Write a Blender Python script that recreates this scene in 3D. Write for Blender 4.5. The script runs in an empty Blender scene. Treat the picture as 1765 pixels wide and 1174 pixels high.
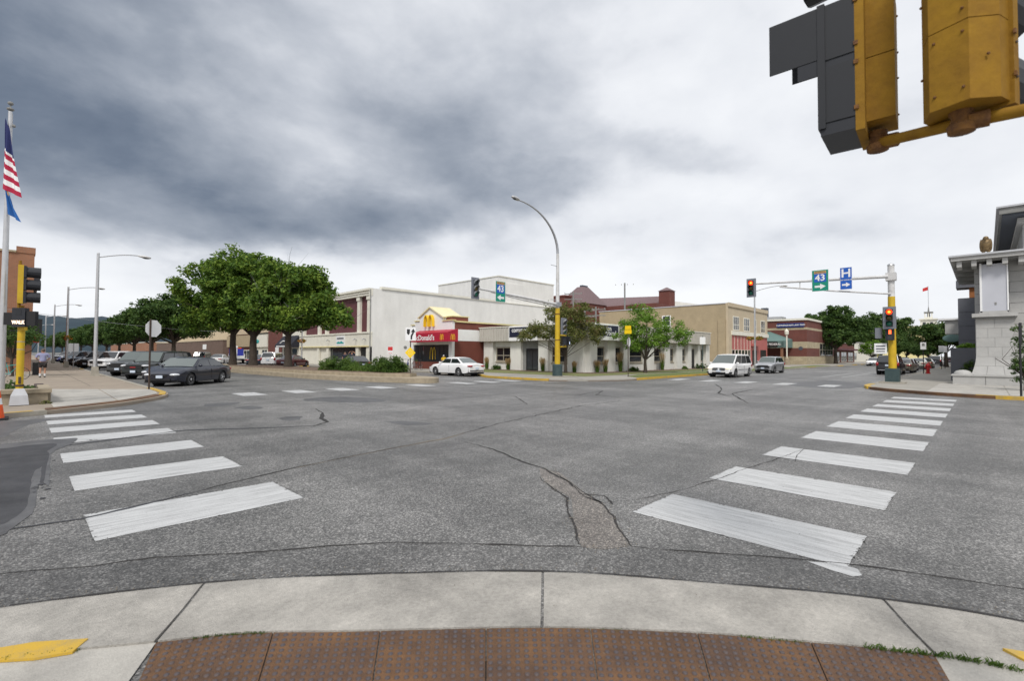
import bpy, bmesh, math, random
import numpy as np
from mathutils import Vector, Matrix
random.seed(7); RNG = np.random.default_rng(7)
R = math.radians
sc = bpy.context.scene
col = sc.collection
# ------------------------------------------------------------------ camera
EYE = 1.70; FPX = 833.0
HDG, PIT, ROL = R(44.4), R(1.61), R(0.31)
fwd = Vector((math.cos(HDG)*math.cos(PIT), math.sin(HDG)*math.cos(PIT), math.sin(PIT)))
r0 = Vector((math.sin(HDG), -math.cos(HDG), 0)); u0 = r0.cross(fwd)
rgt = r0*math.cos(ROL) + u0*math.sin(ROL); upv = rgt.cross(fwd)
cam = bpy.data.cameras.new('camera'); camo = bpy.data.objects.new('camera', cam); col.objects.link(camo)
M = Matrix((rgt, upv, -fwd)).transposed().to_4x4(); M.translation = (0, 0, EYE); camo.matrix_world = M
cam.sensor_width = 36; cam.lens = 36*FPX/1765; cam.clip_start = .05; cam.clip_end = 6000
cam.dof.use_dof = True; cam.dof.focus_distance = 9.0; cam.dof.aperture_fstop = 2.4
sc.camera = camo
def at(px, dep, z=0.0):
    """ground point that stands `dep` metres ahead under picture column px"""
    d = fwd*1.0 + rgt*((px-882.5)/FPX)
    return Vector((d.x*dep, d.y*dep, z))
# ------------------------------------------------------------------ sky and sun
SUN_EL, SUN_AZ = R(50), R(217)
w = bpy.data.worlds.new('World'); sc.world = w; w.use_nodes = True
nt = w.node_tree; nt.nodes.clear(); N = nt.nodes; Lk = nt.links
def mth(op, a, b=None, c=None, clamp=False):
    n = N.new('ShaderNodeMath'); n.operation = op; n.use_clamp = clamp
    for i, v in enumerate((a, b, c)):
        if v is None: continue
        if isinstance(v, (int, float)): n.inputs[i].default_value = v
        else: Lk.new(v, n.inputs[i])
    return n.outputs[0]
tc = N.new('ShaderNodeTexCoord'); sp = N.new('ShaderNodeSeparateXYZ'); Lk.new(tc.outputs['Generated'], sp.inputs[0])
X, Y, Z = sp.outputs
az = mth('MULTIPLY', mth('ARCTAN2', Y, X), 180/math.pi)
el = mth('MULTIPLY', mth('ARCSINE', Z), 180/math.pi)
zc = mth('ADD', mth('MAXIMUM', Z, 0.0), .16)
cmb = N.new('ShaderNodeCombineXYZ'); Lk.new(X, cmb.inputs[0]); Lk.new(Y, cmb.inputs[1]); Lk.new(mth('MULTIPLY', mth('POWER', mth('MAXIMUM', Z, 0.0), .8), 1.9), cmb.inputs[2])
def fbm(scale, detail, rough=.55, off=0, dist=0.0):
    n = N.new('ShaderNodeTexNoise'); n.inputs['Scale'].default_value = scale; n.inputs['Detail'].default_value = detail
    n.inputs['Roughness'].default_value = rough; n.inputs['Distortion'].default_value = dist
    a = N.new('ShaderNodeVectorMath'); a.operation = 'ADD'; a.inputs[1].default_value = (off, off*1.7, off*.3)
    Lk.new(cmb.outputs[0], a.inputs[0]); Lk.new(a.outputs[0], n.inputs['Vector']); return n.outputs[0]
n1 = fbm(2.6, 7, .54, 3.1, .2); n2 = fbm(2.9, 7, .54, 9.7); n3 = fbm(4.6, 9, .53, 5.2, .15); n4 = fbm(1.3, 3, .5, 14.0)
azd = mth('ADD', az, mth('MULTIPLY', mth('SUBTRACT', n1, .5), 30)); eld = mth('ADD', el, mth('MULTIPLY', mth('SUBTRACT', n2, .5), 15))
def blob(a, e, sa, se, wt, tilt=0):
    da = mth('SUBTRACT', azd, a); de = mth('SUBTRACT', eld, e)
    if tilt:
        de = mth('SUBTRACT', de, mth('MULTIPLY', da, tilt))
    q = mth('ADD', mth('POWER', mth('DIVIDE', mth('ABSOLUTE', da), sa), 2.0), mth('POWER', mth('DIVIDE', mth('ABSOLUTE', de), se), 2.0))
    return mth('MULTIPLY', mth('EXPONENT', mth('MULTIPLY', q, -1.0)), wt)
BL = [  # azimuth, elevation, spread, spread, weight, tilt
 (99, 22, 17, 14, .62, 0), (86, 32, 14, 9, .16, 0), (82, 17, 12, 5.5, .30, 0), (74, 13.2, 12, 2.8, .28, -.05), (59, 17.0, 10, 3.4, .34, .05),
 (45, 20.5, 9, 3.0, .26, .12), (55, 24.5, 15, 4.5, .20, .05), (72, 36, 14, 8, .12, 0), (60, 33, 22, 10, .09, 0), (64, 20, 16, 9, .14, 0),
 (70, 26, 5, 4, -.07, 0), (66, 20.5, 3, 2.4, -.08, 0), (38, 31, 14, 8, .14, -.2), (24, 21, 14, 2.4, .14, .3), (14, 13, 12, 2.0, .12, .1), (30, 12.5, 12, 1.8, .13, .1), (10, 22, 12, 4, .08, 0),
 (82, 5.0, 40, 4.0, -.12, 0), (45, 7.0, 26, 3.0, -.08, 0), (150, 24, 34, 14, .40, 0), (-50, 18, 30, 8, .14, 0)]
D = mth('ADD', mth('MULTIPLY', mth('SUBTRACT', n4, .5), .22), .12)
for b in BL: D = mth('ADD', D, blob(*b))
n5 = fbm(11, 6, .6, 21.0, .3)
D = mth('ADD', D, mth('MULTIPLY', mth('SUBTRACT', n3, .5), mth('ADD', mth('MULTIPLY', D, .60), .36)))
D = mth('ADD', D, mth('MULTIPLY', mth('SUBTRACT', n5, .5), .07))
ramp = N.new('ShaderNodeValToRGB'); Lk.new(D, ramp.inputs[0])
e = ramp.color_ramp.elements
e[0].position = 0; e[0].color = (.86, .875, .90, 1); e[1].position = 1; e[1].color = (.072, .102, .155, 1)
for p, c in ((.20, (.73, .75, .79)), (.38, (.49, .52, .575)), (.56, (.305, .34, .40)), (.78, (.155, .190, .25))):
    q = e.new(p); q.color = (*c, 1)
sky = N.new('ShaderNodeTexSky'); sky.sky_type = 'NISHITA'; sky.sun_disc = False; sky.sun_elevation = SUN_EL; sky.sun_rotation = math.pi/2-SUN_AZ
bg1 = N.new('ShaderNodeBackground'); bg1.inputs[1].default_value = .05; Lk.new(sky.outputs[0], bg1.inputs[0])
bg2 = N.new('ShaderNodeBackground'); bg2.inputs[1].default_value = 1.0; Lk.new(ramp.outputs[0], bg2.inputs[0])
mx = N.new('ShaderNodeMixShader'); mx.inputs[0].default_value = .94; Lk.new(bg1.outputs[0], mx.inputs[1]); Lk.new(bg2.outputs[0], mx.inputs[2])
wo = N.new('ShaderNodeOutputWorld'); Lk.new(mx.outputs[0], wo.inputs[0])
sl = bpy.data.lights.new('sun', 'SUN'); sl.energy = 2.1; sl.angle = R(14); sl.color = (1, .96, .9)
so = bpy.data.objects.new('sun', sl); col.objects.link(so)
so.rotation_euler = Vector((math.cos(SUN_AZ)*math.cos(SUN_EL), math.sin(SUN_AZ)*math.cos(SUN_EL), math.sin(SUN_EL))).to_track_quat('Z', 'Y').to_euler()
sc.render.engine = 'CYCLES'
vs = sc.view_settings; vs.view_transform = 'Standard'; vs.look = 'None'; vs.exposure = 0.24; vs.gamma = 1; vs.use_curve_mapping = False
# ------------------------------------------------------------------ materials
MC = {}
def mat(name, c=(.5, .5, .5), rough=.7, metal=0, var=0, vs=1.5, stretch=(1, 1, 1), c2=None, bump=0, bs=40, spec=.5, emit=None, es=1, coat=0, obj=False, trans=0, fine=0, fs=60):
    if name in MC: return MC[name]
    m = bpy.data.materials.new(name); m.use_nodes = True; MC[name] = m
    t = m.node_tree; b = t.nodes['Principled BSDF']
    b.inputs['Base Color'].default_value = (*c, 1); b.inputs['Roughness'].default_value = rough; b.inputs['Metallic'].default_value = metal
    b.inputs['Specular IOR Level'].default_value = spec
    if coat: b.inputs['Coat Weight'].default_value = coat; b.inputs['Coat Roughness'].default_value = .05
    if emit: b.inputs['Emission Color'].default_value = (*emit, 1); b.inputs['Emission Strength'].default_value = es
    if trans: b.inputs['Transmission Weight'].default_value = trans
    if var or bump:
        g = t.nodes.new('ShaderNodeTexCoord' if obj else 'ShaderNodeNewGeometry'); o = g.outputs['Object' if obj else 'Position']
        mp = t.nodes.new('ShaderNodeMapping'); mp.inputs['Scale'].default_value = stretch; t.links.new(o, mp.inputs[0])
    if var:
        n = t.nodes.new('ShaderNodeTexNoise'); n.inputs['Scale'].default_value = vs; n.inputs['Detail'].default_value = 7; n.inputs['Roughness'].default_value = .65
        t.links.new(mp.outputs[0], n.inputs['Vector'])
        r = t.nodes.new('ShaderNodeMapRange'); r.inputs[1].default_value = .3; r.inputs[2].default_value = .7; t.links.new(n.outputs[0], r.inputs[0])
        mix = t.nodes.new('ShaderNodeMix'); mix.data_type = 'RGBA'
        c2_ = c2 if c2 else tuple(x*(1-var) for x in c)
        mix.inputs[6].default_value = (*c, 1); mix.inputs[7].default_value = (*c2_, 1)
        t.links.new(r.outputs[0], mix.inputs[0]); out_ = mix.outputs[2]
        if fine:
            n = t.nodes.new('ShaderNodeTexNoise'); n.inputs['Scale'].default_value = fs; n.inputs['Detail'].default_value = 4; n.inputs['Roughness'].default_value = .8; t.links.new(o, n.inputs['Vector'])
            m2 = t.nodes.new('ShaderNodeTexNoise'); m2.inputs['Scale'].default_value = vs*.35; m2.inputs['Detail'].default_value = 4; t.links.new(o, m2.inputs['Vector'])
            ad = t.nodes.new('ShaderNodeMath'); t.links.new(n.outputs[0], ad.inputs[0]); t.links.new(m2.outputs[0], ad.inputs[1])
            r2 = t.nodes.new('ShaderNodeMapRange'); r2.inputs[1].default_value = .65; r2.inputs[2].default_value = 1.35; r2.inputs[3].default_value = 1-fine; r2.inputs[4].default_value = 1+fine; t.links.new(ad.outputs[0], r2.inputs[0])
            sc_ = t.nodes.new('ShaderNodeVectorMath'); sc_.operation = 'SCALE'; t.links.new(out_, sc_.inputs[0]); t.links.new(r2.outputs[0], sc_.inputs['Scale']); out_ = sc_.outputs[0]
        t.links.new(out_, b.inputs['Base Color'])
    if bump:
        n = t.nodes.new('ShaderNodeTexNoise'); n.inputs['Scale'].default_value = bs; n.inputs['Detail'].default_value = 5
        t.links.new(mp.outputs[0], n.inputs['Vector'])
        bp = t.nodes.new('ShaderNodeBump'); bp.inputs['Strength'].default_value = bump; bp.inputs['Distance'].default_value = .02
        t.links.new(n.outputs[0], bp.inputs['Height']); t.links.new(bp.outputs[0], b.inputs['Normal'])
    return m
def brickmat(name, c1, c2, mortar, bw=.21, bh=.075, ms=.012):
    if name in MC: return MC[name]
    m = bpy.data.materials.new(name); m.use_nodes = True; MC[name] = m
    t = m.node_tree; b = t.nodes['Principled BSDF']; b.inputs['Roughness'].default_value = .85
    g = t.nodes.new('ShaderNodeNewGeometry'); s = t.nodes.new('ShaderNodeSeparateXYZ'); t.links.new(g.outputs['Position'], s.inputs[0])
    a = t.nodes.new('ShaderNodeMath'); t.links.new(s.outputs[0], a.inputs[0]); t.links.new(s.outputs[1], a.inputs[1])
    cb = t.nodes.new('ShaderNodeCombineXYZ'); t.links.new(a.outputs[0], cb.inputs[0]); t.links.new(s.outputs[2], cb.inputs[1])
    k = t.nodes.new('ShaderNodeTexBrick'); k.inputs['Scale'].default_value = 1; k.inputs['Brick Width'].default_value = bw; k.inputs['Row Height'].default_value = bh; k.inputs['Mortar Size'].default_value = ms
    k.inputs['Color1'].default_value = (*c1, 1); k.inputs['Color2'].default_value = (*c2, 1); k.inputs['Mortar'].default_value = (*mortar, 1)
    t.links.new(cb.outputs[0], k.inputs[0])
    n = t.nodes.new('ShaderNodeTexNoise'); n.inputs['Scale'].default_value = .8; n.inputs['Detail'].default_value = 5; t.links.new(g.outputs['Position'], n.inputs[0])
    mr = t.nodes.new('ShaderNodeMapRange'); mr.inputs[3].default_value = .72; mr.inputs[4].default_value = 1.25; t.links.new(n.outputs[0], mr.inputs[0])
    mx = t.nodes.new('ShaderNodeVectorMath'); mx.operation = 'SCALE'; t.links.new(k.outputs[0], mx.inputs[0]); t.links.new(mr.outputs[0], mx.inputs['Scale'])
    t.links.new(mx.outputs[0], b.inputs['Base Color']); return m
def leafmat(name, c1, c2, c3):
    m = bpy.data.materials.new(name); m.use_nodes = True; t = m.node_tree; b = t.nodes['Principled BSDF']
    b.inputs['Roughness'].default_value = .6; b.inputs['Specular IOR Level'].default_value = .25
    g = t.nodes.new('ShaderNodeNewGeometry')
    n = t.nodes.new('ShaderNodeTexNoise'); n.inputs['Scale'].default_value = .9; n.inputs['Detail'].default_value = 3; t.links.new(g.outputs['Position'], n.inputs[0])
    w_ = t.nodes.new('ShaderNodeTexWhiteNoise'); t.links.new(g.outputs['Random Per Island'], w_.inputs[0]) if False else None
    a = t.nodes.new('ShaderNodeMath'); a.operation = 'MULTIPLY_ADD'; a.inputs[1].default_value = .35; t.links.new(g.outputs['Random Per Island'], a.inputs[0]); t.links.new(n.outputs[0], a.inputs[2])
    r = t.nodes.new('ShaderNodeValToRGB'); e = r.color_ramp.elements; e[0].position = .42; e[0].color = (*c1, 1); e[1].position = .9; e[1].color = (*c3, 1); q = e.new(.65); q.color = (*c2, 1)
    t.links.new(a.outputs[0], r.inputs[0]); t.links.new(r.outputs[0], b.inputs['Base Color'])
    tr = t.nodes.new('ShaderNodeBsdfTranslucent'); t.links.new(r.outputs[0], tr.inputs[0])
    mx = t.nodes.new('ShaderNodeMixShader'); mx.inputs[0].default_value = .38; t.links.new(b.outputs[0], mx.inputs[1]); t.links.new(tr.outputs[0], mx.inputs[2])
    t.links.new(mx.outputs[0], t.nodes['Material Output'].inputs[0]); MC[name] = m; return m
def asphalt(name, lo, mid, hi, specks=True):
    m = bpy.data.materials.new(name); m.use_nodes = True; t = m.node_tree; b = t.nodes['Principled BSDF']; b.inputs['Roughness'].default_value = .5; b.inputs['Specular IOR Level'].default_value = .5
    L = t.links.new; g = t.nodes.new('ShaderNodeNewGeometry').outputs['Position']
    def noise(s, d, st=None, rough=.6):
        v = g
        if st: mp = t.nodes.new('ShaderNodeMapping'); mp.inputs['Scale'].default_value = st; L(g, mp.inputs[0]); v = mp.outputs[0]
        n = t.nodes.new('ShaderNodeTexNoise'); n.inputs['Scale'].default_value = s; n.inputs['Detail'].default_value = d; n.inputs['Roughness'].default_value = rough; L(v, n.inputs['Vector']); return n.outputs[0]
    def M_(op, a, b_=None, cl=False):
        n = t.nodes.new('ShaderNodeMath'); n.operation = op; n.use_clamp = cl
        for i, v in enumerate((a, b_)):
            if v is None: continue
            if isinstance(v, (int, float)): n.inputs[i].default_value = v
            else: L(v, n.inputs[i])
        return n.outputs[0]
    big = noise(.22, 6); s1 = noise(.5, 6, (.08, 1.2, 1)); s2 = noise(.5, 6, (1.2, .08, 1)); med = noise(2.2, 6, None, .7)
    f = M_('ADD', .5, M_('MULTIPLY', M_('SUBTRACT', big, .5), .8)); f = M_('ADD', f, M_('MULTIPLY', M_('ADD', M_('SUBTRACT', s1, .5), M_('SUBTRACT', s2, .5)), .85)); f = M_('ADD', f, M_('MULTIPLY', M_('SUBTRACT', med, .5), .55))
    fine = noise(55, 5, None, .85); f = M_('ADD', f, M_('MULTIPLY', M_('SUBTRACT', fine, .5), .9))
    r = t.nodes.new('ShaderNodeValToRGB'); e = r.color_ramp.elements; e[0].position = .33; e[0].color = (*lo, 1); e[1].position = .95; e[1].color = (*hi, 1); q = e.new(.62); q.color = (*mid, 1); L(f, r.inputs[0])
    out = r.outputs[0]
    if specks:
        vo = t.nodes.new('ShaderNodeTexVoronoi'); vo.inputs['Scale'].default_value = 60; L(g, vo.inputs['Vector'])
        sep = t.nodes.new('ShaderNodeSeparateColor'); L(vo.outputs['Color'], sep.inputs[0])
        vo2 = t.nodes.new('ShaderNodeTexVoronoi'); vo2.inputs['Scale'].default_value = 130; L(g, vo2.inputs['Vector'])
        sep2 = t.nodes.new('ShaderNodeSeparateColor'); L(vo2.outputs['Color'], sep2.inputs[0])
        k1 = M_('MULTIPLY', M_('POWER', sep.outputs[0], 2.5), 1.9); k2 = M_('MULTIPLY', M_('POWER', sep2.outputs[0], 2.0), 1.1); k = M_('ADD', M_('ADD', M_('MULTIPLY', k1, .66), M_('MULTIPLY', k2, .68)), .50)
        gap = M_('SUBTRACT', 1.0, M_('MULTIPLY', M_('GREATER_THAN', vo.outputs['Distance'], .52), .35)); k = M_('MULTIPLY', k, gap)
        sv = t.nodes.new('ShaderNodeVectorMath'); sv.operation = 'SCALE'; L(out, sv.inputs[0]); L(k, sv.inputs['Scale']); out = sv.outputs[0]
        bp = t.nodes.new('ShaderNodeBump'); bp.inputs['Strength'].default_value = .5; bp.inputs['Distance'].default_value = .006; L(M_('ADD', fine, vo.outputs['Distance']), bp.inputs['Height']); L(bp.outputs[0], b.inputs['Normal'])
    L(out, b.inputs['Base Color']); MC[name] = m; return m
def paint(name, c, under, wear=.5, st=(1, 1, 1)):
    m = bpy.data.materials.new(name); m.use_nodes = True; t = m.node_tree; b = t.nodes['Principled BSDF']; b.inputs['Roughness'].default_value = .6
    L = t.links.new; g = t.nodes.new('ShaderNodeNewGeometry').outputs['Position']
    mp = t.nodes.new('ShaderNodeMapping'); mp.inputs['Scale'].default_value = st; L(g, mp.inputs[0])
    n = t.nodes.new('ShaderNodeTexNoise'); n.inputs['Scale'].default_value = 3; n.inputs['Detail'].default_value = 9; n.inputs['Roughness'].default_value = .72; L(mp.outputs[0], n.inputs[0])
    n2 = t.nodes.new('ShaderNodeTexNoise'); n2.inputs['Scale'].default_value = 160; n2.inputs['Detail'].default_value = 3; L(g, n2.inputs[0])
    a = t.nodes.new('ShaderNodeMath'); a.operation = 'MULTIPLY_ADD'; a.inputs[1].default_value = .45; L(n2.outputs[0], a.inputs[0]); L(n.outputs[0], a.inputs[2])
    r = t.nodes.new('ShaderNodeMapRange'); r.inputs[1].default_value = .66; r.inputs[2].default_value = .98; r.inputs[3].default_value = 0; r.inputs[4].default_value = wear; L(a.outputs[0], r.inputs[0])
    mx = t.nodes.new('ShaderNodeMix'); mx.data_type = 'RGBA'; mx.inputs[6].default_value = (*c, 1); mx.inputs[7].default_value = (*under, 1); L(r.outputs[0], mx.inputs[0]); L(mx.outputs[2], b.inputs['Base Color'])
    MC[name] = m; return m
asphalt('asphalt', (.102, .100, .096), (.193, .188, .181), (.31, .30, .29))
asphalt('asphalt_edge', (.085, .083, .080), (.165, .161, .155), (.29, .28, .27))
asphalt('asphalt_patch', (.12, .105, .094), (.21, .19, .17), (.30, .275, .25))
mat('tar', (.022, .022, .026), .5, var=.6, vs=5, c2=(.055, .055, .058), fine=.4, fs=40)
mat('tar_soft', (.026, .026, .030), .65, var=.5, vs=3, c2=(.055, .055, .058), fine=.45, fs=50); mat('roof_cream', (.78, .71, .47), .6, var=.1, vs=2)
mat('tar_stain', (.06, .06, .063), .55, var=.4, vs=2.5, c2=(.12, .12, .122), fine=.3)
mat('crack', (.030, .028, .027), .9)
mat('dust', (.24, .21, .17), .95, var=.3, vs=12)
paint('paint_x', (.52, .525, .525), (.20, .20, .20), 1.0, (.5, 7, 1)); paint('paint_y', (.52, .525, .525), (.20, .20, .20), 1.0, (7, .5, 1))
paint('yellow_paint', (.56, .35, .03), (.28, .23, .13), 1.0)
mat('concrete', (.45, .43, .39), .85, var=.32, vs=2.2, c2=(.31, .295, .27), bump=.35, bs=90, fine=.22)
mat('gutter_concrete', (.45, .425, .385), .85, var=.3, vs=3.2, c2=(.29, .275, .25), bump=.6, bs=120, fine=.34, fs=38)
mat('pavement_tan', (.33, .275, .215), .9, var=.25, vs=.8, c2=(.24, .20, .16), bump=.3, bs=60)
mat('pavement_grey', (.36, .34, .30), .9, var=.28, vs=.9, bump=.3, bs=60, fine=.15)
mat('kerb_concrete', (.40, .37, .31), .9, var=.35, vs=3)
mat('planter_stone', (.40, .335, .24), .9, var=.35, vs=3, bump=.4, bs=30)
mat('joint', (.06, .052, .045), .95)
mat('ground', (.16, .16, .13), .95, var=.3, vs=.3)
mat('grass', (.085, .15, .03), .9, var=.4, vs=4, c2=(.17, .17, .06), bump=1, bs=60)
mat('dry_grass', (.22, .20, .09), .95, var=.5, vs=2.5, c2=(.13, .17, .05), bump=1, bs=60)
mat('mulch', (.19, .13, .09), .95, var=.4, vs=8, bump=1, bs=50)
mat('rust_plate', (.185, .092, .036), .8, fine=.42, fs=22, var=.5, vs=3, c2=(.085, .050, .036), bump=.7, bs=150, metal=.0)
mat('rust_dome', (.062, .055, .064), .55, var=.4, vs=9, c2=(.10, .07, .06), bump=.3, bs=200)
mat('white_wall', (.81, .80, .77), .85, fine=.05, fs=1.2, var=.14, vs=.8, stretch=(1, 1, .25), c2=(.70, .69, .66), bump=.2, bs=12)
mat('white_paint', (.86, .86, .85), .6, var=.08, vs=2)
mat('cream', (.78, .755, .66), .75, var=.12, vs=1.5)
mat('cream_yellow', (.78, .68, .34), .6, var=.1, vs=2)
mat('tan_stucco', (.42, .335, .215), .9, fine=.07, fs=2, var=.2, vs=.9, c2=(.35, .28, .18), bump=.3, bs=20)
mat('tan_light', (.54, .45, .32), .9, var=.12, vs=.9, bump=.2, bs=20)
mat('rose_panel', (.46, .14, .125), .7, var=.15, vs=1.2)
mat('cg_wall', (.76, .75, .70), .85, var=.15, vs=1.6, stretch=(1, 1, .4), c2=(.65, .64, .6))
mat('cg_trim', (.36, .32, .25), .8, var=.2, vs=2)
mat('cg_fascia', (.55, .52, .47), .85, var=.28, vs=2.5, stretch=(3, 3, .3), c2=(.40, .38, .34))
mat('maroon_panel', (.125, .038, .045), .7, var=.2, vs=1)
mat('dark_glass', (.012, .015, .018), .06, spec=.7)
mat('store_glass', (.035, .04, .045), .05, spec=.8)
mat('black', (.012, .012, .013), .45); mat('matte_black', (.014, .014, .016), .8)
mat('red_awning', (.42, .008, .035), .55, var=.1, vs=2); mat('black_awning', (.012, .013, .022), .7)
mat('green_awning', (.13, .22, .205), .6, var=.15, vs=1.5)
mat('sign_white', (.80, .80, .80), .5); mat('sign_yellow', (.86, .58, .0), .5); mat('sign_green', (0, .24, .16), .45); mat('sign_blue', (.01, .10, .46), .45); mat('sign_deep_blue', (.008, .022, .14), .45)
mat('sign_tan', (.55, .33, .12), .5); mat('sign_navy', (.010, .014, .04), .5); mat('sign_red', (.6, .03, .03), .5); mat('teal', (.03, .33, .32), .5); mat('arch_yellow', (.88, .58, .02), .4)
mat('galv', (.52, .53, .55), .42, metal=.75, var=.25, vs=6); mat('alu', (.60, .60, .61), .35, metal=.6, var=.15, vs=5)
mat('pole_white', (.68, .68, .68), .5, var=.18, vs=3, c2=(.5, .49, .48))
mat('signal_yellow', (.62, .42, .012), .5, var=.18, vs=3, c2=(.46, .29, .012))
mat('signal_yellow_old', (.30, .165, .012), .75, var=.4, vs=6, c2=(.215, .11, .012), fine=.15, fs=20, spec=.25, bump=.15, bs=25)
mat('signal_grey', (.18, .19, .22), .55); mat('signal_black', (.014, .016, .022), .5); mat('signal_slate', (.013, .015, .020), .6, var=.15, vs=8)
mat('rust', (.09, .04, .02), .85, var=.5, vs=18, c2=(.22, .10, .02), bump=.5, bs=60)
mat('dark_green_metal', (.02, .045, .05), .5, var=.4, vs=5, c2=(.05, .08, .08)); mat('brown_post', (.07, .045, .035), .7, var=.3, vs=8)
mat('lens_red_on', (.9, .05, .01), .4, emit=(1, .035, .005), es=2.6); mat('lens_red_core', (1, .4, .05), .4, emit=(1, .30, .02), es=3.0)
mat('lens_amber', (.10, .07, .01), .25); mat('lens_green', (.0, .13, .08), .25); mat('lens_dark', (.03, .035, .04), .3)
mat('walk_on', (1, .8, .6), .4, emit=(1, .74, .55), es=1.3); mat('hand_on', (1, .2, .05), .4, emit=(1, .12, .03), es=2.0); mat('walk_blue', (.6, .7, 1), .4, emit=(.7, .8, 1), es=1)
mat('rubber', (.018, .018, .019), .8); mat('rim', (.66, .66, .68), .35, metal=.0); mat('chrome', (.7, .7, .72), .15, metal=1)
mat('headlight', (.62, .63, .66), .12, spec=.8, coat=.6); mat('headlight_on', (.9, .8, .6), .2, emit=(1, .82, .55), es=.9); mat('taillight', (.32, .008, .014), .2, coat=.6)
mat('plate', (.55, .62, .72), .4); mat('cone_orange', (.85, .10, .01), .55, var=.12, vs=8)
mat('bark', (.075, .058, .045), .95, var=.5, vs=9, stretch=(1, 1, .25), bump=.9, bs=18)
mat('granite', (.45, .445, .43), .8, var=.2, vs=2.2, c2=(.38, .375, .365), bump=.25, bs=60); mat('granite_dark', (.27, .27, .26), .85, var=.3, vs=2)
mat('steel_blue', (.13, .135, .155), .8, var=.12, vs=1.5); mat('panel_white', (.52, .53, .58), .5, var=.08, vs=1)
mat('bronze', (.24, .16, .07), .5, metal=.3, var=.6, vs=9, c2=(.10, .065, .03), bump=.6, bs=30); mat('terracotta', (.40, .15, .05), .8, var=.3, vs=8)
mat('roof_slate', (.19, .13, .135), .85, var=.25, vs=3); mat('roof_dark', (.07, .08, .10), .7)
mat('forest_hazed', (.026, .050, .066), .95, var=.5, vs=.02, c2=(.014, .028, .044))  # blue tone is distance haze put into the forest colour
mat('hydrant_red', (.42, .01, .01), .45); mat('skin', (.50, .27, .18), .6); mat('hair', (.11, .08, .06), .8)
for nm, c in (('cloth_lavender', (.29, .30, .46)), ('cloth_dark', (.03, .025, .025)), ('cloth_white', (.72, .72, .72)), ('cloth_navy', (.02, .025, .05)), ('cloth_blue', (.02, .16, .62)), ('cloth_lime', (.45, .8, .05)), ('cloth_yellow', (.8, .5, .02))): mat(nm, c, .9, var=.15, vs=12)
brickmat('brick_orange', (.33, .125, .055), (.26, .095, .045), (.30, .20, .14))
brickmat('brick_red', (.165, .045, .033), (.125, .035, .028), (.16, .07, .055))
brickmat('brick_brown', (.155, .098, .075), (.125, .08, .06), (.16, .12, .1), .4, .2)
brickmat('brick_mcd', (.215, .062, .040), (.19, .055, .037), (.17, .06, .045)); brickmat('brick_mcd_dark', (.185, .045, .030), (.165, .042, .028), (.14, .05, .035))
brickmat('limestone', (.50, .43, .29), (.42, .35, .235), (.32, .27, .19), .8, .22, .02)
leafmat('leaf_elm', (.042, .088, .014), (.092, .175, .024), (.22, .31, .045)); leafmat('leaf_dark', (.026, .058, .013), (.055, .11, .024), (.11, .175, .04))
leafmat('leaf_olive', (.07, .09, .022), (.14, .17, .04), (.23, .20, .08)); leafmat('leaf_bright', (.065, .135, .015), (.13, .25, .028), (.25, .40, .06))
leafmat('leaf_hedge', (.035, .075, .012), (.075, .14, .022), (.14, .22, .04)); leafmat('leaf_wheat', (.30, .20, .09), (.42, .30, .15), (.5, .4, .22)); leafmat('flowers', (.5, .06, .05), (.65, .25, .03), (.25, .35, .05))
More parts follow.
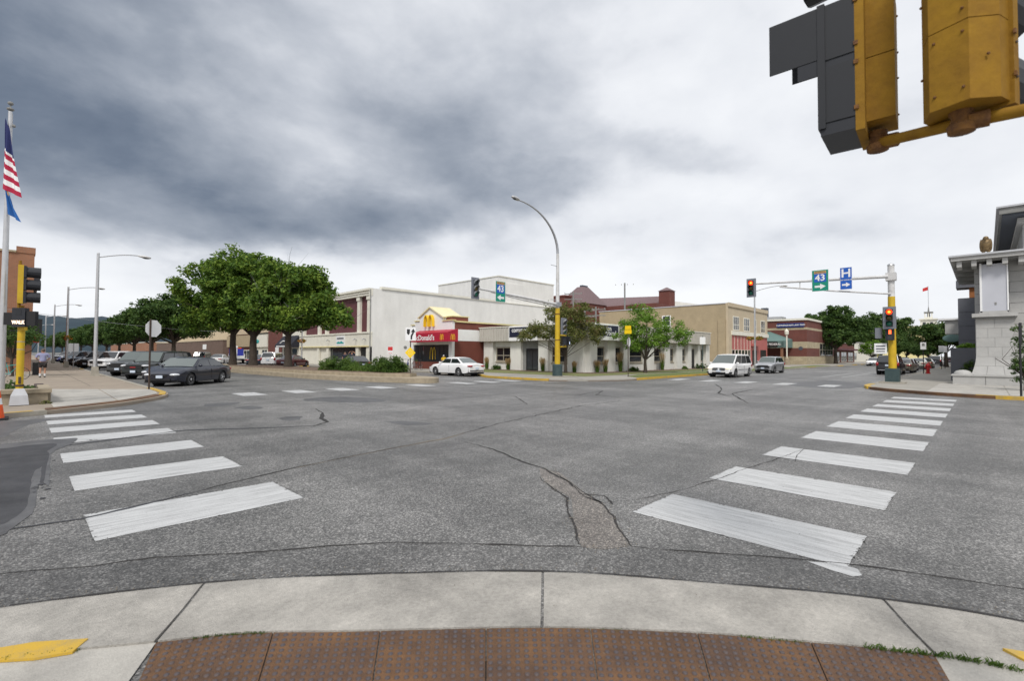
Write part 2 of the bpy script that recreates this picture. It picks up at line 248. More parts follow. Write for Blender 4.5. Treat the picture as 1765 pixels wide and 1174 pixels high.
# ------------------------------------------------------------------ mesh helpers
class MB:
    def __init__(s): s.v = []; s.f = []; s.m = None; s.smooth = False
    def add(s, vs, fs):
        b = len(s.v)
        for p in vs:
            p = Vector(p); s.v.append((s.m @ p) if s.m else p)
        s.f += [tuple(i+b for i in f) for f in fs]; return s
    def box(s, x0, x1, y0, y1, z0, z1):
        if x0 > x1: x0, x1 = x1, x0
        if y0 > y1: y0, y1 = y1, y0
        return s.add([(x0,y0,z0),(x1,y0,z0),(x1,y1,z0),(x0,y1,z0),(x0,y0,z1),(x1,y0,z1),(x1,y1,z1),(x0,y1,z1)],
            [(0,3,2,1),(4,5,6,7),(0,1,5,4),(1,2,6,5),(2,3,7,6),(3,0,4,7)])
    def prism(s, poly, z0, z1, top=None):
        n = len(poly); tp = top or poly
        if sum(poly[i][0]*poly[(i+1) % n][1]-poly[(i+1) % n][0]*poly[i][1] for i in range(n)) < 0: poly = poly[::-1]; tp = tp[::-1]
        return s.add([(p[0],p[1],z0) for p in poly]+[(p[0],p[1],z1) for p in tp], [tuple(range(n))[::-1], tuple(range(n,2*n))]+[(i,(i+1)%n,(i+1)%n+n,i+n) for i in range(n)])
    def ext(s, poly, axis, a, b):
        """polygon in the plane across `axis`, swept from a to b.  axis 'x': poly=(y,z); 'y': poly=(x,z)"""
        n = len(poly)
        f = (lambda p, t: (t,p[0],p[1])) if axis == 'x' else (lambda p, t: (p[0],t,p[1]))
        vs = [f(p,a) for p in poly]+[f(p,b) for p in poly]
        return s.add(vs, [tuple(range(n))[::-1], tuple(range(n,2*n))]+[(i,(i+1)%n,(i+1)%n+n,i+n) for i in range(n)])
    def tube(s, pts, r, n=10, cap=True):
        pts = [Vector(p) for p in pts]; k = len(pts); rs = r if isinstance(r,(list,tuple)) else [r]*k
        vs = []; ref = None
        for i, p in enumerate(pts):
            d = (pts[min(i+1,k-1)]-pts[max(i-1,0)]).normalized()
            if ref is None: ref = Vector((1,0,0)) if abs(d.x) < .8 else Vector((0,1,0))
            a = d.cross(ref).normalized(); bb = d.cross(a).normalized(); ref = a.cross(d).normalized() if abs(a.dot(d))<.99 else ref
            for j in range(n):
                t = 2*math.pi*j/n; vs.append(p+(a*math.cos(t)+bb*math.sin(t))*rs[i])
        fs = [(i*n+j, i*n+(j+1)%n, (i+1)*n+(j+1)%n, (i+1)*n+j) for i in range(k-1) for j in range(n)]
        if cap: fs += [tuple(range(n))[::-1], tuple((k-1)*n+j for j in range(n))]
        return s.add(vs, fs)
    def lathe(s, prof, n=16, c=(0,0,0), ax='z'):
        vs = []
        for (r, h) in prof:
            for j in range(n):
                t = 2*math.pi*j/n; a, b = r*math.cos(t), r*math.sin(t)
                q = {'z': (a,b,h), 'x': (h,a,b), 'y': (b,h,a)}[ax]; vs.append((q[0]+c[0], q[1]+c[1], q[2]+c[2]))
        k = len(prof)
        fs = [(i*n+j, i*n+(j+1)%n, (i+1)*n+(j+1)%n, (i+1)*n+j) for i in range(k-1) for j in range(n)]
        fs += [tuple(range(n))[::-1], tuple((k-1)*n+j for j in range(n))]
        return s.add(vs, fs)
    def ball(s, c, r, n=10, k=7):
        rr = r if isinstance(r,(tuple,list)) else (r,r,r); vs = [(c[0],c[1],c[2]-rr[2])]
        for i in range(1,k):
            a = math.pi*i/k
            for j in range(n):
                t = 2*math.pi*j/n; vs.append((c[0]+rr[0]*math.sin(a)*math.cos(t), c[1]+rr[1]*math.sin(a)*math.sin(t), c[2]-rr[2]*math.cos(a)))
        vs.append((c[0],c[1],c[2]+rr[2])); fs = [(0,1+(j+1)%n,1+j) for j in range(n)]
        for i in range(k-2): fs += [(1+i*n+j,1+i*n+(j+1)%n,1+(i+1)*n+(j+1)%n,1+(i+1)*n+j) for j in range(n)]
        e = len(vs)-1; fs += [(e,1+(k-2)*n+j,1+(k-2)*n+(j+1)%n) for j in range(n)]
        return s.add(vs, fs)
    def quad(s, a, b, c, d): return s.add([a,b,c,d], [(0,1,2,3)])
class T:
    """a thing: an Empty at its base; world=True takes part geometry in world coordinates"""
    def __init__(s, name, label, cat, loc=(0,0,0), rz=0, group=None, world=False, kind=None):
        o = bpy.data.objects.new(name, None); col.objects.link(o); o.location = loc; o.rotation_euler = (0,0,rz); o.empty_display_size = .2
        s.o = o; s.world = world; s.loc = Vector(loc); o['label'] = label
        if kind: o['kind'] = kind
        if cat: o['category'] = cat
        if group: o['group'] = group
    def part(s, name, mb, m, parent=None, label=None, kind=None, smooth=None):
        off = s.loc if s.world else Vector((0,0,0))
        if getattr(s,'fit',None): f = s.fit; mb.v = [Vector((v.x*f[0],v.y*f[0],.1+(v.z-.1)*f[1])) for v in mb.v]
        o = mkobj(name, mb, m, parent or s.o, off, smooth)
        if label: o['label'] = label
        if kind: o['kind'] = kind
        return o
def mkmesh(name, mb, m, off=Vector((0,0,0)), smooth=None):
    me = bpy.data.meshes.new(name); me.from_pydata([v-off for v in mb.v], [], mb.f); me.materials.append(MC[m] if isinstance(m,str) else m)
    if smooth is None: smooth = mb.smooth
    if smooth:
        me.polygons.foreach_set('use_smooth', [True]*len(me.polygons)); me.set_sharp_from_angle(angle=R(smooth if smooth is not True else 40))
    me.update(); return me
def mkobj(name, mb, m, parent=None, off=Vector((0,0,0)), smooth=None):
    o = bpy.data.objects.new(name, mkmesh(name, mb, m, off, smooth)); col.objects.link(o)
    if parent: o.parent = parent
    return o
def share(name, mesh, parent, loc=(0,0,0), rot=(0,0,0), scale=(1,1,1)):
    o = bpy.data.objects.new(name, mesh); col.objects.link(o); o.parent = parent; o.location = loc; o.rotation_euler = rot; o.scale = scale; return o
def solo(name, mb, m, label, cat, group=None, kind=None, loc=None, smooth=None):
    """a thing that is one mesh, origin at its base"""
    loc = Vector(loc) if loc is not None else Vector((0,0,0)); o = mkobj(name, mb, m, None, loc, smooth); o.location = loc
    if label: o['label'] = label
    if cat: o['category'] = cat
    if group: o['group'] = group
    if kind: o['kind'] = kind
    return o
def struct(name, mb, m, parent=None, smooth=None):
    o = mkobj(name, mb, m, parent, smooth=smooth)
    if not parent: o['kind'] = 'structure'
    return o
def dup(root, loc, rz=0, label=None, scale=None, group=None):
    r = root.copy(); col.objects.link(r); r.location = loc; r.rotation_euler = (0,0,rz)
    if scale: r.scale = (scale,)*3 if not isinstance(scale,(tuple,list)) else scale
    if label: r['label'] = label
    if group: r['group'] = group
    for ch in list(root.children):
        c = ch.copy(); col.objects.link(c); c.parent = r
        for g in list(ch.children):
            d = g.copy(); col.objects.link(d); d.parent = c
    return r
def text(s, size, extr=.004, align='CENTER'):
    cu = bpy.data.curves.new('lettering','FONT'); cu.body = s; cu.size = size; cu.extrude = extr; cu.align_x = align; cu.align_y = 'CENTER'; cu.resolution_u = 3; cu.offset = size*.02
    o = bpy.data.objects.new('lettering', cu); col.objects.link(o); dg = bpy.context.evaluated_depsgraph_get(); me = o.evaluated_get(dg).to_mesh()
    mb = MB(); mb.v = [Vector(v.co) for v in me.vertices]; mb.f = [tuple(p.vertices) for p in me.polygons]
    o.evaluated_get(dg).to_mesh_clear(); bpy.data.objects.remove(o); bpy.data.curves.remove(cu); return mb
def face(mb, O, U, Nn, sx=1, Wv=Vector((0,0,1))):
    """put flat xy geometry on a plane: x along U, y along W, z along the normal"""
    O, U, Nn, Wv = Vector(O), Vector(U), Vector(Nn), Vector(Wv)
    mb.v = [O+U*(v.x*sx)+Wv*v.y+Nn*v.z for v in mb.v]; return mb
def flat(poly, t=.004):
    n = len(poly); mb = MB(); return mb.add([(p[0],p[1],0) for p in poly]+[(p[0],p[1],t) for p in poly], [tuple(range(n))[::-1], tuple(range(n,2*n))]+[(i,(i+1)%n,(i+1)%n+n,i+n) for i in range(n)])
ARROW = [(-.5,-.12),(.0,-.12),(.0,-.34),(.5,0),(0,.34),(0,.12),(-.5,.12)]
FX = dict(U=(0,-1,0), N=(-1,0,0))   # wall facing -X, text runs towards -Y
FY = dict(U=(1,0,0), N=(0,-1,0))    # wall facing -Y, text runs towards +X
# ================================================================== GROUND
def sheet(name, poly, z, m, parent=None):
    if parent: z *= .35      # thin coats lie close on the road
    mb = MB(); mb.add([(p[0],p[1],z) for p in poly], [tuple(range(len(poly)))])
    if sum(poly[i][0]*poly[(i+1)%len(poly)][1]-poly[(i+1)%len(poly)][0]*poly[i][1] for i in range(len(poly))) < 0: mb.f = [f[::-1] for f in mb.f]
    return struct(name, mb, m, parent)
sheet('ground', [(-1500,-1500),(3500,-1500),(3500,3500),(-1500,3500)], -.03, 'ground')
road = MB()
for x0, x1, y0, y1 in ((-80,2,2,20),(2,30,-80,20),(30,700,1,20),(2,30,20,700)): road.add([(x0,y0,0),(x1,y0,0),(x1,y1,0),(x0,y1,0)], [(0,1,2,3)])
road = struct('road', road, 'asphalt')
def catmull(pts, k=6):
    P_ = [Vector((p[0],p[1],0)) for p in pts]; out = []
    for i in range(len(P_)-1):
        a, b, c, d = P_[max(i-1,0)], P_[i], P_[i+1], P_[min(i+2,len(P_)-1)]
        for j in range(k):
            t = j/k; out.append(.5*((2*b)+(c-a)*t+(2*a-5*b+4*c-d)*t*t+(3*b-a-3*c+d)*t**3))
    out.append(P_[-1]); return [(p.x,p.y) for p in out]
def ribbon(pts, w0, jag=.0, wj=.5, step=.08, z=.005, seed=0, taper=True, base=0):
    rnd = random.Random(seed); P_ = [Vector((p[0],p[1])) for p in pts]; q = []
    for i in range(len(P_)-1):
        n = max(1, int((P_[i+1]-P_[i]).length/step))
        for j in range(n): q.append(P_[i].lerp(P_[i+1], j/n))
    q.append(P_[-1]); vs = []; L_ = len(q)
    def sm(n_, k_):
        r_ = [rnd.uniform(-1,1) for _ in range(n_//k_+3)]; return [r_[i//k_]+(r_[i//k_+1]-r_[i//k_])*((i%k_)/k_) for i in range(n_)]
    oA, oB, wA = sm(L_,7), sm(L_,3), sm(L_,4)
    for i, p in enumerate(q):
        d = (q[min(i+1,L_-1)]-q[max(i-1,0)]); d = d.normalized() if d.length > 0 else Vector((1,0)); nn = Vector((-d.y,d.x))
        o = jag*(oA[i]*.9+oB[i]*.6+rnd.uniform(-.3,.3)); wv = w0*max(.08,1+wA[i]*wj+rnd.uniform(-.2,.2)*wj); 
        if taper: wv *= min(1, .25+4*min(i,L_-1-i)/L_)
        a = p+nn*(o+wv/2); b = p+nn*(o-wv/2); vs += [(a.x,a.y,z),(b.x,b.y,z)]
    mb = MB(); mb.add(vs, [(2*i,2*i+1,2*i+3,2*i+2) for i in range(L_-1)]); return mb
# newer asphalt strip along our kerb
GO = [(-80,4.72),(-.4,4.71),(.0,4.66),(1.0,4.12),(1.8,3.5),(2.9,2.49),(3.7,1.4),(4.25,.54),(4.55,-.2),(4.62,-1),(4.62,-80)]
C3 = [(-.24,5.44),(-.06,5.40),(.44,5.09),(.85,4.92),(1.34,4.55),(1.68,4.30),(1.96,4.15),(2.44,3.78),(2.89,3.29),(3.29,2.82),(3.52,2.59),(3.84,2.27),(3.95,2.06),(4.14,1.81),(4.64,1.07),(4.83,.72),(5.04,.19),(5.18,-.17),(5.26,-.42)]
edge = catmull(C3,4); inner = catmull(GO[1:-1],4)
sheet('asphalt_edge_strip', [(-.6,5.6)]+edge+[(5.3,-.6),(5.3,-2)]+[(4.4,-2)]+inner[::-1]+[(-.6,4.6)], .004, 'asphalt_edge', road)
TAN = [(5.46,4.76),(5.48,4.39),(4.93,3.58),(4.68,3.12),(4.55,2.96),(4.2,2.62),(3.83,2.28),(3.60,2.40),(3.52,2.57),(3.9,2.95),(4.27,3.24),(4.60,3.51),(4.89,4.11),(5.11,4.43)]
sheet('worn_patch', TAN, .008, 'asphalt_patch', road)
def low(mb):
    for v in mb.v: v.z *= .35
    return mb
def crack(pts, wd, jag=.02, m='crack', z=.013, seed=1, wj=.6, step=.05): return struct('crack', low(ribbon(pts,wd,jag,wj,step,z,seed)), m, road)
C1 = [(-.6,6.75),(-.08,6.70),(.5,6.58),(.92,6.68),(1.51,6.88),(2.14,7.09),(2.92,7.33),(3.71,7.46),(4.53,7.59),(5.89,7.72),(7.47,8.28),(10.29,8.98),(13.0,9.57),(15.93,9.60)]
C2 = [(6.06,7.21),(5.95,6.28),(5.64,5.29),(5.49,4.73),(5.21,4.08),(4.79,3.48),(4.72,3.14),(5.12,2.93),(5.91,2.73),(6.96,2.63),(10.43,2.34)]
crack(C1[4:10], .028, .016, seed=1); crack(C1[:5], .05, .012, m='tar', z=.014, seed=2, wj=.35); crack(C1[9:], .03, .04, seed=12); crack(C2[:6], .028, .025, seed=3); crack(C2[5:7], .04, .02, seed=4); crack(C2[6:], .012, .02, seed=5)
crack([(5.05,4.42),(4.85,4.10),(4.58,3.55),(4.25,3.28),(3.9,2.95),(3.55,2.62)], .022, .02, seed=6); crack([(5.4,4.36),(4.95,3.62),(4.70,3.16),(4.36,2.76),(4.07,2.48),(3.84,2.27)], .026, .02, seed=7)
crack(C3[:9], .016, .012, seed=8); crack(C3[8:11], .022, .012, seed=18); crack(C3[11:], .018, .006, seed=9); crack([(4.80,3.55),(4.95,3.3),(4.75,3.05)], .03, .02, seed=20)
struct('dust_line', low(ribbon(C1[6:11], .05, .03, .95, .12, .0095, 31)), 'dust', road)
struct('gutter_gap', ribbon(catmull(GO[2:10],4), .018, .006, .8, .05, .012, 33, False), 'crack', road)
for pts, wd, s in (([(6.38,14.56),(6.08,13.46),(5.5,12.31),(5.33,11.6),(4.83,11.16)],.07,11),([(15.88,11.98),(17.19,12.35),(19.17,12.78),(17.07,11.67),(16.84,10.41)],.05,12),([(28.82,11.41),(24.26,9.27),(21.91,8.55),(20.23,7.34)],.07,13),([(9.99,2.38),(9.3,2.32),(8.7,2.2)],.012,14),([(12,11),(14,13.5),(13,17)],.04,15),([(18,6),(22,8),(27,8.4)],.06,16)): crack(pts,wd,.05 if wd>.04 else .012,seed=s,step=.2 if wd>.045 else .05)
struct('tar_seal', low(ribbon([(-.46,12.48),(.56,11.86),(2.58,12.48),(3.97,11.61),(5.1,11.15)],.09,.02,.5,.1,.0145,21)),'tar',road)
def blotch(poly, m, z, jag, seed, k=4):
    rnd = random.Random(seed); q = catmull(poly+[poly[0]],k)[:-1]; sheet('tar_patch', [(x+rnd.uniform(-jag,jag), y+rnd.uniform(-jag,jag)) for x, y in q], z, m, road)
blotch([(-0.88,13.88),(-0.19,12.90),(0.26,12.95),(0.66,12.83),(0.86,12.72),(0.68,11.90),(0.44,11.27),(0.37,9.88),(0.31,8.49),(0.25,8.86),(0.19,8.18),(0.16,7.30),(0.03,6.80),(-0.08,6.49),(-0.39,6.52)], 'tar_stain', .0150, .01, 1); blotch([(-0.81,12.82),(-0.18,12.28),(0.18,12.38),(0.54,12.19),(0.34,11.17),(0.28,9.96),(0.21,9.69),(0.15,8.76),(0.11,7.63),(-0.01,7.03),(-0.12,6.89),(-0.43,7.04)], 'tar_soft', .0166, .012, 2); blotch([(0.27,11.30),(0.40,11.31),(0.33,9.91),(0.27,8.76),(0.24,8.79),(0.28,9.97)], 'tar_soft', .0164, .006, 3)
for p, s in (([(-.9,17.13),(-.27,17.11),(.6,16.81),(.21,15.76),(-.07,14.49),(-.21,13.88),(-.9,13.8)],2),([(4.72,16.58),(5.16,16.79),(5.38,16.28),(5.18,15.77),(4.79,15.83)],3),([(4.71,13.08),(5.07,13.32),(5.32,13.08),(5.02,12.51),(4.71,12.54)],4),([(4.29,18.37),(5.28,18.28),(4.9,17.47),(4.22,17.45)],5),([(6.44,10.69),(6.87,10.43),(7.09,9.53),(6.48,9.84)],8)): blotch(p,'tar_stain',.006,.04,s)
spat = MB(); rs0 = random.Random(77)
for (cx0,cy0,sx0,sy0,n0) in ((.30,10.8,.10,.8,26),(.22,8.6,.08,.9,24),(1.1,12.2,.6,.12,20)):
    for _ in range(n0):
        px0, py0, r0_ = cx0+rs0.gauss(0,sx0*.6), cy0+rs0.gauss(0,sy0*.6), .008+.035*rs0.random()**3; k0 = 7; spat.add([(px0+r0_*rs0.uniform(.5,1.3)*math.cos(6.283*i/k0), py0+r0_*rs0.uniform(.8,2.2)*math.sin(6.283*i/k0), .0172+_*.00001) for i in range(k0)],[tuple(range(k0))])
sp_o = struct('tar_spatter', low(spat), 'tar_soft', road); sp_o['kind'] = 'stuff'
blotch([(7.35,18.03),(8.88,17.94),(9.41,15.84),(8.57,15.18),(7.29,16.9)],'tar_stain',.006,.1,6); blotch([(31.5,8.6),(36,8.4),(39,7.4),(34,4.95),(30.2,5.2),(29.6,6.6)],'tar_stain',.006,.15,7)

# crosswalk stripes
def stripe(x0,x1,y0,y1,m):
    rnd = random.Random(int(x0*91+y0*17)); n = 14; pts = []
    for i in range(n): pts.append((x0+(x1-x0)*i/n, y0+rnd.uniform(-.006,.006)))
    for i in range(5): pts.append((x1+rnd.uniform(-.006,.006), y0+(y1-y0)*i/5))
    for i in range(n): pts.append((x1-(x1-x0)*i/n, y1+rnd.uniform(-.006,.006)))
    for i in range(5): pts.append((x0+rnd.uniform(-.006,.006), y1-(y1-y0)*i/5))
    sheet('crosswalk_stripe', pts, .011, m, road)
for a, b in ((5.72,6.72),(7.95,8.92),(10.05,11.0),(12.2,13.1),(13.95,14.85),(15.55,16.4),(17.2,17.95)): stripe(.52,2.38,a,b,'paint_x')
for a, b in ((4.68,5.62),(6.7,7.7),(8.92,10.0),(11.35,12.6),(13.6,14.95),(15.8,17.0),(18.0,19.2),(20.2,21.3),(22.4,23.5),(24.6,25.6)): stripe(a,b,.82,2.75,'paint_y')
chips = MB(); rc0 = random.Random(9)
def chip(x, y, r_):
    k0 = 6; ph = rc0.uniform(0,6.28); chips.add([(x+r_*rc0.uniform(.5,1.4)*math.cos(ph+6.283*i/k0), y+r_*rc0.uniform(.5,1.4)*math.sin(ph+6.283*i/k0), .0118) for i in range(k0)],[tuple(range(k0))])
for (x0,x1,y0,y1,n0) in ((.52,2.38,5.72,6.72,150),(.52,2.38,7.95,8.92,110),(.52,2.38,10.05,11.0,80),(.52,2.38,12.2,13.1,60),(4.68,5.62,.82,2.75,170),(6.7,7.7,.82,2.75,120),(8.92,10.0,.82,2.75,90),(11.35,12.6,.82,2.75,60),(13.6,14.95,.82,2.75,50)):
    for _ in range(n0):
        s_ = rc0.random(); t0 = rc0.random(); e0 = rc0.gauss(0,.008); big_ = .004+.016*rc0.random()**4
        if s_ < .3: chip(x0+(x1-x0)*t0, y0+e0, big_)
        elif s_ < .6: chip(x0+(x1-x0)*t0, y1+e0, big_)
        elif s_ < .72: chip(x0+e0, y0+(y1-y0)*t0, big_*1.3)
        elif s_ < .84: chip(x1+e0, y0+(y1-y0)*t0, big_*1.3)
        else: chip(x0+(x1-x0)*t0, y0+(y1-y0)*rc0.random(), big_*.55)
co_ = struct('paint_chips', low(chips), 'asphalt', road); co_['kind'] = 'stuff'
sheet('crosswalk_stripe', [(4.589,1.073), (4.713,0.902), (4.711,0.753), (4.601,0.707), (4.526,0.754), (4.541,0.909)], .0105, 'paint_y', road)
for x in (6.2,8.2,10.2,12.2,14.6): stripe(x,x+.9,20.7,22.4,'paint_y')
for x in (17.6,19.5,21.4): stripe(x,x+.8,20.7,22.6,'paint_y')
for y in (5.9,8.2,10.4,12.6,14.8): stripe(31.0,33.2,y,y+.8,'paint_x')
for y in (8,9.3): stripe(45,58,y,y+.12,'paint_x')
# --- our corner: gutter slabs, tactile plates, ramp
cen = Vector((-1.2,-1.3))
gut = T('gutter', 'pale concrete gutter apron curving round the near corner', None, (2,2,0), kind='structure', world=True)
GI = [(-80,3.92),(-.4,3.93),(0.0,3.86),(.6,3.47),(1.0,3.2),(1.4,2.82),(2.3,1.98),(2.9,1.3),(3.2,.9),(3.55,.4),(3.8,-.1),(3.9,-1),(3.9,-80)]
co = catmull(GO[1:-1],8); ci = catmull(GI[1:-1],8)
def res(c, n):
    P_ = [Vector(p) for p in c]; Ls = [0]
    for a, b in zip(P_,P_[1:]): Ls.append(Ls[-1]+(b-a).length)
    out = []
    for i in range(n+1):
        t = Ls[-1]*i/n; j = max(k for k in range(len(Ls)) if Ls[k] <= t+1e-9); j = min(j,len(P_)-2); s_ = (t-Ls[j])/max(Ls[j+1]-Ls[j],1e-9); out.append(P_[j].lerp(P_[j+1],min(s_,1)))
    return out
def near_i(c, p): return min(range(len(c)), key=lambda i: (Vector(c[i])-Vector(p)).length)
jo = [(-.4,4.71),(.99,4.12),(2.86,2.49),(4.25,.54),(4.62,-1)]; ji = [(-.4,3.93),(.59,3.47),(2.30,1.98),(3.66,.26),(3.9,-1)]
for k in range(4):
    o_ = co[near_i(co,jo[k]):near_i(co,jo[k+1])+1]; i_ = ci[near_i(ci,ji[k]):near_i(ci,ji[k+1])+1]; A = res(o_,14); B = res(i_,14)
    g = .010
    A[0] = A[0].lerp(A[1],g/(A[1]-A[0]).length); B[0] = B[0].lerp(B[1],g/(B[1]-B[0]).length); A[-1] = A[-1].lerp(A[-2],g/(A[-1]-A[-2]).length); B[-1] = B[-1].lerp(B[-2],g/(B[-1]-B[-2]).length)
    mb = MB(); vs = []
    for a, b in zip(A,B): vs += [(a.x,a.y,-.05),(a.x,a.y,.004),(a.lerp(b,.06).x,a.lerp(b,.06).y,.014),(a.lerp(b,.5).x,a.lerp(b,.5).y,.008),(b.x,b.y,.022),(b.x,b.y,-.05)]
    n = len(A); mb.add(vs, [(6*i+j,6*i+j+1,6*i+j+7,6*i+j+6) for i in range(n-1) for j in range(5)]+[tuple(range(6))[::-1],tuple(6*(n-1)+j for j in range(6))])
    gut.part('gutter_slab', mb, 'gutter_concrete', smooth=30)
bed = MB(); bed.prism([tuple(p) for p in co[::3]]+[(3.0,-4),(-4,-4),(-4,3.0)][0:3], -.029, -.012); struct('gutter_bed', bed, 'joint')
# tactile plates (fan shaped run of domed cast plates)
tac = T('tactile_paving', 'rusty cast iron tactile plates with raised domes at the near kerb ramp', 'tactile paving', (2,1.6,0), world=True)
dome = MB(); dome.lathe([(.0125,0),(.0115,.0035),(.007,.0055),(.0015,.006)],8); domem = None
F0 = Vector((.59,3.47)); F1 = Vector((3.66,.26)); arc = ci[near_i(ci,F0):near_i(ci,F1)+1]
Lq = res(arc, 7*8)
for k in range(7):
    seg = Lq[k*8:(k+1)*8+1]; mid = seg[4]; a = seg[0]; b = seg[-1]; tdir = (b-a).normalized(); nin = Vector((tdir.y,-tdir.x))
    if nin.dot(Vector((-1,-1))) < 0: nin = -nin
    da = (a-cen).normalized(); db = (b-cen).normalized(); g = .004
    back = 0.64
    top = [p+nin*.006 for p in seg]; top[0] = top[0]+tdir*g; top[-1] = top[-1]-tdir*g
    a2 = a-da*back/max(da.dot(-nin),.6)+tdir*g; b2 = b-db*back/max(db.dot(-nin),.6)-tdir*g
    mb = MB(); poly = [tuple(p) for p in top]+[tuple(b2),tuple(a2)]; mb.prism(poly,-.03,.014)
    pl = tac.part('tactile_plate', mb, 'rust_plate')
    dm = MB(); W_ = (b-a).length; off = (pl.data.vertices[0].co*0)
    nx = int(W_/.0505)
    for r_ in range(13):
        for c_ in range(nx):
            f = (c_+.5)/nx; v = .028+r_*.0505
            if v > back-.03: continue
            p = a.lerp(b,f); sag = (min(top,key=lambda q: abs((q-p).dot(tdir)))-p).dot(nin)
            ra = da.lerp(db,f).normalized(); q = p+nin*(sag)-ra*v/max(ra.dot(-nin),.6)
            for (rr,h) in (): pass
            m_ = Matrix.Translation((q.x,q.y,.0135)); dm.m = m_; dm.lathe([(.015,0),(.0135,.0045),(.0085,.0068),(.002,.0075)],7)
    dm.m = None; dm.smooth = 60; tac.part('dome_field', dm, 'rust_dome', parent=pl, kind='stuff')
# concrete either side of and behind the plates
apron = MB(); inn = [Vector(p) for p in ci]
iA = near_i(ci,F0); iB = near_i(ci,F1)
sheet('kerb_ramp_slab', [tuple(p) for p in inn[:iA+1]]+[(.40,3.10),(.2,2.7),(-6,2.7),(-6,3.9)], .010, 'concrete')
sheet('kerb_ramp_slab', [tuple(p) for p in inn[iB:]]+[(3.9,-6),(2.6,-6),(2.6,.15),(3.15,.15)], .010, 'concrete')
sheet('near_sidewalk', [(-80,4),(-6,3.9),(-6,2.7),(.2,2.7),(.45,3.15),(1.2,2.4),(2.0,1.6),(2.6,1.0),(3.15,.2),(2.6,.15),(2.6,-6),(3.9,-6),(3.9,-80),(-80,-80)], .008, 'pavement_grey')
struct('yellow_kerb_paint', (lambda mb: mb.prism([(-0.209,4.091), (-0.032,4.002), (0.107,3.941), (0.326,3.769), (0.252,3.665), (0.103,3.734), (-0.202,3.978)],.012,.026))(MB()), 'yellow_paint')
struct('yellow_kerb_paint', (lambda mb: mb.prism([(3.986,-0.044), (4.026,-0.130), (4.068,-0.274), (3.978,-0.268), (3.920,-0.126)],.012,.030))(MB()), 'yellow_paint')
# weeds in the joints
def tuft(mb, x, y, z, n, h, r):
    for _ in range(n):
        a = random.uniform(0,6.28); q = random.uniform(0,r); bx, by = x+q*math.cos(a), y+q*math.sin(a); hh = h*random.uniform(.4,1); wd = .0016+.06*hh*.04
        lx, ly = random.uniform(-.7,.7)*hh, random.uniform(-.7,.7)*hh; c, s_ = math.cos(a)*wd, math.sin(a)*wd
        mb.add([(bx-c,by-s_,z),(bx+c,by+s_,z),(bx+lx*.5+c*.6,by+ly*.5+s_*.6,z+hh*.65),(bx+lx,by+ly,z+hh*.8)],[(0,1,2),(0,2,3)])
wd = MB()
def weeds(c, i0, i1, n, h, k): 
    for i in range(i0,i1):
        for _ in range(k):
            p = Vector(c[i]).lerp(Vector(c[i+1]),random.random()); tuft(wd,p.x-.01,p.y-.01,.012,n,h,.02)
weeds(ci,near_i(ci,(.78,3.35)),near_i(ci,(1.1,3.1)),10,.02,4); weeds(ci,near_i(ci,(2.45,1.8)),near_i(ci,(2.6,1.65)),6,.015,2); weeds(ci,near_i(ci,(3.05,1.1)),near_i(ci,(3.3,.75)),8,.022,3)
weeds(ci,near_i(ci,(3.45,.55)),near_i(ci,(3.8,-.1)),8,.045,5); weeds(ci,near_i(ci,(-.1,3.9)),near_i(ci,(.35,3.7)),10,.025,4)
solo('joint_weeds', wd, 'leaf_hedge', 'green weeds sprouting from the joint between gutter and ramp', None, kind='stuff')
def kerbline(pts, name='kerb', z=.13, w_=.16, m='kerb_concrete'):
    mb = ribbon(pts,w_,0,0,.4,z,0,False); n = len(mb.v); low = MB(); low.v = [Vector((v.x,v.y,v.z)) for v in mb.v]+[Vector((v.x,v.y,-.02)) for v in mb.v]
    low.f = list(mb.f); k = n//2
    for i in range(k-1): low.f += [(2*i,2*i+2,n+2*i+2,n+2*i),(2*i+1,n+2*i+1,n+2*i+3,2*i+3)]
    low.f += [(0,n,n+1,1),(n-2,n-1,2*n-1,2*n-2)]; return struct(name,low,m)
def block(name, outline, z, m): mb = MB(); mb.prism(outline,-.03,z); return struct(name,mb,m)
# left corner block
LK = [(-80,17.75),(-.4,17.8),(.55,18.12),(1.25,18.55),(2.3,19.4),(3.3,20.7),(3.9,21.9),(4.2,23.5),(4.2,27),(4.2,400)]
lk = catmull(LK[1:9],5)
block('left_sidewalk', [(-80,17.75)]+lk+[(4.2,400),(-80,400)], .10, 'pavement_tan')
kerbline([(-80,17.83)]+lk[:6], z=.125); kerbline([(4.12,26.5),(4.12,400)], z=.125)
kerbline([(-6,17.84),(-.4,17.88),(.3,18.05)], 'yellow_kerb', .13, .18, 'yellow_paint'); kerbline(catmull([(3.82,22.2),(4.05,23.5),(4.1,26.4)],5), 'yellow_kerb', .13, .2, 'yellow_paint')
for (y0_,nm) in ((58,''),(84,'')): kerbline([(4.12,y0_),(4.12,y0_+3)], 'yellow_kerb', .132, .2, 'yellow_paint')
slabs = T('corner_ramp_slabs', 'light concrete slabs of the kerb ramp on the left corner', None, (2,22,0), kind='structure', world=True)
def slab(poly, z0=.101, z1=.108, m='concrete'): mb = MB(); mb.prism(poly,z0,z1); slabs.part('concrete_slab',mb,m)
slab([(.75,18.6),(1.25,18.8),(2.2,19.75),(2.30,20.2),(2.42,27.0),(.72,28.6)]); slab([(2.33,19.95),(3.0,20.8),(3.7,22.3),(3.95,24),(3.98,25.8),(2.46,26.95)])
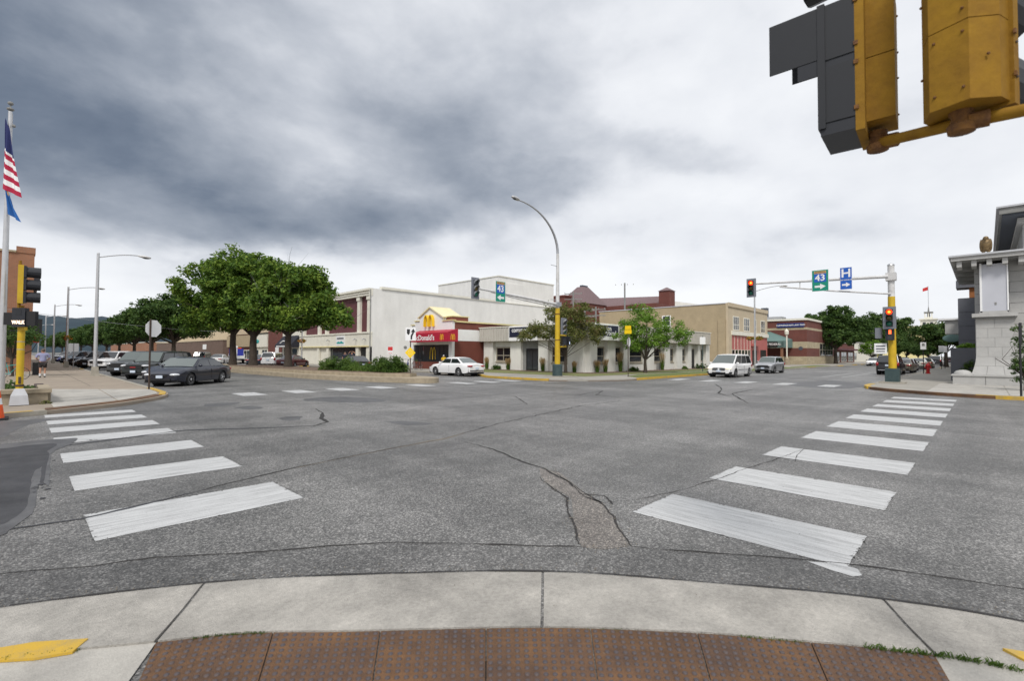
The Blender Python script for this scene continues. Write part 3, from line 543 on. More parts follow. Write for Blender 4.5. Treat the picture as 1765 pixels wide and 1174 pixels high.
tl = MB(); tl.prism(catmull([(.55,18.25),(1.19,18.72),(2.19,19.55),(3.25,20.85),(3.78,21.85)],4)+catmull([(3.68,22.5),(3.0,21.3),(2.26,20.2),(1.23,19.3),(.56,18.85)],4),.09,.118); solo('tactile_strip', tl, 'rust_plate', 'brown tactile strip curving along the left corner ramp', 'tactile paving', loc=(2,20,0))
# far corner block
FK = [(25.35,400),(25.35,32),(25.2,28.4),(23.6,25.6),(23.45,22),(23.7,19.9),(24.8,18.2),(26.8,17.0),(29,16.7),(33,16.8),(400,17.2)]
fk = catmull(FK[1:10],5)
block('far_sidewalk', [(25.35,400)]+fk+[(400,17.2),(400,400)], .11, 'pavement_grey')
i1 = near_i(fk,(23.7,19.9)); i2 = near_i(fk,(29,16.7)); kerbline([(25.35,400)]+fk[:5], z=.13); kerbline(fk[5:i1+1], 'yellow_kerb', .14, .22, 'yellow_paint'); kerbline([(p[0]+.05,p[1]+.05) for p in fk[i1:i2+1]], 'ramp_edge', .03, .14, 'rust_plate')
kerbline(fk[i2:]+[(44,16.95)], 'yellow_kerb', .14, .22, 'yellow_paint'); kerbline([(44.05,16.95),(400,17.2)], z=.13)
kerbline([(25.35,60),(25.35,63)],'yellow_kerb',.14,.24,'yellow_paint'); kerbline([(25.35,78),(25.35,80)],'yellow_kerb',.14,.24,'yellow_paint')
for a in (74,92,104,112,128): kerbline([(a,17.0),(a+4,17.0)],'yellow_kerb',.14,.3,'yellow_paint')
# lawns
def lawn(name, poly, z, m='grass', dens=0): mb = MB(); mb.prism(poly,.09,z); return struct(name,mb,m)
lawn('verge_lawn', [(30.2,17.2),(36,17.15),(58,17.3),(58,19.6),(34,19.5),(31,18.6)], .15); lawn('verge_lawn', [(60,17.4),(72,17.4),(72,19.4),(60,19.4)], .15)
lawn('dry_lawn', [(28.6,20.6),(33.1,20.4),(58.3,20.7),(58.3,22.6),(32.7,22.6),(32.3,35.7),(28.6,35.7),(28.2,33.5),(28.3,26.5)], .14, 'dry_grass')
lawn('verge_lawn', [(28.6,33.4),(32.4,33.4),(32.4,36.9),(28.6,36.9)], .155); lawn('verge_lawn', [(76,17.5),(90,17.5),(90,19.6),(76,19.6)], .15); lawn('verge_lawn', [(40.6,20.5),(58.3,20.6),(58.3,21.8),(40.6,21.8)], .155)
lawn('gravel_bed', [(32.4,22.65),(58.3,22.65),(58.3,24.4),(34.0,24.4),(34.0,36.6),(32.4,36.6)], .15, 'mulch')
# right corner block
RK = [(400,4.6),(40,4.65),(34,4.62),(31.5,4.55),(29.6,3.75),(28.3,2.1),(27.6,.6),(27.4,-.6),(27.4,-80)]
rk = catmull(RK[2:8],5)
block('right_sidewalk', [(400,4.6),(34,4.62)]+rk+[(27.4,-80),(400,-80)], .12, 'pavement_grey')
kerbline([(400,4.55),(40,4.6),(34,4.57)], z=.135); kerbline([(p[0]+.04,p[1]-.03) for p in rk[:8]], 'yellow_kerb', .14, .22, 'yellow_paint')
kerbline([(p[0]+.1,p[1]-.06) for p in rk[8:-2]], 'ramp_edge', .13, .3, 'rust_plate'); kerbline([(27.6,.3),(27.48,-.6),(27.48,-12)], 'yellow_kerb', .14, .22, 'yellow_paint')
for a in (66,88): kerbline([(a,4.52),(a+5,4.52)],'yellow_kerb',.14,.24,'yellow_paint')
rs = T('right_corner_slabs', 'jointed concrete slabs of the right corner sidewalk', None, (32,1,0), kind='structure', world=True)
for k in range(4):
    for j in range(3):
        x0_ = 29.9+2.55*j if j else 28.1; mb = MB(); mb.box(x0_+.02, 29.9+2.55*(j+1)-.02, 1.9-2.6*k-2.56, 1.9-2.6*k, .121, .128+.003*((k+j)%2)); rs.part('concrete_slab',mb,'concrete')
# median island
med = [(12.8,140),(12.85,46),(13.3,33),(14.3,27.4),(15.3,24.6),(16.2,22.9),(17.1,22.8),(17.8,24),(17.9,27),(17.9,140)]
mo = catmull(med[1:9],5)
isl = T('median_island', 'long concrete kerbed median with raised planting bed in the left street', None, (15.4,40,0), kind='structure', world=True)
mb = MB(); mb.prism([(12.8,140)]+mo+[(17.9,140)],-.03,.28); isl.part('island_kerb',mb,'planter_stone')
mi = [(13.2,52),(13.35,44),(13.9,33.5),(14.9,27.9),(15.6,25.7),(16.5,24.7),(17.3,25.2),(17.45,27),(17.45,52)]
mb = MB(); mb.prism(mi,.27,.50); isl.part('raised_bed_wall',mb,'planter_stone')
mb = MB(); c_ = Vector((15.6,36)); mb.prism([(c_.x+(p[0]-c_.x)*.93,c_.y+(p[1]-c_.y)*.985) for p in mi],.49,.515); isl.part('bed_soil',mb,'mulch')
# hill across the river
hv = MB(); nxh = 90; prof = []
for i in range(nxh+1):
    a = R(62+50*i/nxh); px_ = 1; hgt = 82+5*math.sin(i*.11+1)+3*math.sin(i*.63+1)
    for j, (dd, hh) in enumerate(((1150,0),(1250,.45),(1330,.78),(1420,1.0),(1600,1.02))):
        rr = dd+20*math.sin(i*.5+j); hv.v.append(Vector((math.cos(a)*rr, math.sin(a)*rr, hgt*hh*1.0-2+random.uniform(-3,3)*hh)))
hv.f = [(i*5+j,i*5+j+1,(i+1)*5+j+1,(i+1)*5+j) for i in range(nxh) for j in range(4)]
struct('hills', hv, 'forest_hazed', smooth=80)
# loose grit in the gutter and along the cracks
grit = MB(); rg_ = random.Random(5)
def grain(x, y, z, r_): grit.add([(x+r_*rg_.uniform(.6,1)*math.cos(a), y+r_*rg_.uniform(.6,1)*math.sin(a), z) for a in (0,1.57,3.14,4.71)]+[(x,y,z+r_*.8)],[(0,1,4),(1,2,4),(2,3,4),(3,0,4)])
for i in range(900):
    k_ = rg_.randrange(near_i(co,(-.3,4.7)),near_i(co,(4.6,-.8))); p_ = Vector(co[k_]).lerp(Vector(co[k_+1]),rg_.random()); q_ = (p_-cen).normalized()*rg_.gauss(0,.09); grain(p_.x+q_.x,p_.y+q_.y,.006,.003+.006*rg_.random()**2)
for i in range(260):
    k_ = rg_.randrange(0,len(TAN)-1); p_ = Vector(TAN[k_]).lerp(Vector(TAN[k_+1]),rg_.random()); grain(p_.x+rg_.gauss(0,.05),p_.y+rg_.gauss(0,.05),.010,.003+.008*rg_.random()**2)
for i in range(120): grain(rg_.uniform(.6,3.4),rg_.uniform(.6,3.4),.014,.002+.004*rg_.random())
solo('loose_grit', grit, 'dust', 'loose grit lying in the gutter seam and round the worn patch', None, kind='stuff')
jl = MB()
for a,b in (((25.0,18.2),(28.2,21.5)),((27.5,16.9),(28.5,20.2)),((23.5,22.5),(28.0,22.6)),((23.6,25.4),(28,25.6)),((25.5,29),(28.4,29)),((25.4,34),(30,34)),((31,20.3),(58,20.4)),((4.0,30.0),(.8,30.0)),((4.0,36),(.8,36)),((4,43),(.8,43)),((4,51),(.8,51)),((2.4,30),(2.4,60))):
    jl_ = ribbon([a,b],.02,0,0,.5,.1125 if a[0]>10 else .1035,3,False); n0 = len(jl.v); jl.v += jl_.v; jl.f += [tuple(q+n0 for q in f) for f in jl_.f]
jo_ = struct('pavement_joints', jl, 'joint'); jo_['kind'] = 'stuff'; jo_['label'] = 'thin dark joints scored across the far sidewalks'
# ================================================================== BUILDINGS
def window(t, ax, u0, u1, z0, z1, plane, proud=.05, fw=.09, mull=(), tr=(), fm='white_paint', gm='dark_glass', frame_name='window', rec=0):
    """ax 'x': wall facing -X on plane x=plane, u along y;  ax 'y': wall facing -Y"""
    if u0 > u1: u0, u1 = u1, u0
    fr = MB()
    def b(mb,a,c,e,g,d0,d1):
        if ax == 'x': mb.box(plane-d1,plane-d0,a,c,e,g)
        else: mb.box(a,c,plane-d1,plane-d0,e,g)
    b(fr,u0,u0+fw,z0,z1,-.04,proud); b(fr,u1-fw,u1,z0,z1,-.04,proud); b(fr,u0+fw,u1-fw,z0,z0+fw,-.04,proud+.003); b(fr,u0+fw,u1-fw,z1-fw,z1,-.04,proud+.003)
    for m_ in mull: c = u0+(u1-u0)*m_; b(fr,c-fw*.35,c+fw*.35,z0+fw,z1-fw,-.03,proud-.008)
    for m_ in tr: c = z0+(z1-z0)*m_; b(fr,u0+fw,u1-fw,c-fw*.3,c+fw*.3,-.03,proud-.014)
    w_ = t.part(frame_name, fr, fm); g = MB(); b(g,u0+fw*.5,u1-fw*.5,z0+fw*.5,z1-fw*.5,-.03,max(proud-.035,.008)); t.part('pane', g, gm, parent=w_); return w_
def B(*a): return MB().box(*a)
# --- white corner restaurant
m = T('restaurant_building', 'small white fronted restaurant with red awning, yellow arches and brown brick side', 'restaurant', (30,37.7,.1), world=True)
Yn, Yf, Z0 = 37.7, 44.6, .1
m.part('side_wall', B(30.3,46,Yn+.02,Yn+.3,Z0,3.0), 'brick_mcd_dark'); m.part('white_band', B(30.3,46,Yn,Yn+.31,3.0,4.15), 'white_paint'); m.part('upper_brick_band', B(30.35,46,Yn+.015,Yn+.3,4.15,4.86), 'brick_mcd')
m.part('coping', B(30.2,46.1,Yn-.1,Yn+.45,4.86,5.0), 'cream_yellow'); m.part('roof_deck', B(30.35,46,Yn+.3,Yf,4.55,4.7), 'roof_dark'); m.part('far_wall', B(30.35,46,Yf-.25,Yf,Z0,4.6), 'white_wall')
fr = MB(); fr.ext([(Yn-.05,4.0),(Yf+.1,4.0),(Yf+.1,4.75),(Yf-.5,4.75),(Yf-.5,5.15),(Yf-1.35,5.15),(Yf-1.35,5.5),(41.35,6.5),(39.15,5.45),(39.15,5.0),(Yn-.05,5.0)],'x',30.0,30.3); m.part('gable_wall', fr, 'sign_white')
m.part('corner_pier', B(29.93,30.3,Yn-.05,Yn+.42,Z0,4.0), 'white_paint'); m.part('corner_pier', B(29.93,30.3,Yf-.3,Yf+.1,Z0,4.0), 'white_paint')
rf = MB(); rf.ext([(43.4,5.42),(41.35,6.48),(41.35,6.62),(43.5,5.52)],'x',29.85,31.6); rf.ext([(41.35,6.48),(39.0,5.32),(38.9,5.42),(41.35,6.62)],'x',29.85,32.6)
for k in range(9): x_ = 30.0+.3*k; rf.ext([(41.3,6.60),(39.0,5.43),(39.0,5.47),(41.3,6.65)],'x',x_,x_+.05)
m.part('gable_roof', rf, 'roof_cream')
m.part('roof_block', B(30.32,32.3,37.95,39.1,4.98,5.42), 'brick_mcd'); m.part('block_coping', B(30.25,32.4,37.88,39.2,5.42,5.52), 'cream_yellow'); m.part('step_coping', B(29.9,30.4,Yf-1.4,Yf-.45,5.15,5.24), 'cream_yellow'); m.part('step_coping', B(29.9,30.4,Yf-.5,Yf+.2,4.75,4.84), 'cream_yellow'); m.part('step_coping', B(29.88,30.36,37.5,39.2,5.0,5.09), 'cream_yellow')
def arches(mb_scale, O, U, Nn, d0, d1, w=.16):
    mb = MB(); 
    for s_ in (-1,1):
        pts = []
        for i in range(13):
            t = math.pi*i/12; pts.append((s_*.31-math.cos(t)*.29*1.0, math.sin(t)**.75*1.0 if 0 < i < 12 else 0))
        ou = [(s_*.31-(.31)*math.cos(math.pi*i/12), (math.sin(math.pi*i/12))**.62*1.1) for i in range(13)]
        inn_ = [(s_*.31-(.31-w)*math.cos(math.pi*i/12), (math.sin(math.pi*i/12))**.62*(1.1-w*.8)) for i in range(13)]
        vs = [(x,y,d0) for x,y in ou]+[(x,y,d0) for x,y in inn_]+[(x,y,d1) for x,y in ou]+[(x,y,d1) for x,y in inn_]
        fs = []
        for i in range(12): fs += [(i,i+1,14+i,13+i),(26+i,39+i,40+i,27+i),(i,26+i,27+i,i+1),(13+i,14+i,40+i,39+i)]
        fs += [(0,13,39,26),(12,38,51,25)]
        mb.add(vs,fs)
    mb.v = [Vector((v.x*mb_scale[0],v.y*mb_scale[1],v.z)) for v in mb.v]; return face(mb,O,U,Nn)
m.part('golden_arches', arches((1.25,1.12),(29.98,41.3,4.5),(0,-1,0),(-1,0,0),.02,.34,.10), 'arch_yellow')
AX, AY0, AY1 = 28.75, 36.75, 43.2
aw = MB(); aw.add([(30,AY0,4.12),(30,AY1,4.12),(AX,AY1,3.78),(AX,AY0,3.78),(AX,AY0,2.88),(AX,AY1,2.88),(30,AY0,2.88),(30,AY1,2.88)],[(0,1,2,3),(3,2,5,4),(0,3,4,6),(1,7,5,2)]); m.part('awning', aw, 'red_awning')
m.part('awning_rib', MB().tube([(AX-.01,AY0,3.78),(29.95,AY0,4.11)],.025,6), 'red_awning')
m.part('awning_lettering', face(text("McDonald's",.78),(AX-.008,40.75,3.28),(0,-1,0),(-1,0,0)), 'sign_white')
m.part('awning_arches', arches((.42,.52),(AX-.006,37.7,3.04),(0,-1,0),(-1,0,0),.0,.012,.12), 'arch_yellow'); m.part('awning_arches', arches((.42,.52),(29.35,AY0-.006,3.04),(1,0,0),(0,-1,0),.0,.012,.12), 'arch_yellow')
m.part('window_base', B(29.96,30.25,Yn+.4,Yf-.3,Z0,.85), 'brick_mcd_dark'); m.part('soffit_board', B(29.95,30.25,Yn+.4,Yf-.3,2.62,4.0), 'cream'); m.part('interior_floor', B(30.3,36,Yn+.4,Yf-.3,.8,.86), 'pavement_tan'); m.part('interior_wall', B(35.8,36,Yn+.35,Yf-.3,.86,3.4), 'maroon_panel'); m.part('interior_counter', B(32,32.6,Yn+1,Yf-2,.86,1.9), 'cream')
window(m,'x',Yn+.45,40.9,.85,2.62,30.1,.05,.08,(.35,.62),(),'black','store_glass'); window(m,'x',40.92,42.85,.85,2.62,30.1,.05,.08,(),(),'black','store_glass'); window(m,'x',42.87,Yf-.32,.3,2.62,30.1,.05,.1,(.5,),(),'black','store_glass')
m.part('window_arches', arches((.78,1.15),(30.03,40.9,1.1),(0,-1,0),(-1,0,0),.0,.01,.07), 'arch_yellow')
m.part('menu_board', B(29.85,29.93,37.5,37.9,1.0,2.45), 'sign_white')
# --- big white building
b = T('white_commercial_building', 'big two storey white rendered building with maroon panels and fluted pilasters', 'building', (30,54,.1), world=True)
b.part('side_wall', B(30.15,66,53.9,54.2,.1,9.75), 'white_wall')
b.part('roof_deck', B(30.2,66,54.2,74,9.2,9.4), 'roof_dark'); pr = B(31.6,52.5,53.75,54.3,9.75,10.05); pr.box(52.5,66.1,53.8,54.3,9.75,9.82); b.part('parapet_cap', pr, 'cream')
b.part('back_wall', B(65.8,66,54.2,74,.1,9.7),'white_wall'); b.part('front_wall', B(30.4,30.6,54.2,74.5,.1,9.2), 'maroon_panel')
b.part('cornice', B(29.9,30.45,53.85,74.6,8.85,9.75), 'cream'); b.part('cornice_moulding', B(29.7,29.9,53.75,74.6,9.45,9.70), 'cream'); b.part('cornice_moulding', B(29.8,29.9,53.82,74.6,9.15,9.25), 'cream')
b.part('sign_band', B(29.95,30.45,53.88,74.6,2.55,4.15), 'cream'); b.part('band_moulding', B(29.85,30.45,53.83,74.6,4.15,4.35), 'cream'); b.part('band_moulding', B(29.88,29.95,53.85,74.6,2.5,2.62), 'cream_yellow')
for y_ in (54.25,56.75,65.9,68.3,73.6): b.part('pilaster', B(30.08,30.42,y_-.33,y_+.33,4.35,8.85), 'cream')
for y_ in (54.25,56.75,65.9,68.3,73.6): b.part('pilaster_capital', B(29.98,30.1,y_-.4,y_+.4,8.35,8.85), 'cream')
for y_,w_ in ((54.25,.35),(56.9,.35),(65.3,.35),(68.3,.3)): b.part('ground_pier', B(30.02,30.42,y_-w_,y_+w_,.1,2.5), 'cream')
b.part('door', B(30.3,30.39,55.0,56.4,.1,2.4), 'black'); window(b,'x',57.3,64.9,.5,2.45,30.35,.04,.12,(.25,.5,.75),(),'black','store_glass'); b.part('stall_riser', B(30.25,30.4,57.3,64.9,.1,.5),'cream'); b.part('recess_panel', B(30.3,30.39,65.7,67.9,.1,2.5), 'cream'); b.part('entry_wall', B(30.2,30.39,68.6,74.5,.1,2.5), 'cream')
s_ = B(29.88,29.95,60.0,62.4,2.65,4.0); sg = b.part('shop_sign', s_, 'sign_white'); mt = MB(); mt.ext([(62.2,2.95),(62.2,3.1),(61.7,3.25),(61.3,3.15),(60.9,3.3),(60.4,3.1),(60.2,3.12),(60.2,2.95)],'x',29.865,29.878); b.part('mountain_emblem', mt, 'teal', parent=sg); b.part('sign_line', B(29.865,29.878,60.25,62.15,3.55,3.75), 'steel_blue', parent=sg)
for y_ in (54.6,56.9,64.5): b.part('wall_lamp', MB().tube([(29.95,y_,3.4),(29.6,y_,3.5),(29.5,y_,3.35)],.07,6), 'galv')
b.part('downpipe', MB().tube([(30.1,53.82,9.6),(30.1,53.82,.2)],.05,6), 'granite_dark'); b.part('side_vent', MB().ball((35.2,53.88,2.5),(.25,.06,.2)), 'granite_dark')
b.part('conduit', MB().tube([(40.5,53.86,7.4),(40.5,53.86,5.2)],.03,5), 'granite_dark')
b.part('upper_block', B(52.5,66,54.4,70,9.4,13.9), 'white_wall'); b.part('upper_block_cap', B(52.4,66.1,54.3,70,13.9,14.05), 'cream'); b.part('upper_return', B(52.45,58.2,54.25,54.4,9.82,13.0),'white_wall')
# --- low corner store
c = T('corner_store_building', 'long low white store with ribbed beige fascia, deep piers and dark windows', 'store', (33.6,23.9,.1), world=True); c.fit = (.882,.925)
GX, GY = 38.9, 27.9
c.part('left_wall', B(GX,GX+.2,GY,42.4,.1,3.3), 'cg_wall'); c.part('right_wall', B(GX+.2,67.6,GY,GY+.2,.1,3.3), 'cg_wall'); c.part('roof_deck', B(GX,67.6,GY,42.4,4.35,4.5), 'roof_dark'); c.part('end_wall', B(67.4,67.6,GY+.2,42.4,.1,4.4),'cg_wall'); c.part('end_wall', B(GX+.2,67.4,42.2,42.4,.1,4.4),'cg_wall')
fl = MB(); fl.box(38.0,38.35,27.0,42.6,3.2,4.68); c.part('fascia', fl, 'cg_fascia'); f2 = MB(); f2.box(38.35,66.6,27.0,27.35,3.2,4.68); c.part('fascia', f2, 'cg_fascia'); c.part('soffit', B(38.35,67.4,27.35,27.9,3.2,3.26), 'cg_trim'); c.part('soffit', B(38.35,38.9,27.9,42.6,3.2,3.26), 'cg_trim')
rb = MB(); y_ = 27.15
while y_ < 42.5: rb.box(37.94,38.0,y_,y_+.16,3.22,4.62); y_ += .42
x_ = 38.2
while x_ < 66.5: rb.box(x_,x_+.16,26.94,27.0,3.22,4.62); x_ += .42
c.part('fascia_ribs', rb, 'cg_fascia', kind='stuff'); cp = B(37.92,38.4,26.92,42.65,4.68,4.78); cp.box(38.4,66.7,26.92,27.4,4.68,4.78); c.part('fascia_cap', cp, 'cream')
for a_, b_ in ((40.75,42.3),(36.3,37.9),(32.45,33.75),(28.0,28.5)): c.part('pier', B(38.45,38.9,a_,b_,.1,3.2), 'cg_wall')
c.part('pier', B(38.5,38.9,28.5,29.9,.1,3.2), 'cg_wall', label='wider blank panel between window and corner')
for a_, b_ in ((38.15,40.55),(30.1,32.2)): window(c,'x',a_,b_,1.0,2.6,38.86,.06,.14,(.5,),(.42,),'cg_trim'); c.part('sill_panel', B(38.78,38.9,a_,b_,.1,.85), 'cg_wall'); c.part('sill', B(38.7,38.86,a_-.05,b_+.05,.85,1.0), 'cg_trim')
c.part('entrance_recess', B(38.8,38.9,33.8,36.3,.1,3.2), 'granite_dark'); dw = window(c,'x',33.95,35.75,.15,2.4,38.78,.05,.1,(.5,),(),'black','store_glass','door')
for a_, b_ in ((38.9,40.1),(41.95,43.4),(45.0,46.2),(50.0,51.6),(54.2,55.6),(57.3,58.9),(60.6,61.6),(63.6,64.4),(66.2,67.4)): c.part('pier', B(a_,b_,27.45,27.9,.1,3.2), 'cg_wall')
for a_, b_ in ((40.2,41.85),(43.6,44.9),(46.6,49.4),(51.8,53.9),(55.8,57.1),(59.1,60.4)): window(c,'y',a_,b_,1.0,2.6,27.86,.06,.12,(),(.42,),'cg_trim'); c.part('sill_panel', B(a_,b_,27.7,27.9,.1,.85), 'cg_wall'); c.part('sill', B(a_,b_,27.66,27.86,.86,.98), 'cg_trim')
c.part('side_door', B(62.0,63.2,27.78,27.88,.1,2.5), 'black'); c.part('door_frame', B(61.85,63.35,27.84,27.9,.1,2.65), 'cg_trim'); window(c,'y',64.6,66.0,1.0,2.6,27.86,.06,.12,(),(),'cg_trim')
for k in range(14): x_ = 47+k*1.35; c.part('panel_joint', B(x_,x_+.05,27.885,27.898,.1,3.2), 'cg_trim')
for (O,U,Nn,q) in (((37.93,35.5,3.95),(0,-1,0),(-1,0,0),0),((41.0,26.93,3.95),(1,0,0),(0,-1,0),1)):
    bd = face(flat([(-2.1,-.75),(2.1,-.75),(2.1,.75),(-2.1,.75)],.06),O,U,Nn); sb = c.part('store_sign', bd, 'sign_white')
    bd = face(flat([(-2.0,-.38),(2.0,-.38),(2.0,.65),(-2.0,.65)],.012),Vector(O)+Vector(Nn)*.061,U,Nn); c.part('sign_field', bd, 'sign_navy', parent=sb)
    c.part('sign_lettering', face(text('common',.66,.006),Vector(O)+Vector(Nn)*.08+Vector(U)*-.45+Vector((0,0,.36)),U,Nn), 'sign_white', parent=sb); c.part('sign_lettering', face(text('ground',.66,.006),Vector(O)+Vector(Nn)*.08+Vector(U)*.62+Vector((0,0,-.08)),U,Nn), 'sign_white', parent=sb)
    c.part('sign_small_line', face(text('exchange  and  more',.26,.004),Vector(O)+Vector(Nn)*.07+Vector((0,0,-.57)),U,Nn), 'steel_blue', parent=sb) if False else None
c.part('gas_meter', B(52.6,53.1,27.4,27.7,.15,.9), 'granite_dark')
# --- tan two storey building
d = T('tan_building', 'tan stucco two storey building with rose pink ground floor panels and tall windows', 'building', (73,27,.1), world=True)
d.part('side_wall', B(73,73.3,27.3,49.5,.1,9.35), 'tan_stucco'); d.part('parapet_cap', B(72.9,73.4,27.4,49.6,9.35,9.47), 'panel_white'); d.part('corner_chimney_strip', B(72.82,73,27.35,28.4,.1,7.0), 'tan_stucco'); d.part('roof_deck', B(73.3,91,27.3,49.5,8.9,9.05), 'roof_dark'); d.part('back_wall', B(90.7,91,27.3,49.5,.1,9.2),'tan_stucco'); d.part('rear_wall', B(73.3,90.7,49.2,49.5,.1,9.2),'tan_stucco')
d.part('front_wall', B(73.02,91,27.0,27.3,4.7,9.45), 'tan_light'); d.part('cornice', B(72.95,91.05,26.85,27.0,8.9,9.5), 'tan_light'); d.part('belt_course', B(74.2,91.05,26.82,27.0,4.75,5.35), 'cream'); d.part('corner_pier', B(72.98,74.2,26.9,27.3,.1,4.7), 'tan_light')
d.part('rose_wall', B(74.2,91,27.05,27.3,.1,4.7), 'rose_panel')
for k in range(8): x_ = 75.6+k*1.35; d.part('panel_strip', B(x_,x_+.05,27.0,27.05,2.6,4.7), 'cream')
for k in range(6): x_ = 74.5+k*1.35; window(d,'y',x_,x_+1.15,.9,2.55,27.03,.04,.055,(),(),'cream','dark_glass')
for a_, b_ in ((74.9,77.4),(79.4,82.0),(84.3,85.2),(87.4,89.6)): window(d,'y',a_,b_,5.45,7.6,27.0,.06,.14,(.33,.67) if b_-a_>1.5 else (),(.4,),'cream')
d.part('door', B(83.4,85.6,27.0,27.06,.1,2.5), 'black'); d.part('door', B(87.4,90.2,27.0,27.06,.1,2.6), 'black'); d.part('door_canopy', B(82.9,85.9,26.3,27.05,3.2,3.6),'rose_panel')
window(d,'x',35.9,37.4,6.3,8.05,73,.05,.14,(),(.5,)); d.part('sill', B(72.88,73,35.8,37.5,5.95,6.28), 'white_paint'); window(d,'x',44.2,45.3,7.05,7.75,73,.04,.1,(.33,.67),(),'cg_trim')
# --- law firm / awning block
e_ = T('striped_brick_building', 'dark red brick building striped with pale limestone bands beyond the side street', 'building', (98,22,.1), world=True)
zs = [(.1,1.55,'limestone'),(1.55,3.05,'brick_red'),(3.05,4.2,'limestone'),(4.2,6.35,'brick_red'),(6.35,6.75,'limestone'),(6.75,8.05,'brick_red')]
for za, zb_, mm in zs: q = MB().box(98,98.3,22.6,40,za,zb_); q.box(98.3,122,22.6,22.9,za,zb_); e_.part('brick_course' if 'brick' in mm else 'stone_course', q, mm)
e_.part('coping', B(97.8,122.1,22.4,40,8.05,8.4), 'cream'); e_.part('roof_deck', B(98.3,122,22.9,40,7.6,7.7), 'roof_dark'); e_.part('roof_hatch', B(101,104,27.5,34,8.0,9.1), 'galv'); e_.part('chimney', B(102,103,30.3,31.4,9,11), 'roof_dark')
ls = e_.part('firm_sign', B(97.86,97.98,23.0,27.4,6.82,7.6), 'sign_deep_blue', label='blue lozenge sign with white capitals'); e_.part('sign_lettering', face(text('CUNNINGHAM LAW FIRM',.40,.006),(97.85,25.2,7.2),(0,-1,0),(-1,0,0)), 'sign_white', parent=ls)
window(e_,'y',107,118,1.6,4.1,22.6,.06,.14,(.2,.4,.6,.8),(.5,),'cg_trim','store_glass'); e_.part('round_vent', MB().lathe([(.35,0),(.35,.1)],12,(97.95,23.6,3.0),'x'), 'roof_dark')
g_ = T('canopy_entrance', 'sea green sloped awning entrance with white lettering beside the striped brick building', 'canopy', (92,26,.1), world=True)
aw = MB(); aw.add([(98,30,6.1),(98,24.9,4.6),(92.5,24.9,4.25),(92.5,30,4.25),(92.5,24.9,3.1),(92.5,30,3.1),(98,24.9,3.1),(98,28.6,6.1)],[(0,7,2,3),(7,1,2),(3,2,4,5),(2,1,6,4)]); g_.part('awning', aw, 'green_awning')
g_.part('sign_board', B(92.4,92.48,25.8,28.1,3.2,4.1), 'black'); g_.part('awning_lettering', face(text('HOME FEDERAL',.50,.006),(92.38,27.0,3.65),(0,-1,0),(-1,0,0)), 'sign_white')
for y_ in (25.1,27.9): g_.part('brick_post', B(92.7,93.1,y_,y_+.35,1.5,3.1), 'brick_orange'); g_.part('stone_base', B(92.6,93.2,y_-.1,y_+.5,.1,1.5), 'limestone')
g_.part('low_stone_wall', B(94,94.3,28.3,31,.1,1.5), 'limestone')
for k in range(3): g_.part('soffit_lamp', B(94,96.5,25.3+k*1.0,25.5+k*1.0,3.0,3.08), 'sign_white')
# --- shops further down the right street
def shop(name, label, cat, x0,x1,y0,y1,z,m_,cop='cream',wins=(),front='y',wz=(.6,2.6),up=()):
    t = T(name,label,cat,((x0+x1)/2,(y0+y1)/2,.1),world=True)
    w1 = MB(); w1.box(x0,x1,y0,y1,.1,z); t.part('wall',w1,m_); t.part('coping',B(x0-.12,x1+.12,y0-.12,y1+.12,z,z+.22),cop)
    for a_,b_ in wins: window(t,front,a_,b_,wz[0],wz[1],y0 if front=='y' else x0,.06,.12,(.5,),(),'cream','store_glass')
    for a_,b_,c0,c1 in up: window(t,front,a_,b_,c0,c1,y0 if front=='y' else x0,.06,.14,(),(.5,),'cream','dark_glass')
    return t
sh = shop('shop_building','brick shop with maroon canopy and dark glazing behind the big street tree','shop',124,150,24,40,4.6,'brick_red','cream',((126,132),(134,140),(142,148)),wz=(.3,2.6)); sh.part('canopy', B(124,150,22.6,24,3.0,3.35), 'maroon_panel')
shop('pale_shop_building','pale cream panelled shop beyond the brick canopy shop','shop',150,190,24.5,42,5.2,'cream','granite',((152,156),)); shop('far_block_building','yellowish flat roofed block above the trees on the right street','building',300,360,22,60,16,'cream_yellow','cream')
# --- rear white wall roof edge behind tan building
t = T('rear_white_building','white sloping roof edge visible just right of the brick turret','building',tuple(at(1185,118)),world=True); mb = MB(); a_, b_, c_, d_ = at(1120,118), at(1212,118), at(1206,135), at(1116,135)
mb.add([(a_.x,a_.y,0),(b_.x,b_.y,0),(c_.x,c_.y,0),(d_.x,d_.y,0),(a_.x,a_.y,15.6),(b_.x,b_.y,14.0),(c_.x,c_.y,14.0),(d_.x,d_.y,15.6)],[(0,1,5,4),(1,2,6,5),(2,3,7,6),(3,0,4,7),(4,5,6,7)]); t.part('wall',mb,'cg_wall')
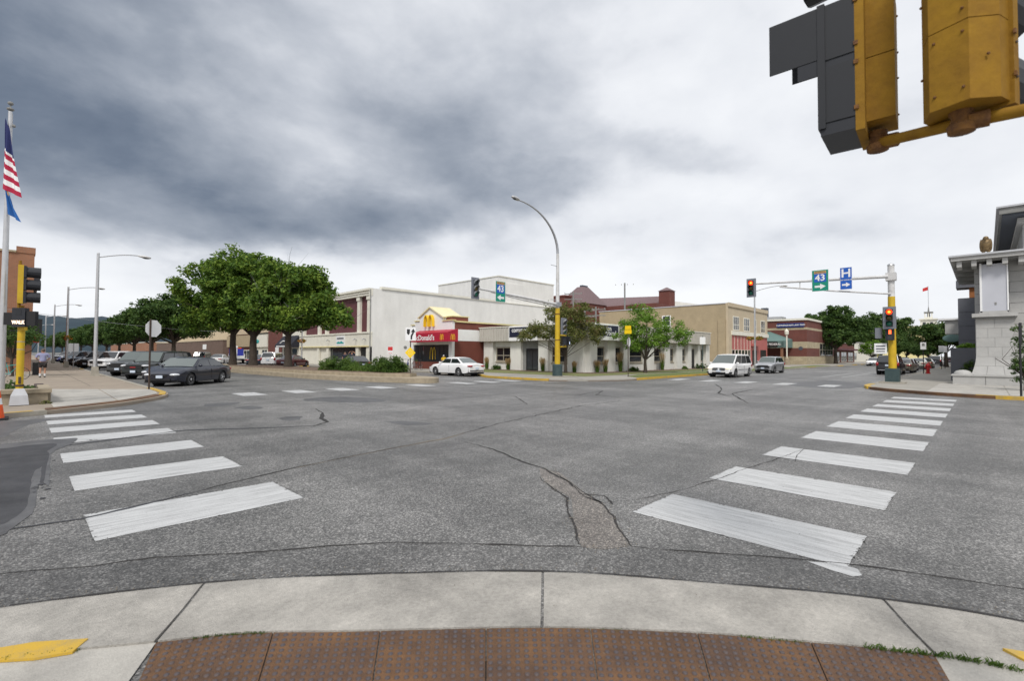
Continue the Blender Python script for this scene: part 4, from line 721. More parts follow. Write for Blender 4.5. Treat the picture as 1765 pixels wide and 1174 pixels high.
# --- red brick complex behind
h = T('red_brick_church_building','large old red brick complex with hipped tower roof and square turret','building',(95,62,.1),world=True)
h.part('tower', B(86.5,95,62.5,70,.1,13.0), 'brick_red'); tr_ = MB(); tr_.prism([(86.3,62.3),(95.2,62.3),(95.2,70.2),(86.3,70.2)],13.0,17.2,[(89.8,65.4),(92,65.4),(92,67),(89.8,67)]); h.part('tower_roof',tr_,'roof_slate')
h.part('nave', B(95,108,50,64,.1,12.8), 'brick_red'); nr = MB(); nr.add([(94,65,12.8),(105.5,51.5,13.0),(112,54,13.0),(99,69,12.8),(97.5,66.2,15.2),(106.5,54,15.6)],[(0,1,5,4),(3,4,5,2),(0,4,3),(1,2,5)]); h.part('nave_roof',nr,'roof_slate')
h.part('turret', B(101.9,104.5,50.4,53,12.0,16.2), 'brick_red'); tt = MB(); tt.prism([(101.7,50.2),(104.7,50.2),(104.7,53.2),(101.7,53.2)],16.2,17.1,[(103.1,51.6),(103.3,51.6),(103.3,51.8),(103.1,51.8)]); h.part('turret_roof',tt,'roof_slate'); h.part('brick_stack', B(84.6,87,66.5,70,.1,14.6), 'brick_red'); h.part('stack_cap', B(84.4,87.2,66.3,70.2,14.6,14.9), 'brick_red')
for k in range(5): h.part('cresting', B(90.0+k*.45,90.2+k*.45,65.6,66.4,17.2,17.6), 'roof_dark')
# --- left street, right hand side row
s1 = shop('awning_shop_building','cream shop front with black awning next to the white building','shop',30.0,44,74.6,81.5,7.6,'cream','cream'); 
aw = MB(); aw.add([(30,74.8,4.4),(30,81.2,4.4),(28.7,81.2,2.9),(28.7,74.8,2.9),(28.7,74.8,2.55),(28.7,81.2,2.55),(30,74.8,2.55),(30,81.2,2.55)],[(0,1,2,3),(3,2,5,4),(0,3,4,6),(1,7,5,2)]); s1.part('awning',aw,'black_awning'); s1.part('awning_valance_lettering', face(text('salon and spa',.5,.005),(28.69,78,2.72),(0,-1,0),(-1,0,0)), 'sign_white') if False else None
sc_ = MB().tube([(28.95,79.6,3.2),(29.1,79.0,3.55),(29.05,78.2,3.5),(29.1,77.6,3.65),(29.0,76.9,3.5)],.1,5); s1.part('awning_script',sc_,'sign_white'); s1.part('valance_stripe', B(28.66,28.7,75.4,80.6,2.62,2.8),'sign_white')
for a_,b_ in ((75.4,77.6),(78.9,80.9)): window(s1,'x',a_,b_,.5,2.5,30,.05,.12,(),(),'cream','store_glass')
s1.part('door',B(29.94,30,77.8,78.8,.1,2.4),'black')
s2 = shop('red_brick_shop_building','narrow red brick shop behind the right hand median tree','shop',30.0,44,81.6,88,8.6,'brick_red','cream'); s2.part('notice', B(29.9,29.98,83,84.4,1.8,3.0),'sign_white')
s3 = shop('cream_sign_shop_building','low shop with wide cream fascia and teal logo','shop',30.2,44,88.2,97,5.0,'cream','black',((88.8,91.5),(93,96.5)),'x',(.5,2.3)); s3.part('fascia_board', B(29.9,30.2,88.3,97,2.7,4.8),'cream'); s3.part('logo', MB().ball((29.88,93,3.7),(.06,.9,.35)), 'teal')
s4 = shop('dark_red_shop_building','low dark red brick shop with tan fascia between median tree trunks','shop',30.4,44,97.2,112,5.2,'brick_red','tan_light',((98.5,102),(104,109)),'x',(.5,2.2)); s4.part('fascia_board', B(30.1,30.4,97.3,112,2.8,5.0),'tan_stucco')
s5 = shop('brown_block_building','long low brown block wall building at the far end of the left street','building',31,60,118,190,4.4,'brick_brown','tan_light'); s5.part('upper_storey', B(35,60,122,188,4.5,8.6),'tan_light'); s5.part('wall_notice', B(30.9,30.98,131,134,2.4,3.6),'sign_white')
shop('far_left_building','distant brick building behind the left street trees','building',31,60,200,300,5.0,'brick_orange','cream')
# --- brick building at far left
l = T('orange_brick_building','tall orange brick building at the left edge behind the pedestrian signal','building',(0,56,.1),world=True)
l.part('wall', B(-14,.75,55,86,.1,9.6), 'brick_orange'); l.part('parapet_block', B(-.3,.8,54.95,56.5,9.6,10.1), 'brick_orange'); l.part('cornice', B(-.2,1.15,56.6,86,7.6,8.1), 'steel_blue'); l.part('dark_awning', B(-14,1.3,54.0,55,3.1,4.3),'matte_black'); l.part('shop_glazing', B(-9,-1.6,54.94,55,.5,3.0),'dark_glass'); l.part('stone_coping', B(-14,-.3,54.9,55.3,9.6,9.75),'limestone')
l.part('street_sign_board', B(.8,1.5,70,70.1,2.6,3.9),'sign_red')
for a_ in (-11,-7,-3): window(l,'y',a_,a_+1.6,5.4,7.6,55,.05,.14,(),(.5,),'cream')
shop('dark_shop_building','dark brick shop row beyond the orange brick building','shop',-14,.4,87,130,6.5,'brick_red','cream')
# --- stone bank on the right
k = T('stone_bank_building','monumental pale stone bank with overhanging cornices behind the stone pedestal','bank',(41,-4,.12),world=True)
BX = 39.3
cr = 0
for r_ in range(11):
    z0_, z1_ = .55+r_*.6, .55+(r_+1)*.6
    x_ = .38
    cut = [.38]; yy = .38-(.7 if r_%2 else 1.4)
    while yy > -9: cut.append(yy); yy -= 1.4
    cut.append(-9)
    for a_, b_ in zip(cut,cut[1:]): k.part('stone_block', B(BX-.02-.01*((r_+int(a_*3))%3),BX+.3,b_+.012,a_-.012,z0_+.01,z1_-.01), 'granite')
k.part('wall_core', B(BX+.05,60,-9,.36,.12,7.2), 'granite_dark'); k.part('side_wall', B(BX+.05,60,.36,.40,.12,7.2), 'granite')
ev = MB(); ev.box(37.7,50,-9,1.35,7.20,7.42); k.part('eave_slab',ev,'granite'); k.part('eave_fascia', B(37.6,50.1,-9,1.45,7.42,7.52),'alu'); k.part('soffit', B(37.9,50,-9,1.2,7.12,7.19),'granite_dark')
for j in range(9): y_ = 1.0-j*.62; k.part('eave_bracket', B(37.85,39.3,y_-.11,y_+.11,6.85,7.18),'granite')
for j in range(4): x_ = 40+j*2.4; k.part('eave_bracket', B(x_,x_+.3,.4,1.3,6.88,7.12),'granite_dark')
k.part('upper_wall', B(43,58,-12,-1.75,7.5,10.1), 'granite_dark'); k.part('upper_pier', B(42.4,43.0,-2.55,-1.75,7.5,9.75),'granite'); k.part('upper_pier', B(42.4,43.0,-5,-4.2,7.5,9.75),'granite'); k.part('upper_cornice', B(41.6,60,-12,-1.5,9.75,10.0),'granite'); k.part('upper_eave', B(40.5,60,-12,-.72,10.15,10.5),'granite_dark'); k.part('upper_eave_cap', B(40.4,60.1,-12,-.6,10.5,10.6),'alu'); k.part('upper_soffit', B(40.7,60,-12,-.85,10.05,10.14),'roof_dark')
# pedestal
p = T('stone_pedestal','flared pale stone pedestal with a blank white panel box on the right corner','monument',(38.2,-.4,.12),world=True)
pst = MB(); pst.box(37.3,39.2,.02,1.35,.12,.60); p.part('plinth_stone', pst, 'granite'); p.part('plinth_stone', B(37.3,39.2,-3.2,0,.12,.60),'granite'); p.part('plinth_stone', B(37.3,39.2,-6.4,-3.22,.12,.60),'granite'); cpst = B(37.24,39.2,-6.4,1.42,.60,.67); p.part('plinth_cap', cpst, 'granite')
rows = [.67,1.17,1.70,2.24,2.78,3.31,3.86]
def hw(z): t_ = min(1,max(0,(z-.6)/1.5)); return .76+.26*(1-t_)**2.2
for r_ in range(6):
    za, zb_ = rows[r_]+.004, rows[r_+1]-.004; cuts = [-1,-.02,.02,1] if r_%2==1 else [-1,-.42,-.38,.42,.46,1]
    segs = [(-1,-.376),(-.364,.364),(.376,1)] if r_%2==0 else [(-1,-.006),(.006,1)]
    for a_, b_ in segs:
        q = MB(); ns = 5 if r_ < 2 else 1; vs = []
        for i in range(ns+1):
            z_ = za+(zb_-za)*i/ns; w_ = hw(z_); y0_, y1_ = -.40+a_*w_, -.40+b_*w_; xf = 38.45-(w_-.76)*1.1
            vs += [(xf,y0_,z_),(xf,y1_,z_),(39.2,y1_,z_),(39.2,y0_,z_)]
        fs = [(0,3,2,1),tuple(4*ns+j for j in range(4))]
        for i in range(ns): fs += [(4*i+j,4*i+(j+1)%4,4*i+4+(j+1)%4,4*i+4+j) for j in range(4)]
        q.add(vs,fs); p.part('stone_block',q,'granite')
p.part('core', B(38.53,39.25,-1.1,.3,.6,3.9),'granite_dark'); p.part('cap', B(38.15,39.25,-1.32,.52,3.95,4.15),'granite'); p.part('cap_moulding', B(38.28,39.25,-1.2,.40,3.84,3.95),'granite_dark')
p.part('panel_box', B(38.35,39.2,-.92,.08,4.28,6.95),'panel_white'); p.part('panel_edge', B(38.3,38.36,-.98,-.92,4.2,7.0),'sign_white'); p.part('panel_edge', B(38.3,38.36,.08,.17,4.2,7.0),'sign_white'); p.part('panel_foot', B(38.3,39.2,-1.0,.2,4.15,4.28),'granite'); p.part('panel_mark', B(38.33,38.35,-.5,-.42,4.62,4.76),'granite_dark')
hd = MB(); hd.lathe([(.40,0),(.38,.10),(.28,.2),(.12,.25),(.02,.26)],16,(38.3,.95,.67)); 
solo('stone_dome', hd, 'granite', 'pale half round stone cap sitting behind the plinth', 'stone', loc=(38.3,.95,.67), smooth=50)
gw = T('grey_wing_wall','blue grey panelled wall standing behind the bank pedestal','wall',(62,-1,.12),world=True)
for r_ in range(5): gw.part('wall_panel', B(60.98+.01*(r_%2),61.3,-4,1.75,.6+r_*1.3,.6+(r_+1)*1.3-.03), 'steel_blue')
gw.part('wall_base', B(60.6,61.3,-4,1.9,.12,.58),'steel_blue'); gw.part('wall_core', B(61.05,90,-4,1.72,.12,7.1),'joint')
ch = T('orange_brick_chimney','orange brick chimney with dark blue tiled cap above the grey wall','chimney',(63,1,7.1),world=True); ch.part('stack', B(62.6,64.2,-.4,1.0,7.1,8.7),'terracotta'); ch.part('tiled_cap', B(62.3,64.5,-.7,1.9,8.2,8.9),'steel_blue'); ch.part('upper_stack', B(62.8,64,-.2,.8,8.9,9.4),'terracotta')
fs_ = T('hanging_shop_sign','white cornice shop sign with green oval hanging below','sign',(76,3,3),world=True); fs_.part('cornice', B(75,78,1.7,3.9,5.9,6.1),'sign_white'); fs_.part('sign_box', B(75.3,78,1.7,3.3,4.3,5.9),'granite'); fs_.part('oval', MB().ball((75.3,2.7,3.8),(.1,.9,.45)),'green_awning')
shop('far_right_building','low shop front beyond the grey wall on the right sidewalk','shop',91,150,-14,1.5,6.0,'brick_red','cream')
# far hotel tower
ht = T('tower_building','distant pale multi storey block with stepped tower and lantern top','building',(520,38,0),world=True)
ht.part('block', B(512,560,36,60,0,25),'cream'); ht.part('tower', B(520,532,28,38.0,0,31.5),'cream'); ht.part('tower_cornice', B(519,533,27.2,38.8,31.5,32.6),'cream'); ht.part('lantern', B(523,529,30.6,35.4,32.6,34),'cream')
for a_ in (30.8,33.0,35.2): ht.part('lantern_column', B(523,523.6,a_-.35,a_+.35,34,37.4),'cream')
ht.part('lantern_core', B(525,527.5,32.2,33.9,34,37.4),'granite_dark'); ht.part('lantern_roof', B(522.6,529.4,30.2,35.8,37.4,38.4),'granite_dark'); ht.part('spire', MB().tube([(526,33,38.4),(526,33,43)],[.7,.15],6),'granite_dark'); ht.part('flag_staff', MB().tube([(526,33,43),(526,33,60)],.18,5),'galv')
fg = MB(); fg.add([(526,33,56.5),(526,33,59.5),(526,36.5,58.2),(526,36.5,55.6)],[(0,1,2,3)]); ht.part('flag', fg, 'sign_red')
for r_ in range(4):
    for a_ in (38.5,42,45.5,49,52.5): ht.part('window', B(511.7,512,a_,a_+2.2,6+r_*4.8,8.6+r_*4.8),'dark_glass')
for z_ in (22,27): 
    for a_ in (30,34.5): ht.part('window', B(519.7,520,a_,a_+1.8,z_,z_+2.6),'dark_glass')
# ================================================================== SIGNALS, POLES, SIGNS
def signal(name_loc, rz, label, lit=None, back=True, n=3, body='signal_grey', z=0, bm='signal_grey', s=.34, group='traffic signal heads', vm='signal_black'):
    """head facing local -X, origin at bottom centre; sections top to bottom red amber green"""
    t = T('traffic_signal', label, 'traffic signal', name_loc, rz, group)
    hh = s*n
    bx = MB(); bx.box(0,.2,-s/2,s/2,0,hh); t.part('housing',bx,body)
    if back:
        w_ = s/2+.14; bp = MB(); 
        for y0_,y1_,z0_,z1_ in ((-w_,-s/2-.002,-.14,hh+.14),(s/2+.002,w_,-.14,hh+.14),(-s/2,s/2,hh,hh+.14),(-s/2,s/2,-.14,0)): bp.box(.03,.05,y0_,y1_,z0_,z1_)
        t.part('backplate',bp,bm)
    for i in range(n):
        zc_ = hh-(i+.5)*s; nm = ('red_lens','amber_lens','green_lens')[i%3]; on = lit == i
        df = MB(); df.box(-.012,0,-s/2+.01,s/2-.01,zc_-s/2+.01,zc_+s/2-.01); t.part('lens_door',df,'signal_black')
        L_ = MB(); L_.lathe([(s*.44,-.013),(s*.42,-.03),(s*.3,-.05),(s*.12,-.058),(.004,-.06)],16,(0,0,zc_),'x'); t.part(nm,L_,('lens_red_on' if on else ('lens_dark','lens_amber','lens_green')[i%3]) if i%3==0 else ('lens_dark','lens_amber','lens_green')[i%3],smooth=80)
        if on: L2 = MB(); L2.lathe([(s*.2,-.058),(s*.1,-.064),(.003,-.066)],12,(0,0,zc_),'x'); t.part('lamp_glow',L2,'lens_red_core')
        vz = MB(); rr = s*.47; k_ = 14
        vs = []
        for j in range(k_+1):
            a = math.pi*(-.22+1.44*j/k_); dl = .26 if .1 < a < 3.0 else .15
            for q, rad in ((0,rr),(1,rr)): vs.append((-.012-dl*q*(.55+.45*math.sin(max(min(a,3.14),0))), math.cos(a)*rad, zc_+math.sin(a)*rad))
        vz.add(vs,[(2*j,2*j+1,2*j+3,2*j+2) for j in range(k_)]); 
        vi = MB(); vi.v = [Vector((v.x, v.y*.965, zc_+(v.z-zc_)*.965)) for v in vz.v]; vi.f = [f[::-1] for f in vz.f]; nb = len(vz.v); vz.v += vi.v; vz.f += [tuple(q+nb for q in f) for f in vi.f]
        vz.f += [(2*j+1,nb+2*j+1,nb+2*j+3,2*j+3) for j in range(k_)]
        t.part('visor',vz,vm)
    return t
def sign43(loc, rz, arrow, label, w_=.92, h_=1.36):
    t = T('route_sign', label, 'road sign', loc, rz, 'green route signs on the mast arms')
    f = lambda poly, off, th=.004: face(flat(poly,th),(-off,0,0),(0,-1,0),(-1,0,0))
    r = lambda x0,x1,y0,y1: [(x0,y0),(x1,y0),(x1,y1),(x0,y1)]
    t.part('panel', f(r(-w_/2,w_/2,-h_/2,h_/2),0,.012),'sign_white'); t.part('green_field', f(r(-w_/2+.02,w_/2-.02,-h_/2+.02,h_/2-.02),.0125),'sign_green'); t.part('shield', f(r(-.33,.33,-.10,.50),.017),'sign_blue'); t.part('shield_header', f(r(-.33,.33,.44,.60),.021),'sign_tan')
    t.part('route_number', face(text('43',.56,.003),(-.026,0,.16),(0,-1,0),(-1,0,0)),'sign_white'); sgn = 1 if arrow=='right' else -1
    t.part('arrow', f([(x*.6*sgn,y*.52-.38) for x,y in ARROW],.018),'sign_white'); t.part('header_lettering', face(text('MINNESOTA',.105,.002),(-.026,0,.52),(0,-1,0),(-1,0,0)),'sign_navy'); return t
# right mast arm
rp = T('signal_pole','yellow and white signal pole with long mast arm on the right corner','signal pole',(35.9,3.9,.12),world=True)
rp.part('concrete_footing', MB().box(35.3,36.5,3.3,4.5,.1,.2),'kerb_concrete'); rp.part('base_cover', MB().box(35.57,36.23,3.57,4.23,.2,.98),'dark_green_metal'); rp.part('lower_pole', MB().tube([(35.9,3.9,.98),(35.9,3.9,5.2)],[.2,.175],14),'signal_yellow',smooth=50); rp.part('upper_pole', MB().tube([(35.9,3.9,5.2),(35.9,3.9,7.05)],.165,14),'pole_white',smooth=50); rp.part('pole_cap', MB().lathe([(.19,0),(.15,.08),(.03,.13)],14,(35.9,3.9,7.05)),'galv')
rp.part('arm_clamp', MB().box(35.62,36.15,3.66,4.14,6.15,6.6),'pole_white'); rp.part('mast_arm', MB().tube([(35.65,4.0,6.38),(35.65,7.2,6.50),(35.65,11.25,6.66)],[.10,.085,.06],10),'pole_white',smooth=50); rp.part('arm_brace', MB().tube([(35.7,3.9,5.35),(35.7,6.8,5.78),(35.7,9.8,6.32)],.05,8),'pole_white',smooth=50); rp.part('brace_strut', MB().tube([(35.68,8.6,6.1),(35.68,8.6,6.55)],.03,6),'pole_white')
signal((35.5,11.55,5.88),0,'traffic signal showing red at the tip of the right mast arm',0)
signal((35.42,3.96,3.42),0,'larger looking traffic signal showing red clamped to the yellow pole on the right corner',0,group='traffic signal heads')
pc = T('pedestrian_signal','black pedestrian signal with lit orange hand under the red light','pedestrian signal',(35.5,3.95,2.62)); pc.part('housing',MB().box(-.1,.12,-.2,.2,0,.66),'signal_black'); pc.part('hand_symbol',MB().box(-.112,-.1,-.07,.05,.36,.6),'hand_on'); pc.part('visor',MB().box(-.3,-.1,-.2,.2,.62,.66),'signal_black'); pc.part('walk_lens',MB().box(-.108,-.1,-.1,.1,.06,.26),'lens_dark')
pc2 = T('pedestrian_signal','grey sided pedestrian signal turned away behind the yellow pole on the right corner','pedestrian signal',(35.9,4.38,2.75)); pc2.part('housing',MB().box(-.2,.2,0,.3,0,.62),'signal_grey'); pc2.part('visor',MB().box(-.22,.22,.3,.5,.3,.34),'signal_black')
ps = T('lane_notice_sign','small white notice sign below the pedestrian signals','sign',(35.66,4.42,1.95)); ps.part('panel',MB().box(0,.02,-.3,.3,-.12,.5),'sign_white'); ps.part('text_line',MB().box(-.006,0,-.22,.22,.3,.36),'sign_navy'); ps.part('text_line',MB().box(-.006,0,-.22,.22,.14,.20),'sign_navy'); ps.part('text_line',MB().box(-.006,0,-.2,.2,.0,.05),'sign_navy')
sign43((35.52,7.42,6.48),0,'right','green route 43 sign with arrow pointing right on the right mast arm')
hs = T('hospital_sign','blue H sign with arrow pointing right on the mast arm','road sign',(35.52,6.05,6.47)); F_ = lambda poly,off,th=.004: face(flat(poly,th),(-off,0,0),(0,-1,0),(-1,0,0))
hs.part('panel',F_([(-.31,-.08),(.31,-.08),(.31,.68),(-.31,.68)],0,.012),'sign_white'); hs.part('blue_field',F_([(-.295,-.065),(.295,-.065),(.295,.665),(-.295,.665)],.0125),'sign_blue'); hs.part('letter',face(text('H',.72,.003),(-.018,0,.3),(0,-1,0),(-1,0,0)),'sign_white')
hs.part('panel',F_([(-.31,-.68),(.31,-.68),(.31,-.10),(-.31,-.10)],0,.012),'sign_white'); hs.part('blue_field',F_([(-.295,-.665),(.295,-.665),(.295,-.115),(-.295,-.115)],.0125),'sign_blue'); hs.part('arrow',F_([(x*.42,y*.42-.39) for x,y in ARROW],.018),'sign_white')
# far corner pole
fp = T('signal_pole','tall white and yellow lamp and signal pole in front of the low corner store','signal pole',(26.9,21.8,.11),world=True); X_, Y_ = 26.9, 21.8
fp.part('concrete_footing',MB().box(X_-.7,X_+.9,Y_-.8,Y_+.7,.08,.16),'kerb_concrete'); fp.part('base_cover',MB().lathe([(.36,0),(.36,.78),(.30,.84)],16,(X_,Y_,.16)),'dark_green_metal',smooth=40); fp.part('lower_pole',MB().tube([(X_,Y_,1.0),(X_,Y_,5.0)],[.20,.165],14),'signal_yellow',smooth=50)
fp.part('upper_pole',MB().tube([(X_,Y_,5.0),(X_,Y_,8.9)],[.14,.10],12),'pole_white',smooth=50); fp.part('arm_bracket',MB().box(X_-.26,X_+.2,Y_-.2,Y_+.2,5.12,5.42),'galv')
arc_ = [(X_-4.1*(1-math.cos(t))*.98, Y_, 8.9+2.95*math.sin(t)) for t in [math.pi/2*i/14 for i in range(15)]]; fp.part('lamp_arm',MB().tube(arc_,[.10-.004*i for i in range(15)],10),'galv',smooth=60)
fp.part('mast_arm',MB().tube([(X_-.2,Y_,5.28),(X_-4,Y_,5.48),(X_-7.8,Y_,5.66)],[.115,.09,.06],10),'pole_white',smooth=50); fp.part('arm_brace',MB().tube([(X_-.2,Y_,4.98+.1),(X_-3.5,Y_,5.28),(X_-6.5,Y_,5.52)],[.05,.05,.035],8),'pole_white',smooth=50)
lh = MB(); lh.lathe([(.03,0),(.12,.08),(.17,.3),(.16,.5),(.1,.68),(.02,.74)],12,(0,0,0),'x'); lh.v = [Vector((X_-4.0-v.x, Y_+v.y, 11.86+v.z*.7+v.x*.12)) for v in lh.v]; fp.part('lamp_head',lh,'alu',smooth=60); fp.part('lamp_lens',MB().ball((X_-4.4,Y_,11.86),(.24,.13,.07)),'lens_dark')
for z_,dl in ((9.0-.0,0),(6.55,.0)): fp.part('pole_spike',MB().tube([(X_,Y_,z_-1.0),(X_-.75,Y_,z_-.98)],.022,5),'galv')
fp.part('pole_band',MB().lathe([(.205,0),(.205,.06)],14,(X_,Y_,4.55)),'rust'); fp.part('pole_band',MB().lathe([(.205,0),(.205,.05)],14,(X_,Y_,2.7)),'rust')
fs = signal((19.05,21.72,5.12),R(90),'traffic signal with lit-grey coloured visors at the tip of the far mast arm',None,vm='galv'); signal((27.35,21.55,3.15),R(90),'traffic signal with lit-grey coloured visors fixed beside the yellow post of the far pole',None,vm='galv')  # light falling on the visors is put into their pale metal colour
sign43((21.0,21.60,5.60),R(90),'left','green route 43 sign with arrow pointing left on the far mast arm',.86,1.3)
for (dx,rz_,lb) in ((-.1,R(75),'left hand pedestrian signal box of the pair under the far pole signal'),(.42,R(105),'right hand pedestrian signal box with blue white figure under the far pole signal')):
    q = T('pedestrian_signal',lb,'pedestrian signal',(27.25+dx,21.4,2.35),rz_,'pair of pedestrian signals on the far pole'); q.part('housing',MB().box(-.08,.12,-.17,.17,0,.62),'signal_black'); q.part('upper_lens',MB().box(-.088,-.08,-.1,.1,.35,.55),'lens_dark'); q.part('walk_symbol',MB().box(-.088,-.08,-.03,.04,.08,.25),'walk_blue' if dx>0 else 'lens_dark'); q.part('visor',MB().box(-.26,-.08,-.17,.17,.58,.62),'signal_black')
br = solo('signal_bracket',MB().box(27.36,27.44,21.45,21.6,2.25,3.1).box(26.9,27.5,21.45,21.55,2.2,2.28).box(26.9,27.5,21.45,21.55,3.02,3.1),'signal_yellow','yellow bracket frame carrying the pedestrian signals on the far pole','bracket',loc=(27.2,21.5,2.2))
# left corner yellow pole
LX_, LY_ = .05, 20.45
lp = T('signal_pole','slim yellow signal post on the low stone wall at the left corner','signal pole',(LX_,LY_,.1),world=True)
bs_ = MB(); bs_.prism([(LX_-.21,LY_-.21),(LX_+.21,LY_-.21),(LX_+.21,LY_+.21),(LX_-.21,LY_+.21)],.12,.40,[(LX_-.18,LY_-.18),(LX_+.18,LY_-.18),(LX_+.18,LY_+.18),(LX_-.18,LY_+.18)]); bs_.prism([(LX_-.18,LY_-.18),(LX_+.18,LY_-.18),(LX_+.18,LY_+.18),(LX_-.18,LY_+.18)],.40,.60,[(LX_-.1,LY_-.1),(LX_+.1,LY_-.1),(LX_+.1,LY_+.1),(LX_-.1,LY_+.1)]); lp.part('base',bs_,'alu')
lp.part('post',MB().tube([(LX_,LY_,.6),(LX_,LY_,2.75)],.085,14),'signal_yellow',smooth=50); lp.part('collar',MB().lathe([(.10,0),(.10,.06)],12,(LX_,LY_,.66)),'brown_post'); lp.part('bolt_plate',MB().box(LX_-.03,LY_*0+LX_+.03,LY_-.1,LY_-.08,.75,.95),'brown_post'); lp.part('top_fitting',MB().lathe([(.06,0),(.11,.05),(.11,.12),(.05,.18),(.05,.32)],12,(LX_,LY_,2.74)),'signal_yellow_old')
for z_ in (1.75,1.98): lp.part('steel_band',MB().lathe([(.088,0),(.088,.018)],14,(LX_,LY_,z_)),'galv')
# signal head faces -Y-X; seen from its side: yellow back plate strip + black visors towards +X
sg = T('traffic_signal','three section signal with yellow back and long black visors at the left edge','traffic signal',(LX_,LY_,3.12),R(176)); S=.33
sg.part('housing',MB().box(-.02,.10,-.17,.17,0,1.14),'signal_yellow'); sg.part('hanger',MB().tube([(.07,0,-.2),(.07,0,0)],.04,8),'signal_yellow_old'); sg.part('top_knob',MB().tube([(.07,0,1.14),(.07,0,1.28)],.035,8),'signal_yellow_old')
for i in range(3):
    zc_ = .95-.375*i; sg.part('lens_door',MB().box(-.08,-.02,-.17,.17,zc_-.17,zc_+.17),'signal_black'); sg.part('visor',MB().lathe([(.16,0),(.155,.3),(.145,.3),(.14,.02)],14,(-.38,0,zc_),'x'),'signal_black')
wk = T('pedestrian_signal','black pedestrian signal box reading WALK in lit letters at the left corner','pedestrian signal',(LX_+.02,LY_-.12,2.42),R(-135)+math.pi,None)
wk.part('housing',MB().box(-.13,.0,-.19,.19,0,.56),'signal_black'); wk.part('side_visor',MB().box(-.10,.0,-.46,-.195,.04,.46),'matte_black'); wk.part('side_visor',MB().box(-.10,.0,.195,.46,.06,.42),'matte_black')
wk.part('lit_lettering',face(text('WALK',.145,.003),(-.134,0,.13),(0,-1,0),(-1,0,0),.9),'walk_on'); wk.part('dark_hand',MB().box(-.134,-.13,-.08,.08,.34,.52),'signal_slate'); wk.part('mounting_clamp',MB().box(-.02,.1,-.05,.05,-.1,.06),'signal_yellow')
# near signals, top right
def frame(dirv): return math.atan2(dirv[1],dirv[0])
nb_ = T('signal_pole','yellow signal post standing just right of the view with pipe brackets','signal pole',(2.95,-.42,0),world=True)
nb_.part('post',MB().tube([(2.95,-.42,.01),(2.95,-.42,4.4)],.06,14),'signal_yellow_old',smooth=50); nb_.part('post_base',MB().lathe([(.18,0),(.16,.3),(.07,.42)],14,(2.95,-.42,.01)),'alu')
E1, E2, E3, PP = Vector((3.205,.395,2.845)), Vector((2.90,.06,2.735)), Vector((2.80,-.13,2.70)), Vector((2.95,-.42,2.73))
nb_.part('lower_pipe',MB().tube([E1,E2,PP],.026,12),'signal_yellow_old',smooth=60); nb_.part('upper_pipe',MB().tube([E1+Vector((0,0,.86)),E2+Vector((0,0,1.18)),PP+Vector((0,0,1.12))],.030,12),'signal_yellow_old',smooth=60)
for q in (E1,E2):
    mb = MB(); mb.lathe([(.028,-.048),(.048,-.042),(.052,-.012),(.040,.0),(.034,.025),(.044,.045),(.044,.06)],14,tuple(q)); nb_.part('pipe_elbow',mb,'rust',smooth=40); nb_.part('pipe_collar',MB().tube([q+(PP-q).normalized()*.02,q+(PP-q).normalized()*.09],.037,12),'rust',smooth=50)
nb_.part('pipe_elbow',MB().lathe([(.05,0),(.06,.04),(.05,.1)],12,tuple(E1+Vector((0,0,.80)))),'rust',smooth=40)
# left head: two sections, seen from its side, facing +Y
ls_ = T('pedestrian_signal','two section yellow signal with dark slate doors and visor, seen from the side overhead','pedestrian signal',(3.175,.40,2.93),R(-90)+R(3),None)
# local -X is facing direction -> world +Y
hb = MB(); hb.box(-.03,.09,-.09,.13,0,.335); hb.box(-.03,.09,-.09,.13,.34,.675); ls_.part('housing',hb,'signal_yellow_old')
for z_ in (.05,.29,.39,.62): ls_.part('hinge',MB().box(-.075,-.055,-.172,-.165,z_,z_+.02),'rust'); ls_.part('hinge',MB().box(-.075,-.055,.165,.172,z_,z_+.02),'rust')
for z_ in (.07,.27,.41,.61): ls_.part('housing_bolt',MB().ball((.092,.10,z_),.006,6,4),'rust')
ls_.part('housing_rim',MB().box(-.07,-.03,-.165,.165,-.06,.69),'signal_yellow_old')
for z_ in (.02,.36): ls_.part('lens_door',MB().box(-.20,-.07,-.165,.165,z_,z_+.30),'signal_slate'); ls_.part('door_rib',MB().box(-.235,-.20,-.172,.172,z_-.03,z_+.31),'signal_slate')
ls_.part('door_gap',MB().box(-.21,-.07,-.16,.16,.32,.36),'signal_black'); ls_.part('visor',MB().box(-.47,-.235,-.168,-.160,.375,.66).box(-.42,-.235,.160,.168,.45,.66).box(-.47,-.235,-.16,.16,.652,.66),'signal_slate'); ls_.part('lower_visor',MB().box(-.33,-.235,-.165,-.155,.29,.375),'signal_black'); ls_.part('lower_door',MB().box(-.225,-.07,-.16,.16,-.045,.018),'signal_black')
for z_ in (.05,.27,.42,.60): ls_.part('screw',MB().ball((-.225,.174,z_),.008,6,4),'chrome'); 
us_ = T('traffic_signal','black visored signal head above the frame over the slate doored signal','traffic signal',(3.19,.405,3.76),R(-93),None); us_.part('housing',MB().box(-.03,.15,-.17,.17,0,1.0),'signal_yellow_old'); us_.part('lens_door',MB().box(-.06,-.03,-.17,.17,0,1.0),'signal_black')
for i in range(3): us_.part('visor',MB().lathe([(.16,0),(.155,.26),(.147,.26),(.15,.0)],14,(-.32,0,.17+.335*i),'x'),'signal_black')
rs_ = T('traffic_signal','large yellow signal head seen from behind with faceted weathered back, top right','traffic signal',(2.90,.055,2.785),R(-20)+math.pi,None)
